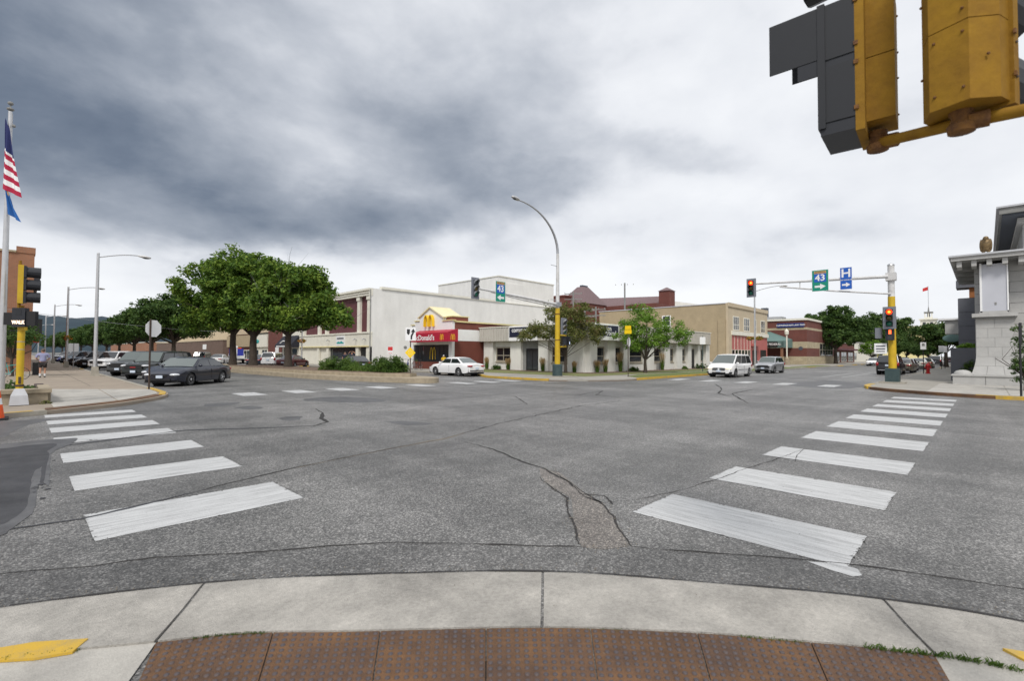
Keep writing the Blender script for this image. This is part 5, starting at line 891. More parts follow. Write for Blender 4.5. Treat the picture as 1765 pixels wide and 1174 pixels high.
# local -X = facing direction (away from us, right)
rb_ = MB()
for z0_,z1_ in ((0,.345),(.349,.694),(.698,1.043)): rb_.prism([(-.06,-.135),(-.06,.135),(.02,.135),(.115,.07),(.115,-.07),(.02,-.135)],z0_,z1_)
rs_.part('housing',rb_,'signal_yellow_old')
for (x_,y_,z_) in ((.117,.05,.06),(.117,-.05,.06),(.117,.05,.30),(.117,-.05,.30),(.117,.05,.40),(.117,-.05,.64),(.07,.115,.18),(.07,-.115,.18),(.07,.115,.52),(.07,-.115,.52)): rs_.part('housing_bolt',MB().ball((x_,y_,z_),.0065,6,4),'rust')
for z_ in (.10,.28,.45,.63): rs_.part('door_latch',MB().box(-.07,-.055,.15,.158,z_,z_+.02),'rust')
rs_.part('housing_rim',MB().box(-.09,-.06,-.15,.15,-.015,1.06),'signal_yellow_old'); rs_.part('lens_door',MB().box(-.12,-.09,-.145,.145,-.01,1.05),'signal_yellow_old')
for i in range(3): rs_.part('visor',MB().lathe([(.135,0),(.13,.26),(.122,.26),(.125,.0)],16,(-.38,0,.175+.35*i),'x'),'signal_black')
for z_ in (.1,.25,.45,.6,.8): rs_.part('hinge_screw',MB().ball((-.08,.152,z_),.006,6,4),'brown_post')
# ---- poles and signs
def streetlamp(loc, h, arm, rz, label, basket=False, base=True, group='street lamps along the left sidewalk', banner=False):
    t = T('street_lamp',label,'street lamp',loc,rz,group)
    if base: t.part('base',MB().prism([(-.22,-.22),(.22,-.22),(.22,.22),(-.22,.22)],0,.62,[(-.16,-.16),(.16,-.16),(.16,.16),(-.16,.16)]),'kerb_concrete')
    t.part('pole',MB().tube([(0,0,.6 if base else 0),(0,0,h)],[.115,.075],12),'alu',smooth=50); t.part('pole_cap',MB().ball((0,0,h),.08,8,5),'alu')
    pts = [(arm*i/8,0,h-.25+.42*math.sin(math.pi/2*i/8)) for i in range(9)]; t.part('arm',MB().tube(pts,.035,8),'alu',smooth=60)
    hd = MB(); hd.lathe([(.04,-.05),(.10,.05),(.17,.3),(.17,.5),(.12,.68),(.02,.74)],12,(0,0,0),'x'); hd.v = [Vector((arm+v.x,v.y*1.0,h+.16+v.z*.55-v.x*.08)) for v in hd.v]; t.part('lamp_head',hd,'pole_white',smooth=60); t.part('lamp_lens',MB().ball((arm+.45,0,h+.09),(.25,.14,.09)),'lens_dark')
    if basket:
        for s_ in (-1,1): t.part('basket_hook',MB().tube([(0,0,3.0),(0,s_*.5,3.05)],.02,5),'black')
    return t
A1 = streetlamp((3.55,41.8,.1),8.1,2.1,0,'tall grey street lamp nearest on the left sidewalk beside the parked cars')
for (y_,lb) in ((66,'second street lamp along the left sidewalk, with flower baskets'),(92,'third street lamp along the left sidewalk'),(122,'fourth street lamp, far along the left sidewalk'),(165,'most distant street lamp on the left sidewalk')): dup(A1.o,(3.4,y_,.1),0,lb)
q = at(1308,53.8,.11); A2 = streetlamp((q.x,18.4,.11),9.0,2.6,R(-90),'slender street lamp with flower baskets in front of the tan building',True,False,'street lamps along the right street')
for x_,lb,yy,rz_ in ((170,'street lamp on the right sidewalk rising over the distant tree',2.6,R(90)),(240,'distant street lamp over the right street trees',2.6,R(90))): dup(A2.o,(x_,yy,.1),rz_,lb)
def basket(loc,label,pair=.5,ax=1,sc_=1):
    mb = MB()
    for s_ in (-1,1):
        c_ = Vector((0,s_*pair,0)) if ax else Vector((s_*pair,0,0))
        for _ in range(150):
            v = Vector(RNG.normal(size=3)); v.normalize(); p_ = c_+Vector((v.x*.42,v.y*.42,v.z*.25))*sc_*random.uniform(.6,1); a = Vector(RNG.normal(size=3)).normalized()*.07; b_ = Vector(RNG.normal(size=3)).normalized()*.07; mb.quad(p_-a,p_+b_,p_+a,p_-b_)
    mb.v = [v+Vector(loc) for v in mb.v]; t = T('flower_basket',label,'hanging basket',loc,0,'pairs of hanging flower baskets on lamp posts',world=True); m2 = MB(); m2.v = mb.v; m2.f = mb.f[::2]; m3 = MB(); m3.v = mb.v; m3.f = mb.f[1::2]; t.part('foliage',m2,'leaf_hedge',kind='stuff'); t.part('blooms',m3,'flowers',kind='stuff')
basket((q.x,18.4,3.6),'orange and green flower baskets hung on the lamp post before the rose pink wall'); basket((3.4,66,3.1),'yellow flower baskets on the second left street lamp')
lp2 = T('street_lamp','short cream ornamental lamp post in front of the striped brick building','street lamp',at(1356,82,.11)); lp2.part('base',MB().lathe([(.42,0),(.42,.7),(.3,.8),(.34,1.0),(.14,1.3)],10),'planter_stone'); lp2.part('pole',MB().tube([(0,0,1.3),(0,0,5.0)],.11,10),'cream'); lp2.part('lantern',MB().lathe([(.12,5.0),(.3,5.2),(.34,5.7),(.15,6.0),(.03,6.15)],10),'cream')
lp3 = T('street_lamp','lamp post with flower basket in front of the white building','street lamp',(26.2,64.5,.11)); lp3.part('base',MB().box(-.25,.25,-.25,.25,0,.5),'granite_dark'); lp3.part('pole',MB().tube([(0,0,.5),(0,0,5.2)],.09,10),'alu'); lp3.part('crown',MB().ball((0,0,5.2),.18,8,6),'alu'); basket((26.2,64.5,3.3),'cream flower basket on the lamp post by the white building',.25,1,1.2)
def post_sign(loc, rz, label, cat, post_h, panels, post='brown_post', pr=.03, tilt=0):
    t = T('road_sign',label,cat,loc,rz); t.part('post',MB().box(-.02,.02,-.03,.03,0,post_h),post)
    for nm,poly,m_,off in panels: t.part(nm,face(flat(poly,.006),(-.022-off,0,0),(0,-1,0),(-1,0,0)),m_)
    t.o.rotation_euler.x = tilt; return t
def octa(r,cz): return [(r*math.cos(math.pi/8+math.pi/4*i), cz+r*math.sin(math.pi/8+math.pi/4*i)) for i in range(8)]
rc_ = lambda w_,z0_,z1_: [(-w_/2,z0_),(w_/2,z0_),(w_/2,z1_),(-w_/2,z1_)]
# stop sign seen from behind at left corner (panel on the far side, pale back)
post_sign((3.95,25.6,.1),R(122),'back of an octagonal stop sign on a brown post at the left corner','road sign',3.02,[('octagon_panel',[(x+.16,y) for x,y in octa(.39,2.62)],'sign_white',-.052),('red_face',[(x+.16,y) for x,y in octa(.38,2.62)],'sign_red',-.060)])
post_sign((30.6,18.3,.12),R(100),'pale stop sign back on a brown post below yellow markers on the verge','road sign',3.1,[('octagon_panel',[(x+.2,y) for x,y in octa(.36,2.5)],'sign_white',-.055)])
ym = T('marker_sign','small yellow arrow marker above the stop sign back on the verge','road sign',(30.6,18.3,3.2)); ym.part('panel',MB().box(-.03,0,-.28,.28,0,.28),'sign_yellow'); ym.part('panel',MB().box(-.03,0,-.24,.24,.31,.58),'sign_yellow')
# keep right sign on island
kp = T('keep_right_sign','white keep right sign with black curved arrow on the median nose','road sign',(16.68,24.97,.5),R(48)); kp.part('post',MB().box(-.02,.02,-.03,.03,-.22,2.75),'brown_post')
kf = lambda poly,off,th=.004: face(flat(poly,th),(-.022-off,0,0),(0,-1,0),(-1,0,0))
kp.part('panel',kf(rc_(.62,1.98,2.78),0,.008),'sign_white'); kp.part('border',kf([(-.295,1.995),(.295,1.995),(.295,2.765),(-.295,2.765)],.0085,.002),'sign_white'); kp.part('island_symbol',kf([(-.22,2.68),(-.04,2.68),(-.04,2.45),(-.10,2.34),(-.16,2.34),(-.22,2.45)],.012),'black'); kp.part('arrow_symbol',kf([(.0,2.05),(.10,2.05),(.11,2.25),(.19,2.42),(.20,2.50),(.29,2.50),(.16,2.72),(.02,2.50),(.10,2.50),(.08,2.42),(.01,2.30)],.012),'black')
yd = T('marker_sign','yellow diamond object marker on the keep right post','road sign',(16.65,24.94,1.75),R(48)); yd.part('panel',face(flat([(-.32,0),(0,-.34),(.32,0),(0,.34)],.008),(-.03,0,0),(0,-1,0),(-1,0,0)),'sign_yellow')
for a_,b_ in ((-.12,0),(0,.12),(.12,0),(0,-.12),(0,0),(-.1,.1),(.1,-.1),(.1,.1),(-.1,-.1)): yd.part('reflector',MB().ball((-.04,a_,b_),(.006,.03,.03),6,4),'cream_yellow')
post_sign(at(673,52,.11),R(50),'small red and white no parking style sign by the white side wall','road sign',2.3,[('panel',rc_(.6,1.5,2.35),'sign_white',0),('red_band',rc_(.5,1.9,2.3),'sign_red',.007),('lettering',rc_(.4,1.58,1.62),'sign_red',.007)],'galv')
post_sign(at(1211,46,.12),R(30),'tall green post with pale sign backs by the end of the low store','road sign',3.4,[('panel',rc_(.5,2.6,3.3),'sign_white',0)],'dark_green_metal')
post_sign(at(1591,44,.12),R(20),'white parking sign on a dark post beside the hydrant','road sign',2.9,[('panel',rc_(.42,2.2,2.85),'sign_white',0),('lettering',rc_(.2,2.5,2.75),'granite_dark',.007)],'black')
post_sign(at(1622,60,.12),R(10),'left one of two white signs further along the right sidewalk','road sign',3.0,[('panel',rc_(.5,2.1,2.9),'sign_white',0)],'black'); post_sign(at(1628,62,.12),R(10),'right one of two white signs further along the right sidewalk','road sign',3.0,[('panel',rc_(.45,2.1,2.9),'sign_white',0)],'black')
post_sign(at(1758,19.4,.12),R(44),'dark leaning post with a thin sign edge at the right edge of the corner','post',2.9,[('panel',rc_(.12,2.1,2.95),'black',0)],'black')
post_sign((3.75,63,.1),R(-60),'black and white lane arrows sign between the left parked cars and the trees','road sign',2.4,[('panel',rc_(.9,1.6,2.4),'sign_white',0),('letter_bar',rc_(.12,1.75,2.25),'black',.007)],'galv')
hy = T('fire_hydrant','red fire hydrant on the right sidewalk edge beside the parking sign','fire hydrant',at(1598.5,44,.12)); hy.part('barrel',MB().lathe([(.19,0),(.19,.08),(.13,.1),(.13,.62),(.19,.66),(.19,.72),(.15,.84),(.06,.93),(.05,1.0),(.01,1.0)],12),'hydrant_red',smooth=40)
for s_ in (-1,1): hy.part('outlet',MB().tube([(0,s_*.1,.55),(0,s_*.24,.55)],.075,8),'hydrant_red')
hy.part('outlet',MB().tube([(-.1,0,.5),(-.26,0,.5)],.095,8),'hydrant_red')
# flagpole with two flags
fq = at(4,14.6,0); fpo = T('flagpole','tall pale flagpole at the left edge carrying two limp flags','flagpole',fq); fpo.part('pole',MB().tube([(0,0,0),(0,0,9.05)],[.095,.045],12),'alu',smooth=50); fpo.part('finial_rod',MB().tube([(0,0,9.0),(0,0,9.34)],.018,6),'granite_dark'); fpo.part('truck',MB().ball((0,0,9.12),(.09,.09,.05)),'granite_dark'); fpo.part('truck',MB().ball((0,0,9.3),(.07,.07,.06)),'granite_dark'); fpo.part('halyard',MB().tube([(.06,0,1.2),(.05,.02,9.0)],.008,4),'cloth_white'); fpo.part('pulley',MB().ball((rgt.x*.12,rgt.y*.12,8.6),.05,6,5),'granite_dark')
def drape(name,label,z1,z0,wtop,wbot,shift,colf,par):
    nu, nv = 12, 26; cols = {}
    def P_(i,j):
        v = j/nv; u = i/nu; wd_ = wtop+(wbot-wtop)*v; x_ = (u*wd_)*(1+.0)-wd_*.25+shift*v; fold = .05*math.sin(u*11+v*2)*min(1,v*2+.2); z_ = z1+(z0-z1)*v+(-.42*u*(1-v*.3)) ; return fq+rgt*x_+Vector((fwd.x,fwd.y,0))*(fold-.10)+Vector((0,0,z_))
    root = T(name,label,'flag',tuple(fq+Vector((0,0,z0))),world=True); seen = set()
    for j in range(nv):
        for i in range(nu): cols.setdefault(colf(i/nu,j/nv),[]).append((i,j))
    for m_, cl in cols.items():
        left = set(cl)
        while left:
            st_ = [left.pop()]; comp = list(st_)
            while st_:
                i,j = st_.pop()
                for q in ((i+1,j),(i-1,j),(i,j+1),(i,j-1)):
                    if q in left: left.remove(q); st_.append(q); comp.append(q)
            mb = MB()
            for i,j in comp: mb.quad(P_(i,j+1),P_(i+1,j+1),P_(i+1,j),P_(i,j))
            root.part({'flag_navy':'star_field','flag_red':'red_stripe','sign_white':'white_stripe','flag_blue':'blue_cloth','sign_tan':'gold_fringe'}[m_],mb,m_,smooth=80)
mat('flag_navy',(.016,.024,.11),.85); mat('flag_red',(.40,.012,.05),.85); mat('flag_blue',(.015,.11,.36),.85)
drape('flag','striped red and white flag with dark blue star field hanging limp',8.8,6.65,.18,.62,.06,lambda u,v: 'flag_navy' if v < .40 else ('flag_red' if int(v*13.5+5)%2 else 'sign_white'),fpo)
drape('flag','plain blue flag hanging limp below the striped flag',6.95,5.9,.12,.44,.2,lambda u,v: 'sign_tan' if (u > .55 and v < .18) else 'flag_blue',fpo)
# cone / channelizer
cn = T('traffic_cone','orange channelizer with white reflective bands at the left edge','traffic cone',(-.38,17.5,.0)); rr_ = [.19,.165,.15,.125,.11,.075,.065,.04]; zz = [.05,.34,.34,.56,.56,.80,.80,1.12]
for i,(m_,nm) in enumerate((('cone_orange','orange_section'),('sign_white','white_band'),('cone_orange','orange_section'),('sign_white','white_band'),('cone_orange','orange_section'))):
    z0_,z1_ = [(0.05,.38),(.38,.54),(.54,.72),(.72,.86),(.86,1.14)][i]; f_ = lambda z_: .19-.135*z_; cn.part(nm,MB().lathe([(f_(z0_),z0_),(f_(z1_),z1_)],16),m_,smooth=40)
cn.part('rubber_base',MB().box(-.25,.25,-.25,.25,0,.05),'rubber')
# low stone wall + planter at left
pw = T('stone_planter_wall','low weathered stone planter wall at the left corner','wall',(-1,20.8,.1),world=True)
for i in range(5): pw.part('wall_stone',MB().box(-4.4+i*1.02,-4.4+i*1.02+1.0,20.75,21.05,.1,.42),'planter_stone')
pw.part('wall_cap',MB().box(-4.5,.76,20.68,21.25,.43,.55),'planter_stone'); pw.part('end_stone',MB().box(.48,.76,21.26,23.6,.1,.54),'planter_stone'); pw.part('end_stone',MB().box(.48,.74,23.62,27.5,.1,.40),'brown_post'); pw.part('planter_soil',MB().box(-4.4,.47,21.26,27.5,.1,.30),'mulch')
# bench like road plate, utility poles
def upole(px_,dep_,h_,label,arms=2):
    t = T('utility_pole',label,'utility pole',at(px_,dep_,0),R(30),'utility poles behind the low store'); t.part('pole',MB().tube([(0,0,0),(0,0,h_)],.14,7),'granite_dark')
    for k_ in range(arms): t.part('crossarm',MB().box(-.06,.06,-1.6,1.6,h_-.5-k_*1.0,h_-.36-k_*1.0),'granite_dark')
    for k_ in range(4): t.part('insulator',MB().box(-.05,.05,-1.5+k_*1.0,-1.4+k_*1.0,h_-.36,h_-.16),'granite_dark')
upole(988,88,13.2,'wooden utility pole with crossarms left of the red brick tower roof'); upole(1008,80,9.4,'shorter utility pole with crossarm right behind the olive tree'); upole(1027,80,9.6,'utility pole with transformer just left of the tan building'); t_ = upole(1077,84,14.2,'bare utility pole rising behind the tan roof edge',0)
wr = MB()
for (a_,b_) in (((-2,45,4.6),(29,70,5.2)),):
    pts = [Vector(a_).lerp(Vector(b_),i/12)+Vector((0,0,-1.0*math.sin(math.pi*i/12))) for i in range(13)]; wr.tube(pts,.012,4)
solo('overhead_wire',wr,'galv','thin pale wire slung across the left street','wire',loc=(-2,45,4.6))
# bronze eagle on the bank eave
eg = T('eagle_statue','weathered bronze eagle statue perched on the bank cornice','statue',(38.3,-.12,7.52),world=True); cx_,cy_ = 38.4,-.12
bd = MB(); bd.lathe([(.05,.16),(.16,.24),(.22,.42),(.24,.6),(.2,.8),(.13,.92),(.03,.96)],14,(cx_,cy_,7.52)); eg.part('body',bd,'bronze',smooth=60)
for s_ in (-1,1):
    w_ = MB(); w_.ball((cx_+.04,cy_+s_*.19,8.05),(.2,.08,.36),12,8); eg.part('wing',w_,'bronze',smooth=60); eg.part('leg',MB().tube([(cx_,cy_+s_*.10,7.52),(cx_,cy_+s_*.11,7.85)],[.06,.09],8),'bronze')
eg.part('head',MB().ball((cx_-.10,cy_,8.42),(.15,.13,.13)),'bronze',smooth=60); eg.part('beak',MB().lathe([(.05,0),(.03,.07),(.005,.12)],8,(cx_-.33,cy_,8.37),'x'),'bronze')
# ================================================================== VEHICLES
def carpaint(name, c, metal=.35): return mat('paint_'+name, c, .38, metal=metal, coat=.6, spec=.5)
for nm, c, mt in (('navy',(.012,.015,.030),.2),('black',(.006,.006,.008),.1),('white',(.80,.80,.80),0),('silver',(.42,.43,.45),.7),('pewter',(.05,.053,.056),.3),('maroon',(.11,.008,.014),.3),('greenblack',(.008,.012,.012),.3),('tan',(.22,.20,.15),.5),('teal',(.06,.10,.14),.4),('blue',(.02,.03,.28),.2),('bluegrey',(.03,.05,.08),.4),('cream',(.60,.60,.52),.2)): carpaint(nm,c,mt)
GL = mat('car_glass',(.018,.022,.026),.04,spec=.9,coat=.5); mat('car_glass_sky',(.085,.105,.10),.05,spec=.8,coat=.5)  # pale windshield glass has the sky's reflection put into its colour
wheel_cache = {}
def wheel_meshes(r, wd):
    k = (r,wd)
    if k in wheel_cache: return wheel_cache[k]
    ty = MB(); ty.lathe([(r*.62,-wd/2),(r*.93,-wd/2),(r,-wd*.32),(r,wd*.32),(r*.93,wd/2),(r*.62,wd/2)],24,(0,0,0),'y'); rm = MB()
    rm.lathe([(r*.69,-wd*.48),(r*.60,-wd*.505),(r*.56,-wd*.42),(r*.2,-wd*.30),(.01,-wd*.30)],20,(0,0,0),'y')
    for i in range(5):
        a = 2*math.pi*i/5; m_ = Matrix.Rotation(a,4,'Y'); rm.m = m_; rm.box(r*.10,r*.60,-wd*.50,-wd*.34,-r*.085,r*.085)
    rm.m = None; rm.lathe([(r*.17,-wd*.52),(r*.13,-wd*.54),(.01,-wd*.54)],10,(0,0,0),'y')
    wheel_cache[k] = (mkmesh('wheel',ty,'rubber',smooth=35), mkmesh('rim',rm,'rim',smooth=35)); return wheel_cache[k]
def interp(x, P_):
    if x <= P_[0][0]: return P_[0][1]
    for (a,b),(c,d) in zip(P_,P_[1:]):
        if x <= c:
            t = (x-a)/(c-a+1e-9); t = t*t*(3-2*t)*.35+t*.65; return b+(d-b)*t
    return P_[-1][1]
def make_car(label, paint, kind='sedan', loc=(0,0,0), rz=0, cat='car', lights=False, plate=True, detail=2, glass='car_glass', group='parked and moving cars', name='car', grille='bar', L=None):
    S = dict(sedan=dict(L=4.95,W=1.84,H=1.43,wb=2.80,fo=1.02,r=.325,zn=.66,zh=.93,zb=.96,zd=1.00,zt=.92,cab=(1.15,.40,-.95,-1.75),hc=.62),
             suv=dict(L=4.75,W=1.86,H=1.76,wb=2.68,fo=.90,r=.37,zn=.92,zh=1.06,zb=1.08,zd=1.10,zt=1.06,cab=(1.22,.62,-2.00,-2.30),hc=.7),
             van=dict(L=5.10,W=1.98,H=1.78,wb=3.05,fo=.95,r=.34,zn=.78,zh=1.06,zb=1.04,zd=1.05,zt=1.02,cab=(1.75,.75,-2.10,-2.48),hc=.6),
             wagon=dict(L=4.28,W=1.72,H=1.58,wb=2.60,fo=.82,r=.33,zn=.80,zh=1.02,zb=1.03,zd=1.04,zt=.98,cab=(.98,.42,-1.55,-2.02),hc=.6))[kind]
    L_, W, H = S['L'], S['W'], S['H']; xf, xr = L_/2, -L_/2; af = xf-S['fo']; ar = af-S['wb']; r = S['r']; A,Bq,Cq,Dq = S['cab']
    t = T(name,label,cat,loc,rz,group); zb0 = .22 if kind != 'suv' else .32
    top = [(xr,S['zt']-.07),(xr+.12,S['zt']),(Dq+.1,S['zd']),(Dq+.5,S['zb']+.02),((A+Dq)/2,S['zb']),(A,S['zh']),(A+.5*(xf-A),S['zh']-.07),(xf-.25,S['zn']+.06),(xf,S['zn']-.06)]
    ra = r*1.22
    xs = sorted(set([round(xr+L_*i/44,3) for i in range(45)]+[round(a+ra*math.cos(math.pi*k/10),3) for a in (af,ar) for k in range(11)]))
    def hwf(x):
        e_ = abs(x)/(L_/2); q = max(0,(e_-.62)/.38); return W/2*(1-.20*q**2.2 - (.04 if e_>.995 else 0))
    vs = []; nk = 11
    for x in xs:
        zt_ = interp(x,top); z0 = zb0+.10*max(0,(abs(x)/(L_/2)-.80)/.20); arch = False
        for a in (af,ar):
            if abs(x-a) < ra: z0 = max(z0, r*.98+math.sqrt(max(0,ra*ra-(x-a)**2))-.03); arch = True
        w_ = hwf(x); zs = zt_-.10; z0 = min(z0,zs-.05)
        def wz(z): u = (z-.55)/.45; return w_*(1-.055*u*u)
        pts = [(wz(z0)-.03,z0),(wz(z0),z0+.012)]
        for k in range(1,5): z_ = z0+.012+(zs-z0-.012)*k/4; pts.append((wz(z_),z_))
        pts += [(w_*.93,zt_-.045),(w_*.86,zt_-.012),(w_*.68,zt_+.008),(w_*.35,zt_+.022),(0,zt_+.026)]
        vs.append(pts)
    mb = MB(); V_ = []
    for x,pts in zip(xs,vs):
        bulge = 0
        for (y_,z_) in pts:
            xx = x
            if x >= xf-.001: xx = x-.10*abs((z_-.5))**1.0-.10*(y_/(W/2))**2
            if x <= xr+.001: xx = x+.08*abs(z_-.6)+.07*(y_/(W/2))**2
            V_.append((xx,y_,z_))
    n = len(xs)
    base = len(V_); V2 = V_+[(a,-b,c_) for (a,b,c_) in V_]; F = []
    for i in range(n-1):
        for k in range(nk-1):
            a,b,c_,d_ = i*nk+k,(i+1)*nk+k,(i+1)*nk+k+1,i*nk+k+1; F.append((a,b,c_,d_)[::-1]); F.append((a+base,b+base,c_+base,d_+base))
    for i in (0,n-1):
        for k in range(nk-1):
            a,b,c_,d_ = i*nk+k,i*nk+k+1,i*nk+k+1+base,i*nk+k+base; F.append((a,b,c_,d_) if i == 0 else (a,b,c_,d_)[::-1])
    mb.add(V2,F); bd = t.part('body',mb,'paint_'+paint,smooth=38)
    bm_ = bmesh.new(); bm_.from_mesh(bd.data); bmesh.ops.remove_doubles(bm_,verts=bm_.verts,dist=.0005); bmesh.ops.recalc_face_normals(bm_,faces=bm_.faces); bm_.to_mesh(bd.data); bm_.free()
    ub = MB(); ub.box(xr+.12,xf-.14,-W/2+.13,W/2-.13,zb0-.03,.62); t.part('underbody',ub,'matte_black')
    # cabin
    zr = H; wb_ = W/2*.885; wr = W/2*(.70 if kind=='sedan' else .76); zbelt = S['zb']-.02
    def ys(z): return wb_+(wr-wb_)*max(0,min(1,(z-zbelt)/(zr-.05-zbelt)))
    prof = [(Dq,zbelt),(Cq,zr-.05),(Cq+.25,zr-.012),((Bq+Cq)/2,zr),(Bq-.2,zr-.02),(Bq,zr-.06),(A,S['zh']-.02)]
    cx = sorted(set([Dq+(A-Dq)*i/30 for i in range(31)]+[Bq,Cq]))
    def zroof(x):
        for (a,b),(c_,d_) in zip(prof,prof[1:]):
            if x <= c_+1e-6: return b+(d_-b)*(x-a)/(c_-a)
        return prof[-1][1]
    CV = []; kk = 6
    for x in cx:
        zz = max(zroof(x),zbelt+.02); yb = ys(zbelt); ysd = ys(zz-.04)
        CV += [(x,yb+.02,zbelt-.06),(x,yb,zbelt),(x,ysd,zz-.045),(x,ysd-.05,zz-.012),(x,ysd*.5,zz+.012),(x,0,zz+.02)]
    n2 = len(cx); b2 = len(CV); C2_ = CV+[(a,-b,c_) for a,b,c_ in CV]; F2 = []
    for i in range(n2-1):
        for k in range(kk-1):
            a,b,c_,d_ = i*kk+k,(i+1)*kk+k,(i+1)*kk+k+1,i*kk+k+1; F2.append((a,b,c_,d_)[::-1]); F2.append((a+b2,b+b2,c_+b2,d_+b2))
    mb = MB(); mb.add(C2_,F2); rfo = t.part('roof',mb,'paint_'+paint,smooth=35)
    # glass
    def slant(xa,za,xb,zb_,fa,fb,nmn,inset=.06):
        dx, dz = xb-xa, zb_-za; ln = math.hypot(dx,dz); nx_, nz_ = -dz/ln, dx/ln
        if nz_ < 0: nx_, nz_ = -nx_, -nz_
        mb = MB(); vs = []; N_ = 8
        for j in (0,1,2,3):
            f = fa+(fb-fa)*j/3; px_, pz_ = xa+dx*f, za+dz*f; hw_ = ys(pz_-.03)-inset
            for i in range(N_+1):
                u = -1+2*i/N_; vs.append((px_+nx_*.014, u*hw_, pz_+nz_*.014+.018*(1-abs(u)**2.2)+.004))
        mb.add(vs,[(j*(N_+1)+i,j*(N_+1)+i+1,(j+1)*(N_+1)+i+1,(j+1)*(N_+1)+i) for j in range(3) for i in range(N_)]); t.part(nmn,mb,glass,smooth=80)
    slant(A,S['zh']-.02,Bq,zr-.06,.05,.94,'windshield'); slant(Dq,zbelt,Cq,zr-.05,.12,.93,'rear_window',.08)
    zl, zu = zbelt+.045, zr-.12
    def xline(p,q,z): return p[0]+(q[0]-p[0])*(z-p[1])/(q[1]-p[1])
    fA = ((A,S['zh']),(Bq,zr-.05)); fD = ((Dq,zbelt),(Cq,zr-.04))
    xfl, xfu = xline(*fA,zl)-.20, xline(*fA,zu)-.10; xrl, xru = xline(*fD,zl)+.17, xline(*fD,zu)+.10
    nwin = 3 if kind in ('suv','van','wagon') else 2
    cuts = {2:[0,.50,1],3:[0,.36,.70,1]}[nwin]
    for s_ in (1,-1):
        for i in range(nwin):
            g_ = .035; 
            def X_(f,z): lo = xfl+(xrl-xfl)*f; up = xfu+(xru-xfu)*f; return lo+(up-lo)*(z-zl)/(zu-zl)
            f0, f1 = cuts[i], cuts[i+1]; vs = []
            for z_ in (zl,(zl+zu)/2,zu):
                yy = s_*(ys(z_)+.006); xa_, xb_ = X_(f0,z_)-(g_ if i else 0), X_(f1,z_)+(g_ if i < nwin-1 else 0); vs += [(xa_,yy,z_),(xb_,yy,z_)]
            mb = MB(); mb.add(vs,[(0,1,3,2),(2,3,5,4)] if s_ < 0 else [(0,2,3,1),(2,4,5,3)]); t.part('side_window',mb,'car_glass')
    # lamps
    for s_ in (1,-1):
        h_ = MB(); h_.ball((xf-.20,s_*W/2*.66,S['zn']-.075),(.22,.235,.075),12,8); t.part('headlight',h_,'headlight_on' if lights else 'headlight',smooth=60)
        tl_ = MB()
        if kind in ('sedan',): tl_.ball((xr+.14,s_*W/2*.66,S['zt']-.15),(.17,.25,.085),12,8)
        else: tl_.ball((xr+.12,s_*W/2*.80,S['zt']-.10),(.14,.12,.20),10,8)
        t.part('taillight',tl_,'taillight',smooth=60)
        mr = MB(); mr.ball((A-.35,s_*(W/2*.93+.10),zbelt+.07),(.07,.11,.07),10,6); t.part('mirror',mr,'paint_'+paint if detail > 1 else 'matte_black',smooth=60)
        if detail > 1:
            for dx_ in ((A-.15),(A+Dq)/2-.05+(.1 if kind=='sedan' else .2)):
                w2 = hwf(dx_)+.001; sm = MB(); sm.box(dx_-.006,dx_+.006,s_*w2*.985,s_*(w2+.0015),zb0+.12,S['zb']-.14); t.part('door_seam',sm,'black')
            for dx_ in (A-.95,A-1.95): hd = MB(); hd.ball((dx_,s_*(W/2*.972),S['zb']-.16),(.09,.03,.022),8,5); t.part('door_handle',hd,'paint_'+paint)
            rk_ = MB(); rk_.box(ar+ra+.02,af-ra-.02,s_*(W/2-.10),s_*(W/2-.03),zb0-.03,zb0+.05); t.part('rocker_panel',rk_,'matte_black')
            if kind in ('van',): sm = MB(); sm.box(ar+ra+.05,af-ra-.05,s_*(W/2*.99),s_*(W/2+.012),.56,.60); t.part('side_moulding',sm,'steel_blue')
    if grille == 'bar':
        for y_ in (-.20,.20): g2 = MB(); g2.ball((xf-.055,y_,S['zn']-.12),(.06,.16,.055),10,6); t.part('grille',g2,'matte_black')
    elif grille == 'cross':
        for y_ in (-.27,.27):
            for z_ in (S['zn']-.10,S['zn']-.20): g2 = MB(); g2.box(xf-.2,xf-.015,y_-.20,y_+.20,z_-.028,z_+.028); t.part('grille',g2,'matte_black')
        for y_ in (-.72,.72): g2 = MB(); g2.box(xf-.3,xf-.075,y_-.2,y_+.2,.33,.42); t.part('fog_slot',g2,'matte_black')
    else: g2 = MB(); g2.box(xf-.2,xf+.0,-.55,.55,S['zn']-.28,S['zn']-.06); t.part('grille',g2,'matte_black'); 
    if grille == 'emblem': g2 = MB(); g2.box(xf-.1,xf+.012,-.17,.17,S['zn']-.2,S['zn']-.14); t.part('emblem_bar',g2,'taillight')
    lg = MB(); lg.box(xf-.2,xf-.035,-.5,.5,.30,.40); t.part('lower_grille',lg,'matte_black')
    if plate: pl = MB(); pl.box(xf-.04,xf+.015,-.155,.155,.42,.56); t.part('licence_plate',pl,'plate')
    pl = MB(); zp = .60 if kind=='sedan' else .85; pl.box(xr-.006,xr+.06,-.155,.155,zp-.07,zp+.08); t.part('licence_plate',pl,'plate')
    bp_ = MB(); bp_.box(xr-.004,xr+.12,-W/2*.72,W/2*.72,.40,.46); t.part('bumper_strip',bp_,'matte_black' if kind != 'suv' else 'chrome')
    wm_, rm_ = wheel_meshes(r,.21)
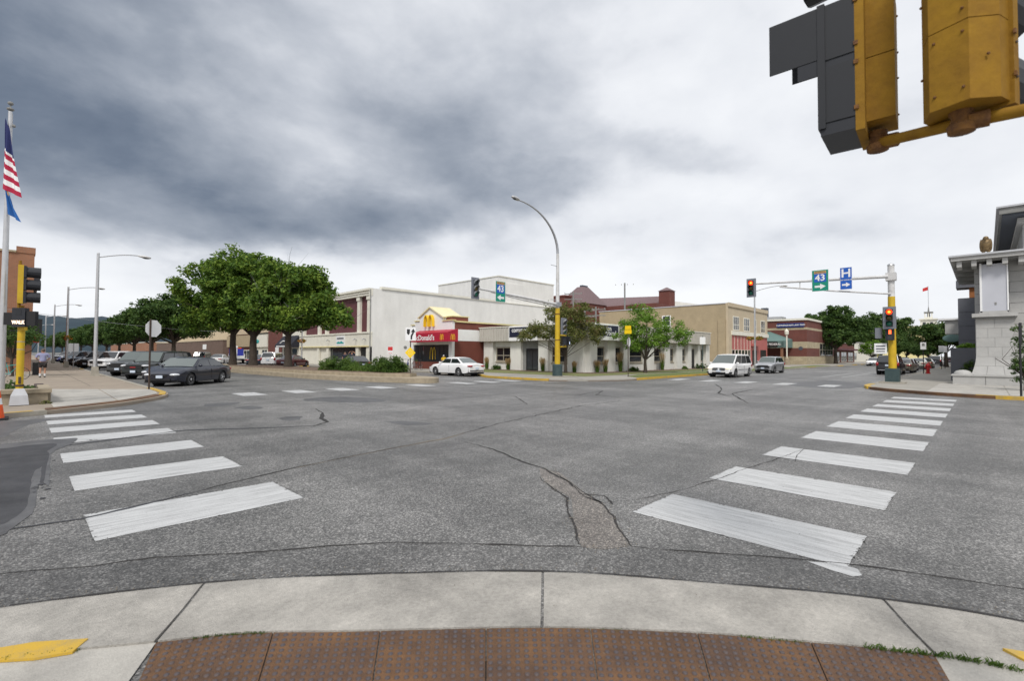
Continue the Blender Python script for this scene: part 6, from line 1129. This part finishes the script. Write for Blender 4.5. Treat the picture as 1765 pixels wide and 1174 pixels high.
    for a in (af,ar):
        for s_ in (1,-1):
            y_ = s_*(W/2-.125); wo_ = share('wheel',wm_,t.o,(a,y_,r),(0,0,math.pi if s_ > 0 else 0)); share('rim',rm_,wo_)
            ws = MB(); ws.lathe([(ra*1.0,-.10),(ra*1.0,.10)],20,(a,s_*(W/2-.22),r+.0),'y'); t.part('wheel_well',ws,'matte_black')
    return t
Gz = .004
# left parked row (noses towards the sidewalk)
row = [
 ('navy','sedan',6.55,30.55,226,'dark navy sedan nearest the stop sign, nose to the left sidewalk','bar','car_glass_sky'),
 ('navy','sedan',7.05,34.4,224,'dark blue sedan tucked behind the nearest navy sedan','bar','car_glass_sky'),
 ('greenblack','suv',6.6,39.2,226,'black pickup-faced SUV with red grille emblem, third in the left row','emblem','car_glass_sky'),
 ('pewter','suv',6.5,45.2,226,'dark grey SUV, fourth in the left row, right of the lamp post','box','car_glass_sky'),
 ('silver','sedan',7.0,48.9,226,'pale silver car showing between the grey and white SUVs','bar','car_glass_sky'),
 ('white','suv',6.6,59.5,226,'white SUV behind the nearest lamp post in the left row','box','car_glass'),
 ('black','suv',6.3,67.0,228,'black SUV left of the lamp post in the left row','box','car_glass'),
 ('black','sedan',6.3,72.0,228,'low black car beyond the black SUV','bar','car_glass'),
 ('bluegrey','suv',6.2,78.0,228,'slate coloured SUV further up the left row','box','car_glass'),
 ('white','sedan',6.2,84.5,228,'small white car between the far lamp posts','bar','car_glass'),
 ('teal','suv',6.2,92.0,228,'teal car near the far end of the left row','box','car_glass'),
 ('blue','sedan',6.2,101.0,228,'blue car at the far end of the left row','bar','car_glass'),
 ('silver','suv',6.2,112.0,228,'silver car, most distant of the left row','box','car_glass')]
for i,(pt,kd,x_,y_,a_,lb,gr,gl_) in enumerate(row): make_car(lb,pt,kd,(x_,y_,Gz),R(a_),'suv' if kd=='suv' else 'car',False,True,2 if i < 6 else 1,gl_,'cars parked nose in along the left sidewalk','parked_car',gr)
make_car('white sedan with red tail lights stopped by the restaurant kerb','white','sedan',(24.1,29.75,Gz),R(91),'car',False,True,2,'car_glass_sky','cars by the far kerb of the left street','parked_car')
make_car('black sedan seen from behind, parked between hedge and white side wall','black','sedan',(23.9,45.5,Gz),R(80),'car',False,True,2,'car_glass','cars by the far kerb of the left street','parked_car')
def D23(px_, x_): d_ = fwd+rgt*((px_-882.5)/FPX); k_ = x_/d_.x; return (x_, d_.y*k_)
q_ = D23(506,22.6); make_car('maroon sedan angle parked behind the right hand median trunk','maroon','sedan',(*q_,Gz),R(42),'car',False,True,1,'car_glass','angle parked cars on the far side of the left street','parked_car')
q_ = D23(474,22.0); make_car('white SUV seen from behind left of the maroon sedan','white','suv',(*q_,Gz),R(52),'suv',False,True,1,'car_glass','angle parked cars on the far side of the left street','parked_car')
q_ = D23(450,22.0); make_car('blue grey sedan left of the white SUV between two trunks','bluegrey','sedan',(*q_,Gz),R(50),'car',False,True,1,'car_glass','angle parked cars on the far side of the left street','parked_car')
q_ = D23(380,20.5); make_car('white car seen between the parked row and the tow truck','white','sedan',(*q_,Gz),R(60),'car',False,True,1,'car_glass','angle parked cars on the far side of the left street','parked_car')
q_ = D23(352,20.5); make_car('dark car far off left of the white car by the brown wall','black','suv',(*q_,Gz),R(60),'car',False,True,1,'car_glass','angle parked cars on the far side of the left street','parked_car')
# right street
make_car('white minivan driving towards the crossing with headlights on','white','van',(39.9,14.6,Gz),R(181),'minivan',True,True,2,'car_glass_sky','cars on the right street','minivan','cross')
make_car('small silver retro wagon close behind the white minivan','silver','wagon',(51.5,15.1,Gz),R(180),'car',False,True,2,'car_glass_sky','cars on the right street','car','box')
make_car('black SUV parked behind the yellow pole on the right street','black','suv',(57.3,6.35,Gz),R(0),'suv',False,True,2,'car_glass','cars parked along the right kerb','parked_car','box')
for (x_,y_,pt,kd,lb,a_) in ((64.6,6.1,'tan','sedan','tan silver sedan in front of the parked black SUV',0),(73.5,6.6,'silver','sedan','silver sedan further ahead, third along the right kerb',0),(84.5,6.4,'cream','sedan','pale cream sedan parked beyond the hydrant',0),(92,6.2,'tan','sedan','dark tan sedan just ahead of the cream sedan',0),(112,6.2,'black','suv','black SUV near the big tree on the right kerb',0),(126,7.0,'white','suv','white SUV far along the right kerb',0),(140,9.0,'silver','sedan','distant silver car in the right street lane',0),(104,13.8,'white','sedan','distant white car coming down the right street',180),(150,13.9,'navy','sedan','distant dark car coming down the right street',180),(165,6.4,'maroon','sedan','distant maroon car far along the right kerb',0)):
    make_car(lb,pt,kd,(x_,y_,Gz),R(a_),'suv' if kd=='suv' else 'car',False,True,1,'car_glass','cars parked along the right kerb' if a_==0 else 'cars on the right street','parked_car')
# tow truck
q_ = D23(408,24.0); tk = T('tow_truck','blue and white tow truck with amber roof light bar seen between median trunks','tow truck',(*q_,Gz),R(75)); 
cb = MB(); cb.ext([(1.2,.6),(3.0,.6),(3.0,1.25),(2.1,1.35),(1.75,2.25),(.7,2.3),(.6,1.0),(.6,.6)],'y',-1.0,1.0); tk.part('cab',cb,'paint_blue'); tk.part('windshield',MB().ext([(2.12,1.38),(1.80,2.18),(1.83,2.2),(2.16,1.40)],'y',-.85,.85),'car_glass'); tk.part('bed',MB().box(-2.9,.55,-1.05,1.05,.75,1.2),'paint_white'); tk.part('boom',MB().tube([(.3,0,1.2),(-2.6,0,2.6)],.12,8),'paint_white'); tk.part('side_panel',MB().box(-2.6,.5,-1.1,-1.05,.6,1.5).box(-2.6,.5,1.05,1.1,.6,1.5),'paint_white'); tk.part('light_bar',MB().box(.9,1.25,-.7,.7,2.32,2.47),'cone_orange'); tk.part('bumper',MB().box(2.95,3.1,-.95,.95,.4,.7),'chrome')
wm_, rm_ = wheel_meshes(.42,.26)
for a in (1.9,-1.8):
    for s_ in (1,-1): wo_ = share('wheel',wm_,tk.o,(a,s_*.92,.42),(0,0,math.pi if s_ > 0 else 0)); share('rim',rm_,wo_)
# ================================================================== BICYCLES
def bike(loc, rz, label, m_, group='bicycles in racks', lean=.06):
    t = T('bicycle',label,'bicycle',loc,rz,group); t.o.rotation_euler.x = lean
    for x_ in (-.52,.52):
        w_ = MB(); pts = [(x_+.33*math.cos(a),0,.34+.33*math.sin(a)) for a in [2*math.pi*i/20 for i in range(21)]]; w_.tube(pts,.016,5,False); wo_ = t.part('wheel',w_,'rubber' if m_ != 'pole_white' else 'galv'); sp_ = MB()
        for i in range(8): a = math.pi*i/8; sp_.tube([(x_+.32*math.cos(a),0,.34+.32*math.sin(a)),(x_-.32*math.cos(a),0,.34-.32*math.sin(a))],.003,3,False)
        t.part('spokes',sp_,'galv',parent=wo_)
    f_ = MB()
    for a,b in (((-.52,0,.34),(-.10,0,.32)),((-.52,0,.34),(-.18,0,.80)),((-.10,0,.32),(-.22,0,.92)),((-.10,0,.32),(.34,0,.78)),((-.19,0,.78),(.32,0,.85)),((.52,0,.34),(.32,0,.95))): f_.tube([a,b],.017,6)
    t.part('frame',f_,m_); t.part('saddle',MB().ball((-.23,0,.95),(.13,.06,.03)),'black'); t.part('handlebar',MB().tube([(.40,-.24,1.02),(.30,-.1,1.0),(.30,.1,1.0),(.40,.24,1.02)],.014,6),'black'); t.part('crank',MB().lathe([(.09,-.01),(.09,.01)],12,(-.10,0,.32),'y'),'galv')
    return t
qb = at(22,27.5,.1); bike(tuple(qb),R(-30),'bicycle with pale wheels leaning in the planter behind the yellow post','teal')
for i,(px_,mm,lb) in enumerate(((694,'black','black bicycle at the left end of the rack before the restaurant window'),(703,'paint_blue','blue bicycle in the middle of the restaurant rack'),(713,'galv','grey bicycle right of the blue one in the rack'),(723,'black','black bicycle at the right end of the restaurant rack'))):
    q_ = D23(px_,27.2); bike((q_[0],q_[1],.11),R(55+8*i),lb,mm)
# ================================================================== PEOPLE
def skin(name, verts, edges, radii, m_, root=0, sub=2, parent=None, xf=None):
    me = bpy.data.meshes.new(name); me.from_pydata([Vector(v) for v in verts],edges,[]); ob = bpy.data.objects.new(name,me); col.objects.link(ob)
    md = ob.modifiers.new('s','SKIN'); md.use_smooth_shade = True
    for i,r_ in enumerate(radii): me.skin_vertices[0].data[i].radius = (r_,r_) if isinstance(r_,(int,float)) else r_
    me.skin_vertices[0].data[root].use_root = True
    sd = ob.modifiers.new('d','SUBSURF'); sd.levels = sub; sd.render_levels = sub
    dg = bpy.context.evaluated_depsgraph_get(); me2 = bpy.data.meshes.new_from_object(ob.evaluated_get(dg)); bpy.data.objects.remove(ob)
    me2.name = name; me2.materials.clear(); me2.materials.append(MC[m_]); o = bpy.data.objects.new(name,me2); col.objects.link(o); o.parent = parent; return o
def person(loc, rz, label, shirt, short, sock='cloth_white', hairm='hair', arms='down', h=1.78, belly=1.0, stride=.12, bare_top=False, long_sleeve=False, shoe='cloth_dark'):
    """faces local +X"""
    k = h/1.78; t = T('person',label,'person',loc,rz); P_ = lambda x,y,z: (x*k,y*k,z*k)
    s = stride
    if arms == 'down': RA = [(.0,-.235,1.43),(-.03,-.30,1.15),(.10,-.27,.93),(.16,-.25,.85)]; LA = [(.0,.235,1.43),(-.02,.31,1.15),(.10,.29,.93),(.16,.27,.85)]
    elif arms == 'front': RA = [(0,-.24,1.42),(.02,-.31,1.17),(.24,-.18,1.08),(.32,-.10,1.09)]; LA = [(0,.24,1.42),(.02,.31,1.17),(.24,.18,1.10),(.32,.10,1.11)]
    else: RA = [(0,-.23,1.45),(.03,-.40,1.62),(.05,-.20,1.80),(.05,-.10,1.82)]; LA = [(0,.23,1.45),(.03,.40,1.62),(.05,.20,1.80),(.05,.10,1.82)]
    V_ = [(0,0,.96),(0,0,1.12),(0,0,1.30),(0,0,1.44),(.01,0,1.53),(.02,0,1.62),(.02,0,1.72),  (0,-.10,.90),(s*.5,-.105,.50),(s*.3,-.11,.09),(s*.3+.16,-.12,.04),  (0,.10,.90),(-s*.4,.105,.50),(-s,.11,.10),(-s+.16,.12,.04)]+RA+LA
    E_ = [(0,1),(1,2),(2,3),(3,4),(4,5),(5,6),(0,7),(7,8),(8,9),(9,10),(0,11),(11,12),(12,13),(13,14),(3,15),(15,16),(16,17),(17,18),(3,19),(19,20),(20,21),(21,22)]
    Rr = [(.13,.17),(.12,.15),(.13,.18),(.09,.16),.055,.085,.085, .09,.058,.04,.04,.09,.058,.04,.04]+[.055,.042,.032,.035]*2
    bdy = skin('body',[P_(*v) for v in V_],E_,[tuple(q*k for q in r_) if isinstance(r_,tuple) else r_*k for r_ in Rr],'skin',0,2,t.o)
    b = belly
    SV = [(0.01,0,.93),(.02*b,0,1.10),(0,0,1.28),(0,0,1.43),(0,0,1.50)]; e1 = [Vector(RA[0]).lerp(Vector(RA[1]),.0),Vector(RA[0]).lerp(Vector(RA[1]),.85)]; e2 = [Vector(LA[0]),Vector(LA[0]).lerp(Vector(LA[1]),.85)]
    skin('shirt',[P_(*v) for v in SV]+[tuple(v*k) for v in e1+e2],[(0,1),(1,2),(2,3),(3,4),(3,5),(5,6),(3,7),(7,8)],[tuple(q*k for q in r_) for r_ in ((.165*b,.205),(.165*b,.20),(.16,.205),(.12,.19),(.07,.07),(.085,.085),(.075,.075),(.085,.085),(.075,.075))],shirt,0,2,t.o)
    KV = [(0,0,.93),(0,-.10,.86),(s*.3,-.11,.58),(0,.10,.86),(-s*.25,.11,.58)]
    skin('shorts',[P_(*v) for v in KV],[(0,1),(1,2),(0,3),(3,4)],[tuple(q*k for q in r_) for r_ in ((.155,.18),(.12,.115),(.105,.10),(.12,.115),(.105,.10))],short,0,2,t.o)
    for (x_,y_) in ((s*.3,-.11),(-s,.11)):
        t.part('sock',MB().tube([P_(x_,y_,.08),P_(x_,y_,.24)],[.052*k,.056*k],10),sock); f_ = MB(); f_.ball(P_(x_+.06,y_,.045),(.145*k,.055*k,.05*k),10,6); t.part('shoe',f_,shoe)
    hr = MB(); hr.ball(P_(-.005,0,1.70),(.108*k,.093*k,.10*k),12,8); t.part('hair',hr,hairm,smooth=60)
    fc = MB(); fc.ball(P_(.118,0,1.655),(.018*k,.014*k,.022*k),6,4); t.part('nose',fc,'skin')
    for y_ in (-.035,.035): t.part('eye',MB().ball(P_(.103,y_,1.685),(.008,.014,.009),6,4),'black')
    for y_ in (-.095,.095): t.part('ear',MB().ball(P_(.01,y_,1.665),(.022,.012,.032),6,5),'skin')
    t.part('mouth',MB().box(.094*k,.104*k,-.025*k,.025*k,1.605*k,1.612*k),'rust')
    for side in (RA,LA):
        w_ = Vector(side[3]); d_ = (Vector(side[3])-Vector(side[2])).normalized()
        for f_ in range(4):
            o_ = Vector((0,(-.024+.016*f_),0)) if arms != 'front' else Vector((0,0,-.024+.016*f_)); t.part('finger',MB().tube([tuple((w_+o_)*k),tuple((w_+o_+d_*.05)*k),tuple((w_+o_+d_*.08+Vector((.008,0,-.012)))*k)],[.009,.008,.006],5),'skin')
        t.part('thumb',MB().tube([tuple(w_*k),tuple((w_+Vector((.04,0,-.01)))*k)],[.010,.008],5),'skin')
    return t
qp = at(75,30.0,.1); person(tuple(qp),R(92),'man walking away in lavender shirt, dark shorts and white socks on the left sidewalk','cloth_lavender','cloth_dark',arms='front',h=1.76,belly=1.12,stride=.06)
q_ = D23(595,26.6); person((*q_,.11),R(215),'pedestrian in navy tee and dark shorts in front of the white building','cloth_navy','cloth_dark',h=1.72,stride=.15)
q_ = D23(607,26.2); pe = person((*q_,.11),R(215),'pedestrian in dark tank top and bright blue shorts with both arms overhead','cloth_navy','cloth_blue',arms='up',h=1.74,stride=.15)
bgq = D23(611,26.0); solo('bag',MB().ball((bgq[0],bgq[1],.72),(.14,.14,.26)),'cloth_lime','lime green bag carried at the side of the blue shorts pedestrian','bag',loc=(bgq[0],bgq[1],.5))
q_ = D23(765,29.0); person((q_[0],q_[1],.11),R(200),'person in yellow jacket and pale cap behind the white sedan at the restaurant','cloth_yellow','cloth_dark',arms='front',h=1.45,hairm='cloth_white',stride=.05)
q_ = D23(54,1.4) if False else None
solo('litter_bin',MB().box(.7,1.1,46,46.4,.1,.95),'black','dark litter bin beside the brick building on the left sidewalk','litter bin',loc=(.7,46.2,.1))  # dark litter bin as a plain box
# ================================================================== TREES
def leaves(centers, radii, per, size, up=.5, flat_=1.0, seed=0, rot=None):
    rng = np.random.default_rng(seed); C_ = np.repeat(np.asarray(centers),per,0); Rr = np.repeat(np.asarray(radii),per,0)[:,None]
    n = len(C_); d = rng.normal(size=(n,3)); d /= np.linalg.norm(d,axis=1)[:,None]; rad = rng.random(n)[:,None]**.45
    p = C_+d*rad*Rr*np.array([1,1,flat_]); nr = d*.7+rng.normal(size=(n,3))*.55+np.array([0,0,up]); nr /= np.linalg.norm(nr,axis=1)[:,None]
    a = np.cross(nr,rng.normal(size=(n,3))); a /= np.linalg.norm(a,axis=1)[:,None]; b = np.cross(nr,a); s = size*(.6+.8*rng.random(n))[:,None]
    V = np.stack([p-a*s,p-b*s*.55+nr*s*.15,p+a*s,p+b*s*.55+nr*s*.15],1).reshape(-1,3); return V
def leafmesh(name, V, m_):
    n = len(V)//4; me = bpy.data.meshes.new(name); me.vertices.add(4*n); me.vertices.foreach_set('co',V.astype(np.float32).ravel()); me.loops.add(4*n); me.loops.foreach_set('vertex_index',np.arange(4*n,dtype=np.int32)); me.polygons.add(n); me.polygons.foreach_set('loop_start',np.arange(0,4*n,4,dtype=np.int32)); me.update(calc_edges=True); me.materials.append(MC[m_]); return me
def tree(loc, label, cat, lobes, trunk_h, trunk_r, m_='leaf_elm', nclump=260, per=60, lsize=.13, clump=(.45,.85), seed=1, name='tree', group='street trees', bare=0, lean=(0,0), shell=.62, limbs=9, rz=0):
    """lobes: (x,y,z,rx,ry,rz) ellipsoids in local metres"""
    t = T(name,label,cat,loc,rz,group); rng = np.random.default_rng(seed); cen_ = []; rad_ = []; vol = np.array([l[3]*l[4]*l[5] for l in lobes])**.7; vol /= vol.sum()
    for l,f in zip(lobes,vol):
        for _ in range(max(4,int(nclump*f))):
            d = rng.normal(size=3); d /= np.linalg.norm(d); q = shell+(1.03-shell)*rng.random() if rng.random() < .8 else rng.random(); cen_.append([l[0]+d[0]*l[3]*q,l[1]+d[1]*l[4]*q,l[2]+d[2]*l[5]*q]); rad_.append(rng.uniform(*clump))
    cen_ = np.array(cen_); V = leaves(cen_,rad_,per,lsize,seed=seed+5,flat_=.72); o = bpy.data.objects.new('crown',leafmesh('crown',V,m_)); col.objects.link(o); o.parent = t.o
    fork = Vector((lean[0],lean[1],trunk_h)); tk_ = MB(); tk_.tube([(0,0,-.1),(lean[0]*.2+.02,lean[1]*.2,trunk_h*.25),(lean[0]*.6-.03,lean[1]*.6,trunk_h*.65),tuple(fork)],[trunk_r*1.35,trunk_r,trunk_r*.85,trunk_r*.75],9)
    lb_ = MB(); idx = rng.choice(len(cen_),min(limbs*3,len(cen_)),False)
    for j,i in enumerate(idx):
        e_ = Vector(cen_[i]); main = j < limbs; st = fork-Vector((0,0,rng.uniform(0,trunk_h*.15))); mid = st.lerp(e_,.5)+Vector(rng.normal(size=3))*.25+Vector((0,0,.25)); r0_ = trunk_r*(.5 if main else .22); lb_.tube([st,mid,e_],[r0_,r0_*.55,r0_*.18],6)
    t.part('trunk',tk_,'bark',smooth=60); t.part('branches',lb_,'bark',kind='stuff')
    if bare:
        tw = MB()
        for _ in range(bare):
            i = rng.integers(len(cen_)); e_ = Vector(cen_[i]); 
            for k_ in range(5): f_ = e_+Vector(rng.normal(size=3))*.8+Vector((0,0,.3)); tw.tube([e_,e_.lerp(f_,.5)+Vector(rng.normal(size=3))*.1,f_],[.02,.012,.005],3,False)
        t.part('dead_twigs',tw,'granite_dark',kind='stuff')
    return t
def T15(px_, x_=15.3): q_ = D23(px_,x_); return (q_[0],q_[1],.28)
big = dict(nclump=420,per=75,lsize=.15,m_='leaf_elm',cat='tree')
# camera-facing axes for lobe layout: r = to the right in plan, f = away
def lob(r_,f_,z,rr,rf,rz_): return (rgt.x*r_+fwd.x*f_, rgt.y*r_+fwd.y*f_, z, rr, rr, rz_)
tree(T15(402,14.6),'left of the three big elms on the median, tallest crown overhanging the parked cars',lobes=[lob(-3.0,0,7.6,2.6,2,2.4),lob(0,0,8.9,2.9,2,2.6),lob(2.2,0,7.8,2.4,2,2.3),lob(-2.2,0,5.4,2.2,2,1.5),lob(1.4,.5,5.6,2.1,2,1.6),lob(-3.6,0,4.6,1.7,1,1.2),lob(-.8,-.5,4.7,2.0,1,1.0)],trunk_h=3.6,trunk_r=.32,seed=11,limbs=10,bare=0,**big)
tree(T15(437,15.4),'middle of the three big elms on the median, dense round crown',lobes=[lob(-1.8,0,7.2,2.5,2,2.2),lob(.6,0,8.4,2.6,2,2.1),lob(2.4,0,7.2,2.1,2,2.1),lob(-.4,0,5.2,2.6,2,1.5),lob(1.2,-.3,4.4,1.8,1,1.0)],trunk_h=3.2,trunk_r=.36,seed=12,bare=10,limbs=10,**big)
tree(T15(497,16.0),'right of the three big elms on the median, with some bare twigs',lobes=[lob(-.6,0,6.9,2.0,2,2.1),lob(1.4,0,6.9,1.9,2,1.7),lob(2.9,0,5.6,1.7,2,1.5),lob(4.1,0,4.2,1.2,1,.85),lob(.6,.3,4.9,2.3,2,1.3),lob(-1.9,.2,5.3,1.6,1,1.2),lob(2.1,0,8.1,.8,.8,.9),lob(.4,-.3,4.2,1.9,1,.9)],trunk_h=3.3,trunk_r=.30,seed=13,bare=26,limbs=11,**big)
md_ = dict(cat='tree',m_='leaf_dark',nclump=300,per=60,lsize=.20,clump=(.6,1.1))
tm = tree(T15(300,15.0),'dark green tree left of the three big elms on the median',lobes=[(0,0,6.9,3.3,3.3,2.6),(-2.2,1.4,5.4,2.6,2.6,1.9),(2,-1.5,5.4,2.8,2.8,1.9)],trunk_h=3.0,trunk_r=.30,seed=21,**md_)
for i,(px_,x_,sc_,lb) in enumerate(((262,15.2,1.06,'dark tree behind the stop sign in the median row'),(232,15.0,1.0,'tree in the median row above the black pickup-faced SUV'),(206,15.2,.95,'tree in the median row right of the nearest lamp post'),(184,15.0,.95,'tree in the median row just right of the lamp post shaft'),(160,15.2,1.0,'tree in the median row behind the nearest lamp post shaft'),(140,15.0,1.05,'tree in the median row left of the nearest lamp post'),(124,15.2,1.1,'tree in the median row right of the second lamp post'),(108,15.0,1.15,'distant tree at the second lamp post'),(94,15.2,1.2,'most distant tree of the median row'))): dup(tm.o,T15(px_,x_),R(47*i+20),lb,sc_)
tree(tuple(at(975,40.5,.14)),'olive leaved tree on the corner lawn behind the yellow and white pole','tree',[lob(-2.2,0,3.5,1.5,1.4,.8),lob(-.6,0,4.9,1.4,1.4,1.2),lob(1.0,0,4.9,1.3,1.4,1.2),lob(2.4,0,3.7,1.2,1,1.2),lob(.2,0,3.4,1.9,1.6,.9),lob(-3.6,0,3.1,.7,.7,.45)],1.5,.13,'leaf_olive',300,46,.08,(.28,.5),31,group='small trees before the corner store',limbs=6,shell=.35)
tree(tuple(at(1112,42,.14)),'bright green small tree on the lawn in front of the long store','tree',[lob(-1.5,0,3.7,1.3,1.3,1.2),lob(-.3,0,4.8,1.4,1.4,1.2),lob(1.9,0,3.7,1.5,1.4,1.1),lob(.0,0,2.8,2.0,1.6,1.0),lob(3.1,0,3.2,.9,.8,.8)],1.2,.15,'leaf_bright',240,48,.08,(.3,.55),32,group='small trees before the corner store',limbs=6,shell=.45)
q_ = at(1440,96,.11); tr1 = tree(tuple(q_),'broad dark green street tree beside the striped brick building','tree',[lob(-3.4,0,7.9,2.9,2.5,2.4),lob(0,0,8.7,3.4,3,2.9),lob(3.8,0,7.0,2.6,2.4,2.5),lob(0,0,5.6,5.0,3,1.8)],3.2,.32,'leaf_dark',420,60,.20,(.5,1.0),33,group='trees along the right street')
dup(tr1.o,tuple(at(1490,150,.11)),R(80),'tree right of the broad dark street tree',1.1); dup(tr1.o,tuple(at(1518,170,.11)),R(150),'taller tree beside the red signal lamps',1.5)
tree(tuple(at(1503,92,.11)),'small lime green tree left of the yellow signal pole','tree',[(0,0,3.3,1.9,1.9,1.2),(.8,-.8,2.6,1.3,1.3,.8),(-.8,.8,2.7,1.3,1.3,.8)],1.4,.12,'leaf_bright',70,45,.13,(.4,.7),34,group='trees along the right street')
trr = tree(tuple(at(1630,72,.12)),'dark spreading tree over the right sidewalk before the bank','tree',[lob(-2.5,0,4.6,2.4,2,1.7),lob(.3,0,5.2,2.5,2,1.7),lob(2.6,0,4.6,2.2,2,1.6)],2.3,.26,'leaf_dark',240,55,.16,(.45,.9),35,group='trees along the right street')
for i,(px_,dd,sc_,lb) in enumerate(((1600,105,.66,'tree left of the spreading sidewalk tree'),(1582,130,.62,'tree below the distant tower block'),(1562,120,.75,'dark tree right of the yellow signal pole'),(1548,150,1.1,'tree directly behind the yellow signal pole'),(1655,120,1.5,'tree top seen left of the grey wing wall'))): dup(trr.o,tuple(at(px_,dd,.05)),R(60*i),lb,sc_)
tree(tuple(at(22,31,.1)),'low dark ornamental tree in the planter at the left edge','tree',[lob(-1.2,0,2.5,1.0,.9,.6),lob(.2,0,2.7,1.1,.9,.65),lob(1.2,0,2.5,.7,.7,.5)],1.2,.09,'leaf_dark',90,45,.075,(.25,.5),36,group='small planter trees')
def shrub(loc,label,lobes,m_='leaf_hedge',n=60,per=60,ls=.05,cl=(.18,.34),seed=1,name='shrub',cat='shrub',group=None):
    t = T(name,label,cat,loc,0,group); rng = np.random.default_rng(seed); C_ = []; r_ = []
    for l in lobes:
        for _ in range(n): d = rng.normal(size=3); d /= np.linalg.norm(d); d[2] = abs(d[2]); q = .4+.6*rng.random(); C_.append([l[0]+d[0]*l[3]*q,l[1]+d[1]*l[4]*q,l[2]+d[2]*l[5]*q]); r_.append(rng.uniform(*cl))
    V = leaves(C_,r_,per,ls,seed=seed,flat_=.8); V[:,2] = np.maximum(V[:,2],.0); o = bpy.data.objects.new('foliage',leafmesh('foliage',V,m_)); col.objects.link(o); o.parent = t.o
    st = MB()
    for l in lobes: st.tube([(l[0],l[1],0),(l[0],l[1],l[5]*.7)],.03,5)
    t.part('stems',st,'bark'); return t
shrub((15.7,32.0,.5),'dense clipped looking hedge shrub at the left of the median bed',[(-.3,1.0,0,.7,.9,.95),(.3,-.5,0,.75,.9,.95)],seed=41,group='hedge shrubs on the median nose')
shrub((16.0,29.6,.5),'sparse low middle shrub of the median bed',[(-.2,.8,0,.6,.9,.42),(.3,-.5,0,.6,.8,.46)],seed=42,group='hedge shrubs on the median nose')
shrub((16.35,26.9,.5),'fuller rounded shrub beside the keep right sign',[(-.1,.6,0,.75,.8,1.05),(.2,-.5,0,.72,.75,.98)],seed=43,n=80,group='hedge shrubs on the median nose')
for i,(x_,y_,hh,lb) in enumerate(((38.3,41.6,1.3,'ornamental grass clump by the left end of the corner store'),(38.3,38.1,1.2,'narrow ornamental grass right of the first window'),(38.3,33.0,1.3,'ornamental grass right of the store entrance'),(37.9,28.6,1.0,'small grass clump right of the olive tree'),(41.0,27.1,1.2,'grass clump before the right corner window'),(43.5,26.9,1.9,'tall feathery wheat coloured grass left of the green tree'),(52.5,26.9,1.9,'tall wheat coloured grass clump right of the green tree'),(39.6,27.1,1.1,'short grass clump beside the corner pier'))):
    x_, y_ = x_*.882, y_*.882
    t = T('ornamental_grass',lb,'ornamental grass',(x_,y_,.14),0,'ornamental grasses along the corner store'); g1 = MB(); g2 = MB(); rg = random.Random(i)
    for _ in range(150):
        a = rg.uniform(0,6.28); rr = rg.uniform(0,.16); sp_ = rg.uniform(.0,.30)*hh*.5; bx,by = rr*math.cos(a),rr*math.sin(a); ex,ey = bx+sp_*math.cos(a),by+sp_*math.sin(a); h_ = hh*rg.uniform(.45,.72); c_,s_ = math.cos(a+1.57)*.02,math.sin(a+1.57)*.02; g1.add([(bx-c_,by-s_,0),(bx+c_,by+s_,0),(ex,ey,h_)],[(0,1,2)])
        if _ % 3 == 0: h2 = hh*rg.uniform(.8,1.05); g2.add([(bx,by,h_*.5),(ex-.03,ey,h2*.85),(ex,ey,h2),(ex+.03,ey,h2*.85)],[(0,1,2,3)])
    t.part('blades',g1,'leaf_hedge',kind='stuff'); t.part('plumes',g2,'leaf_wheat',kind='stuff')
for i,(x_,y_,s__,lb) in enumerate(((38.2,39.9,.5,'round boxwood shrub under the first store window'),(45.9,26.7,.55,'dark round shrub left of the green tree trunk'),(58.2,26.8,.35,'low shrub near the gas meter'),(62.8,26.7,.75,'dark shrub by the side door of the store'),(33.8,1.3,.01,'x'))):
    if lb != 'x': shrub((x_*.882,y_*.882,.14),lb,[(0,0,0,s__,s__,s__*.9)],'leaf_hedge' if i != 3 else 'leaf_dark',40,50,.045,(.1,.2),50+i,group='round shrubs along the corner store')
for i in range(0): pass
shrub((-.9,24.2,.3),'low green ground plants in the left stone planter',[(-2.4,0,0,1.2,1.8,.28),(0.3,0.1,0,1.0,1.8,.30),(1.0,-1.8,0,.4,.6,.22)],'leaf_dark',50,40,.05,(.1,.2),61,'planter_plants','planter plants'); shrub((.62,20.55,.1),'small dry weed at the foot of the stone wall',[(0,0,0,.14,.14,.1)],'leaf_olive',12,16,.02,(.03,.06),62,'weed','weed')
shrub(tuple(at(1672,31,.6)),'yellow green bush spilling left of the stone pedestal',[(0,0,0,.45,.45,.9)],'leaf_hedge',40,50,.05,(.15,.25),63); sb2 = shrub(tuple(at(1671,31.5,2.25)),'upper green shrub on the grey ledge left of the pedestal',[(0,0,0,.75,.75,.28)],'leaf_bright',40,40,.05,(.12,.2),64)
solo('stone_ledge',MB().box(sb2.o.location.x-.7,sb2.o.location.x+.9,sb2.o.location.y-.8,sb2.o.location.y+.9,.1,2.25),'steel_blue','grey stone ledge block behind the pedestal holding a green shrub','ledge',loc=(sb2.o.location.x,sb2.o.location.y,.1))
tree(tuple(at(1765,22.6,.12)),'twiggy dark shrub tree at the right edge in front of the pedestal','tree',[lob(-.1,0,1.7,.42,.4,.75),lob(-.1,0,.9,.5,.4,.5),lob(-.25,0,2.6,.2,.2,.45)],.7,.05,'leaf_dark',60,36,.045,(.12,.25),66,group='small planter trees')
bpy.context.view_layer.update()
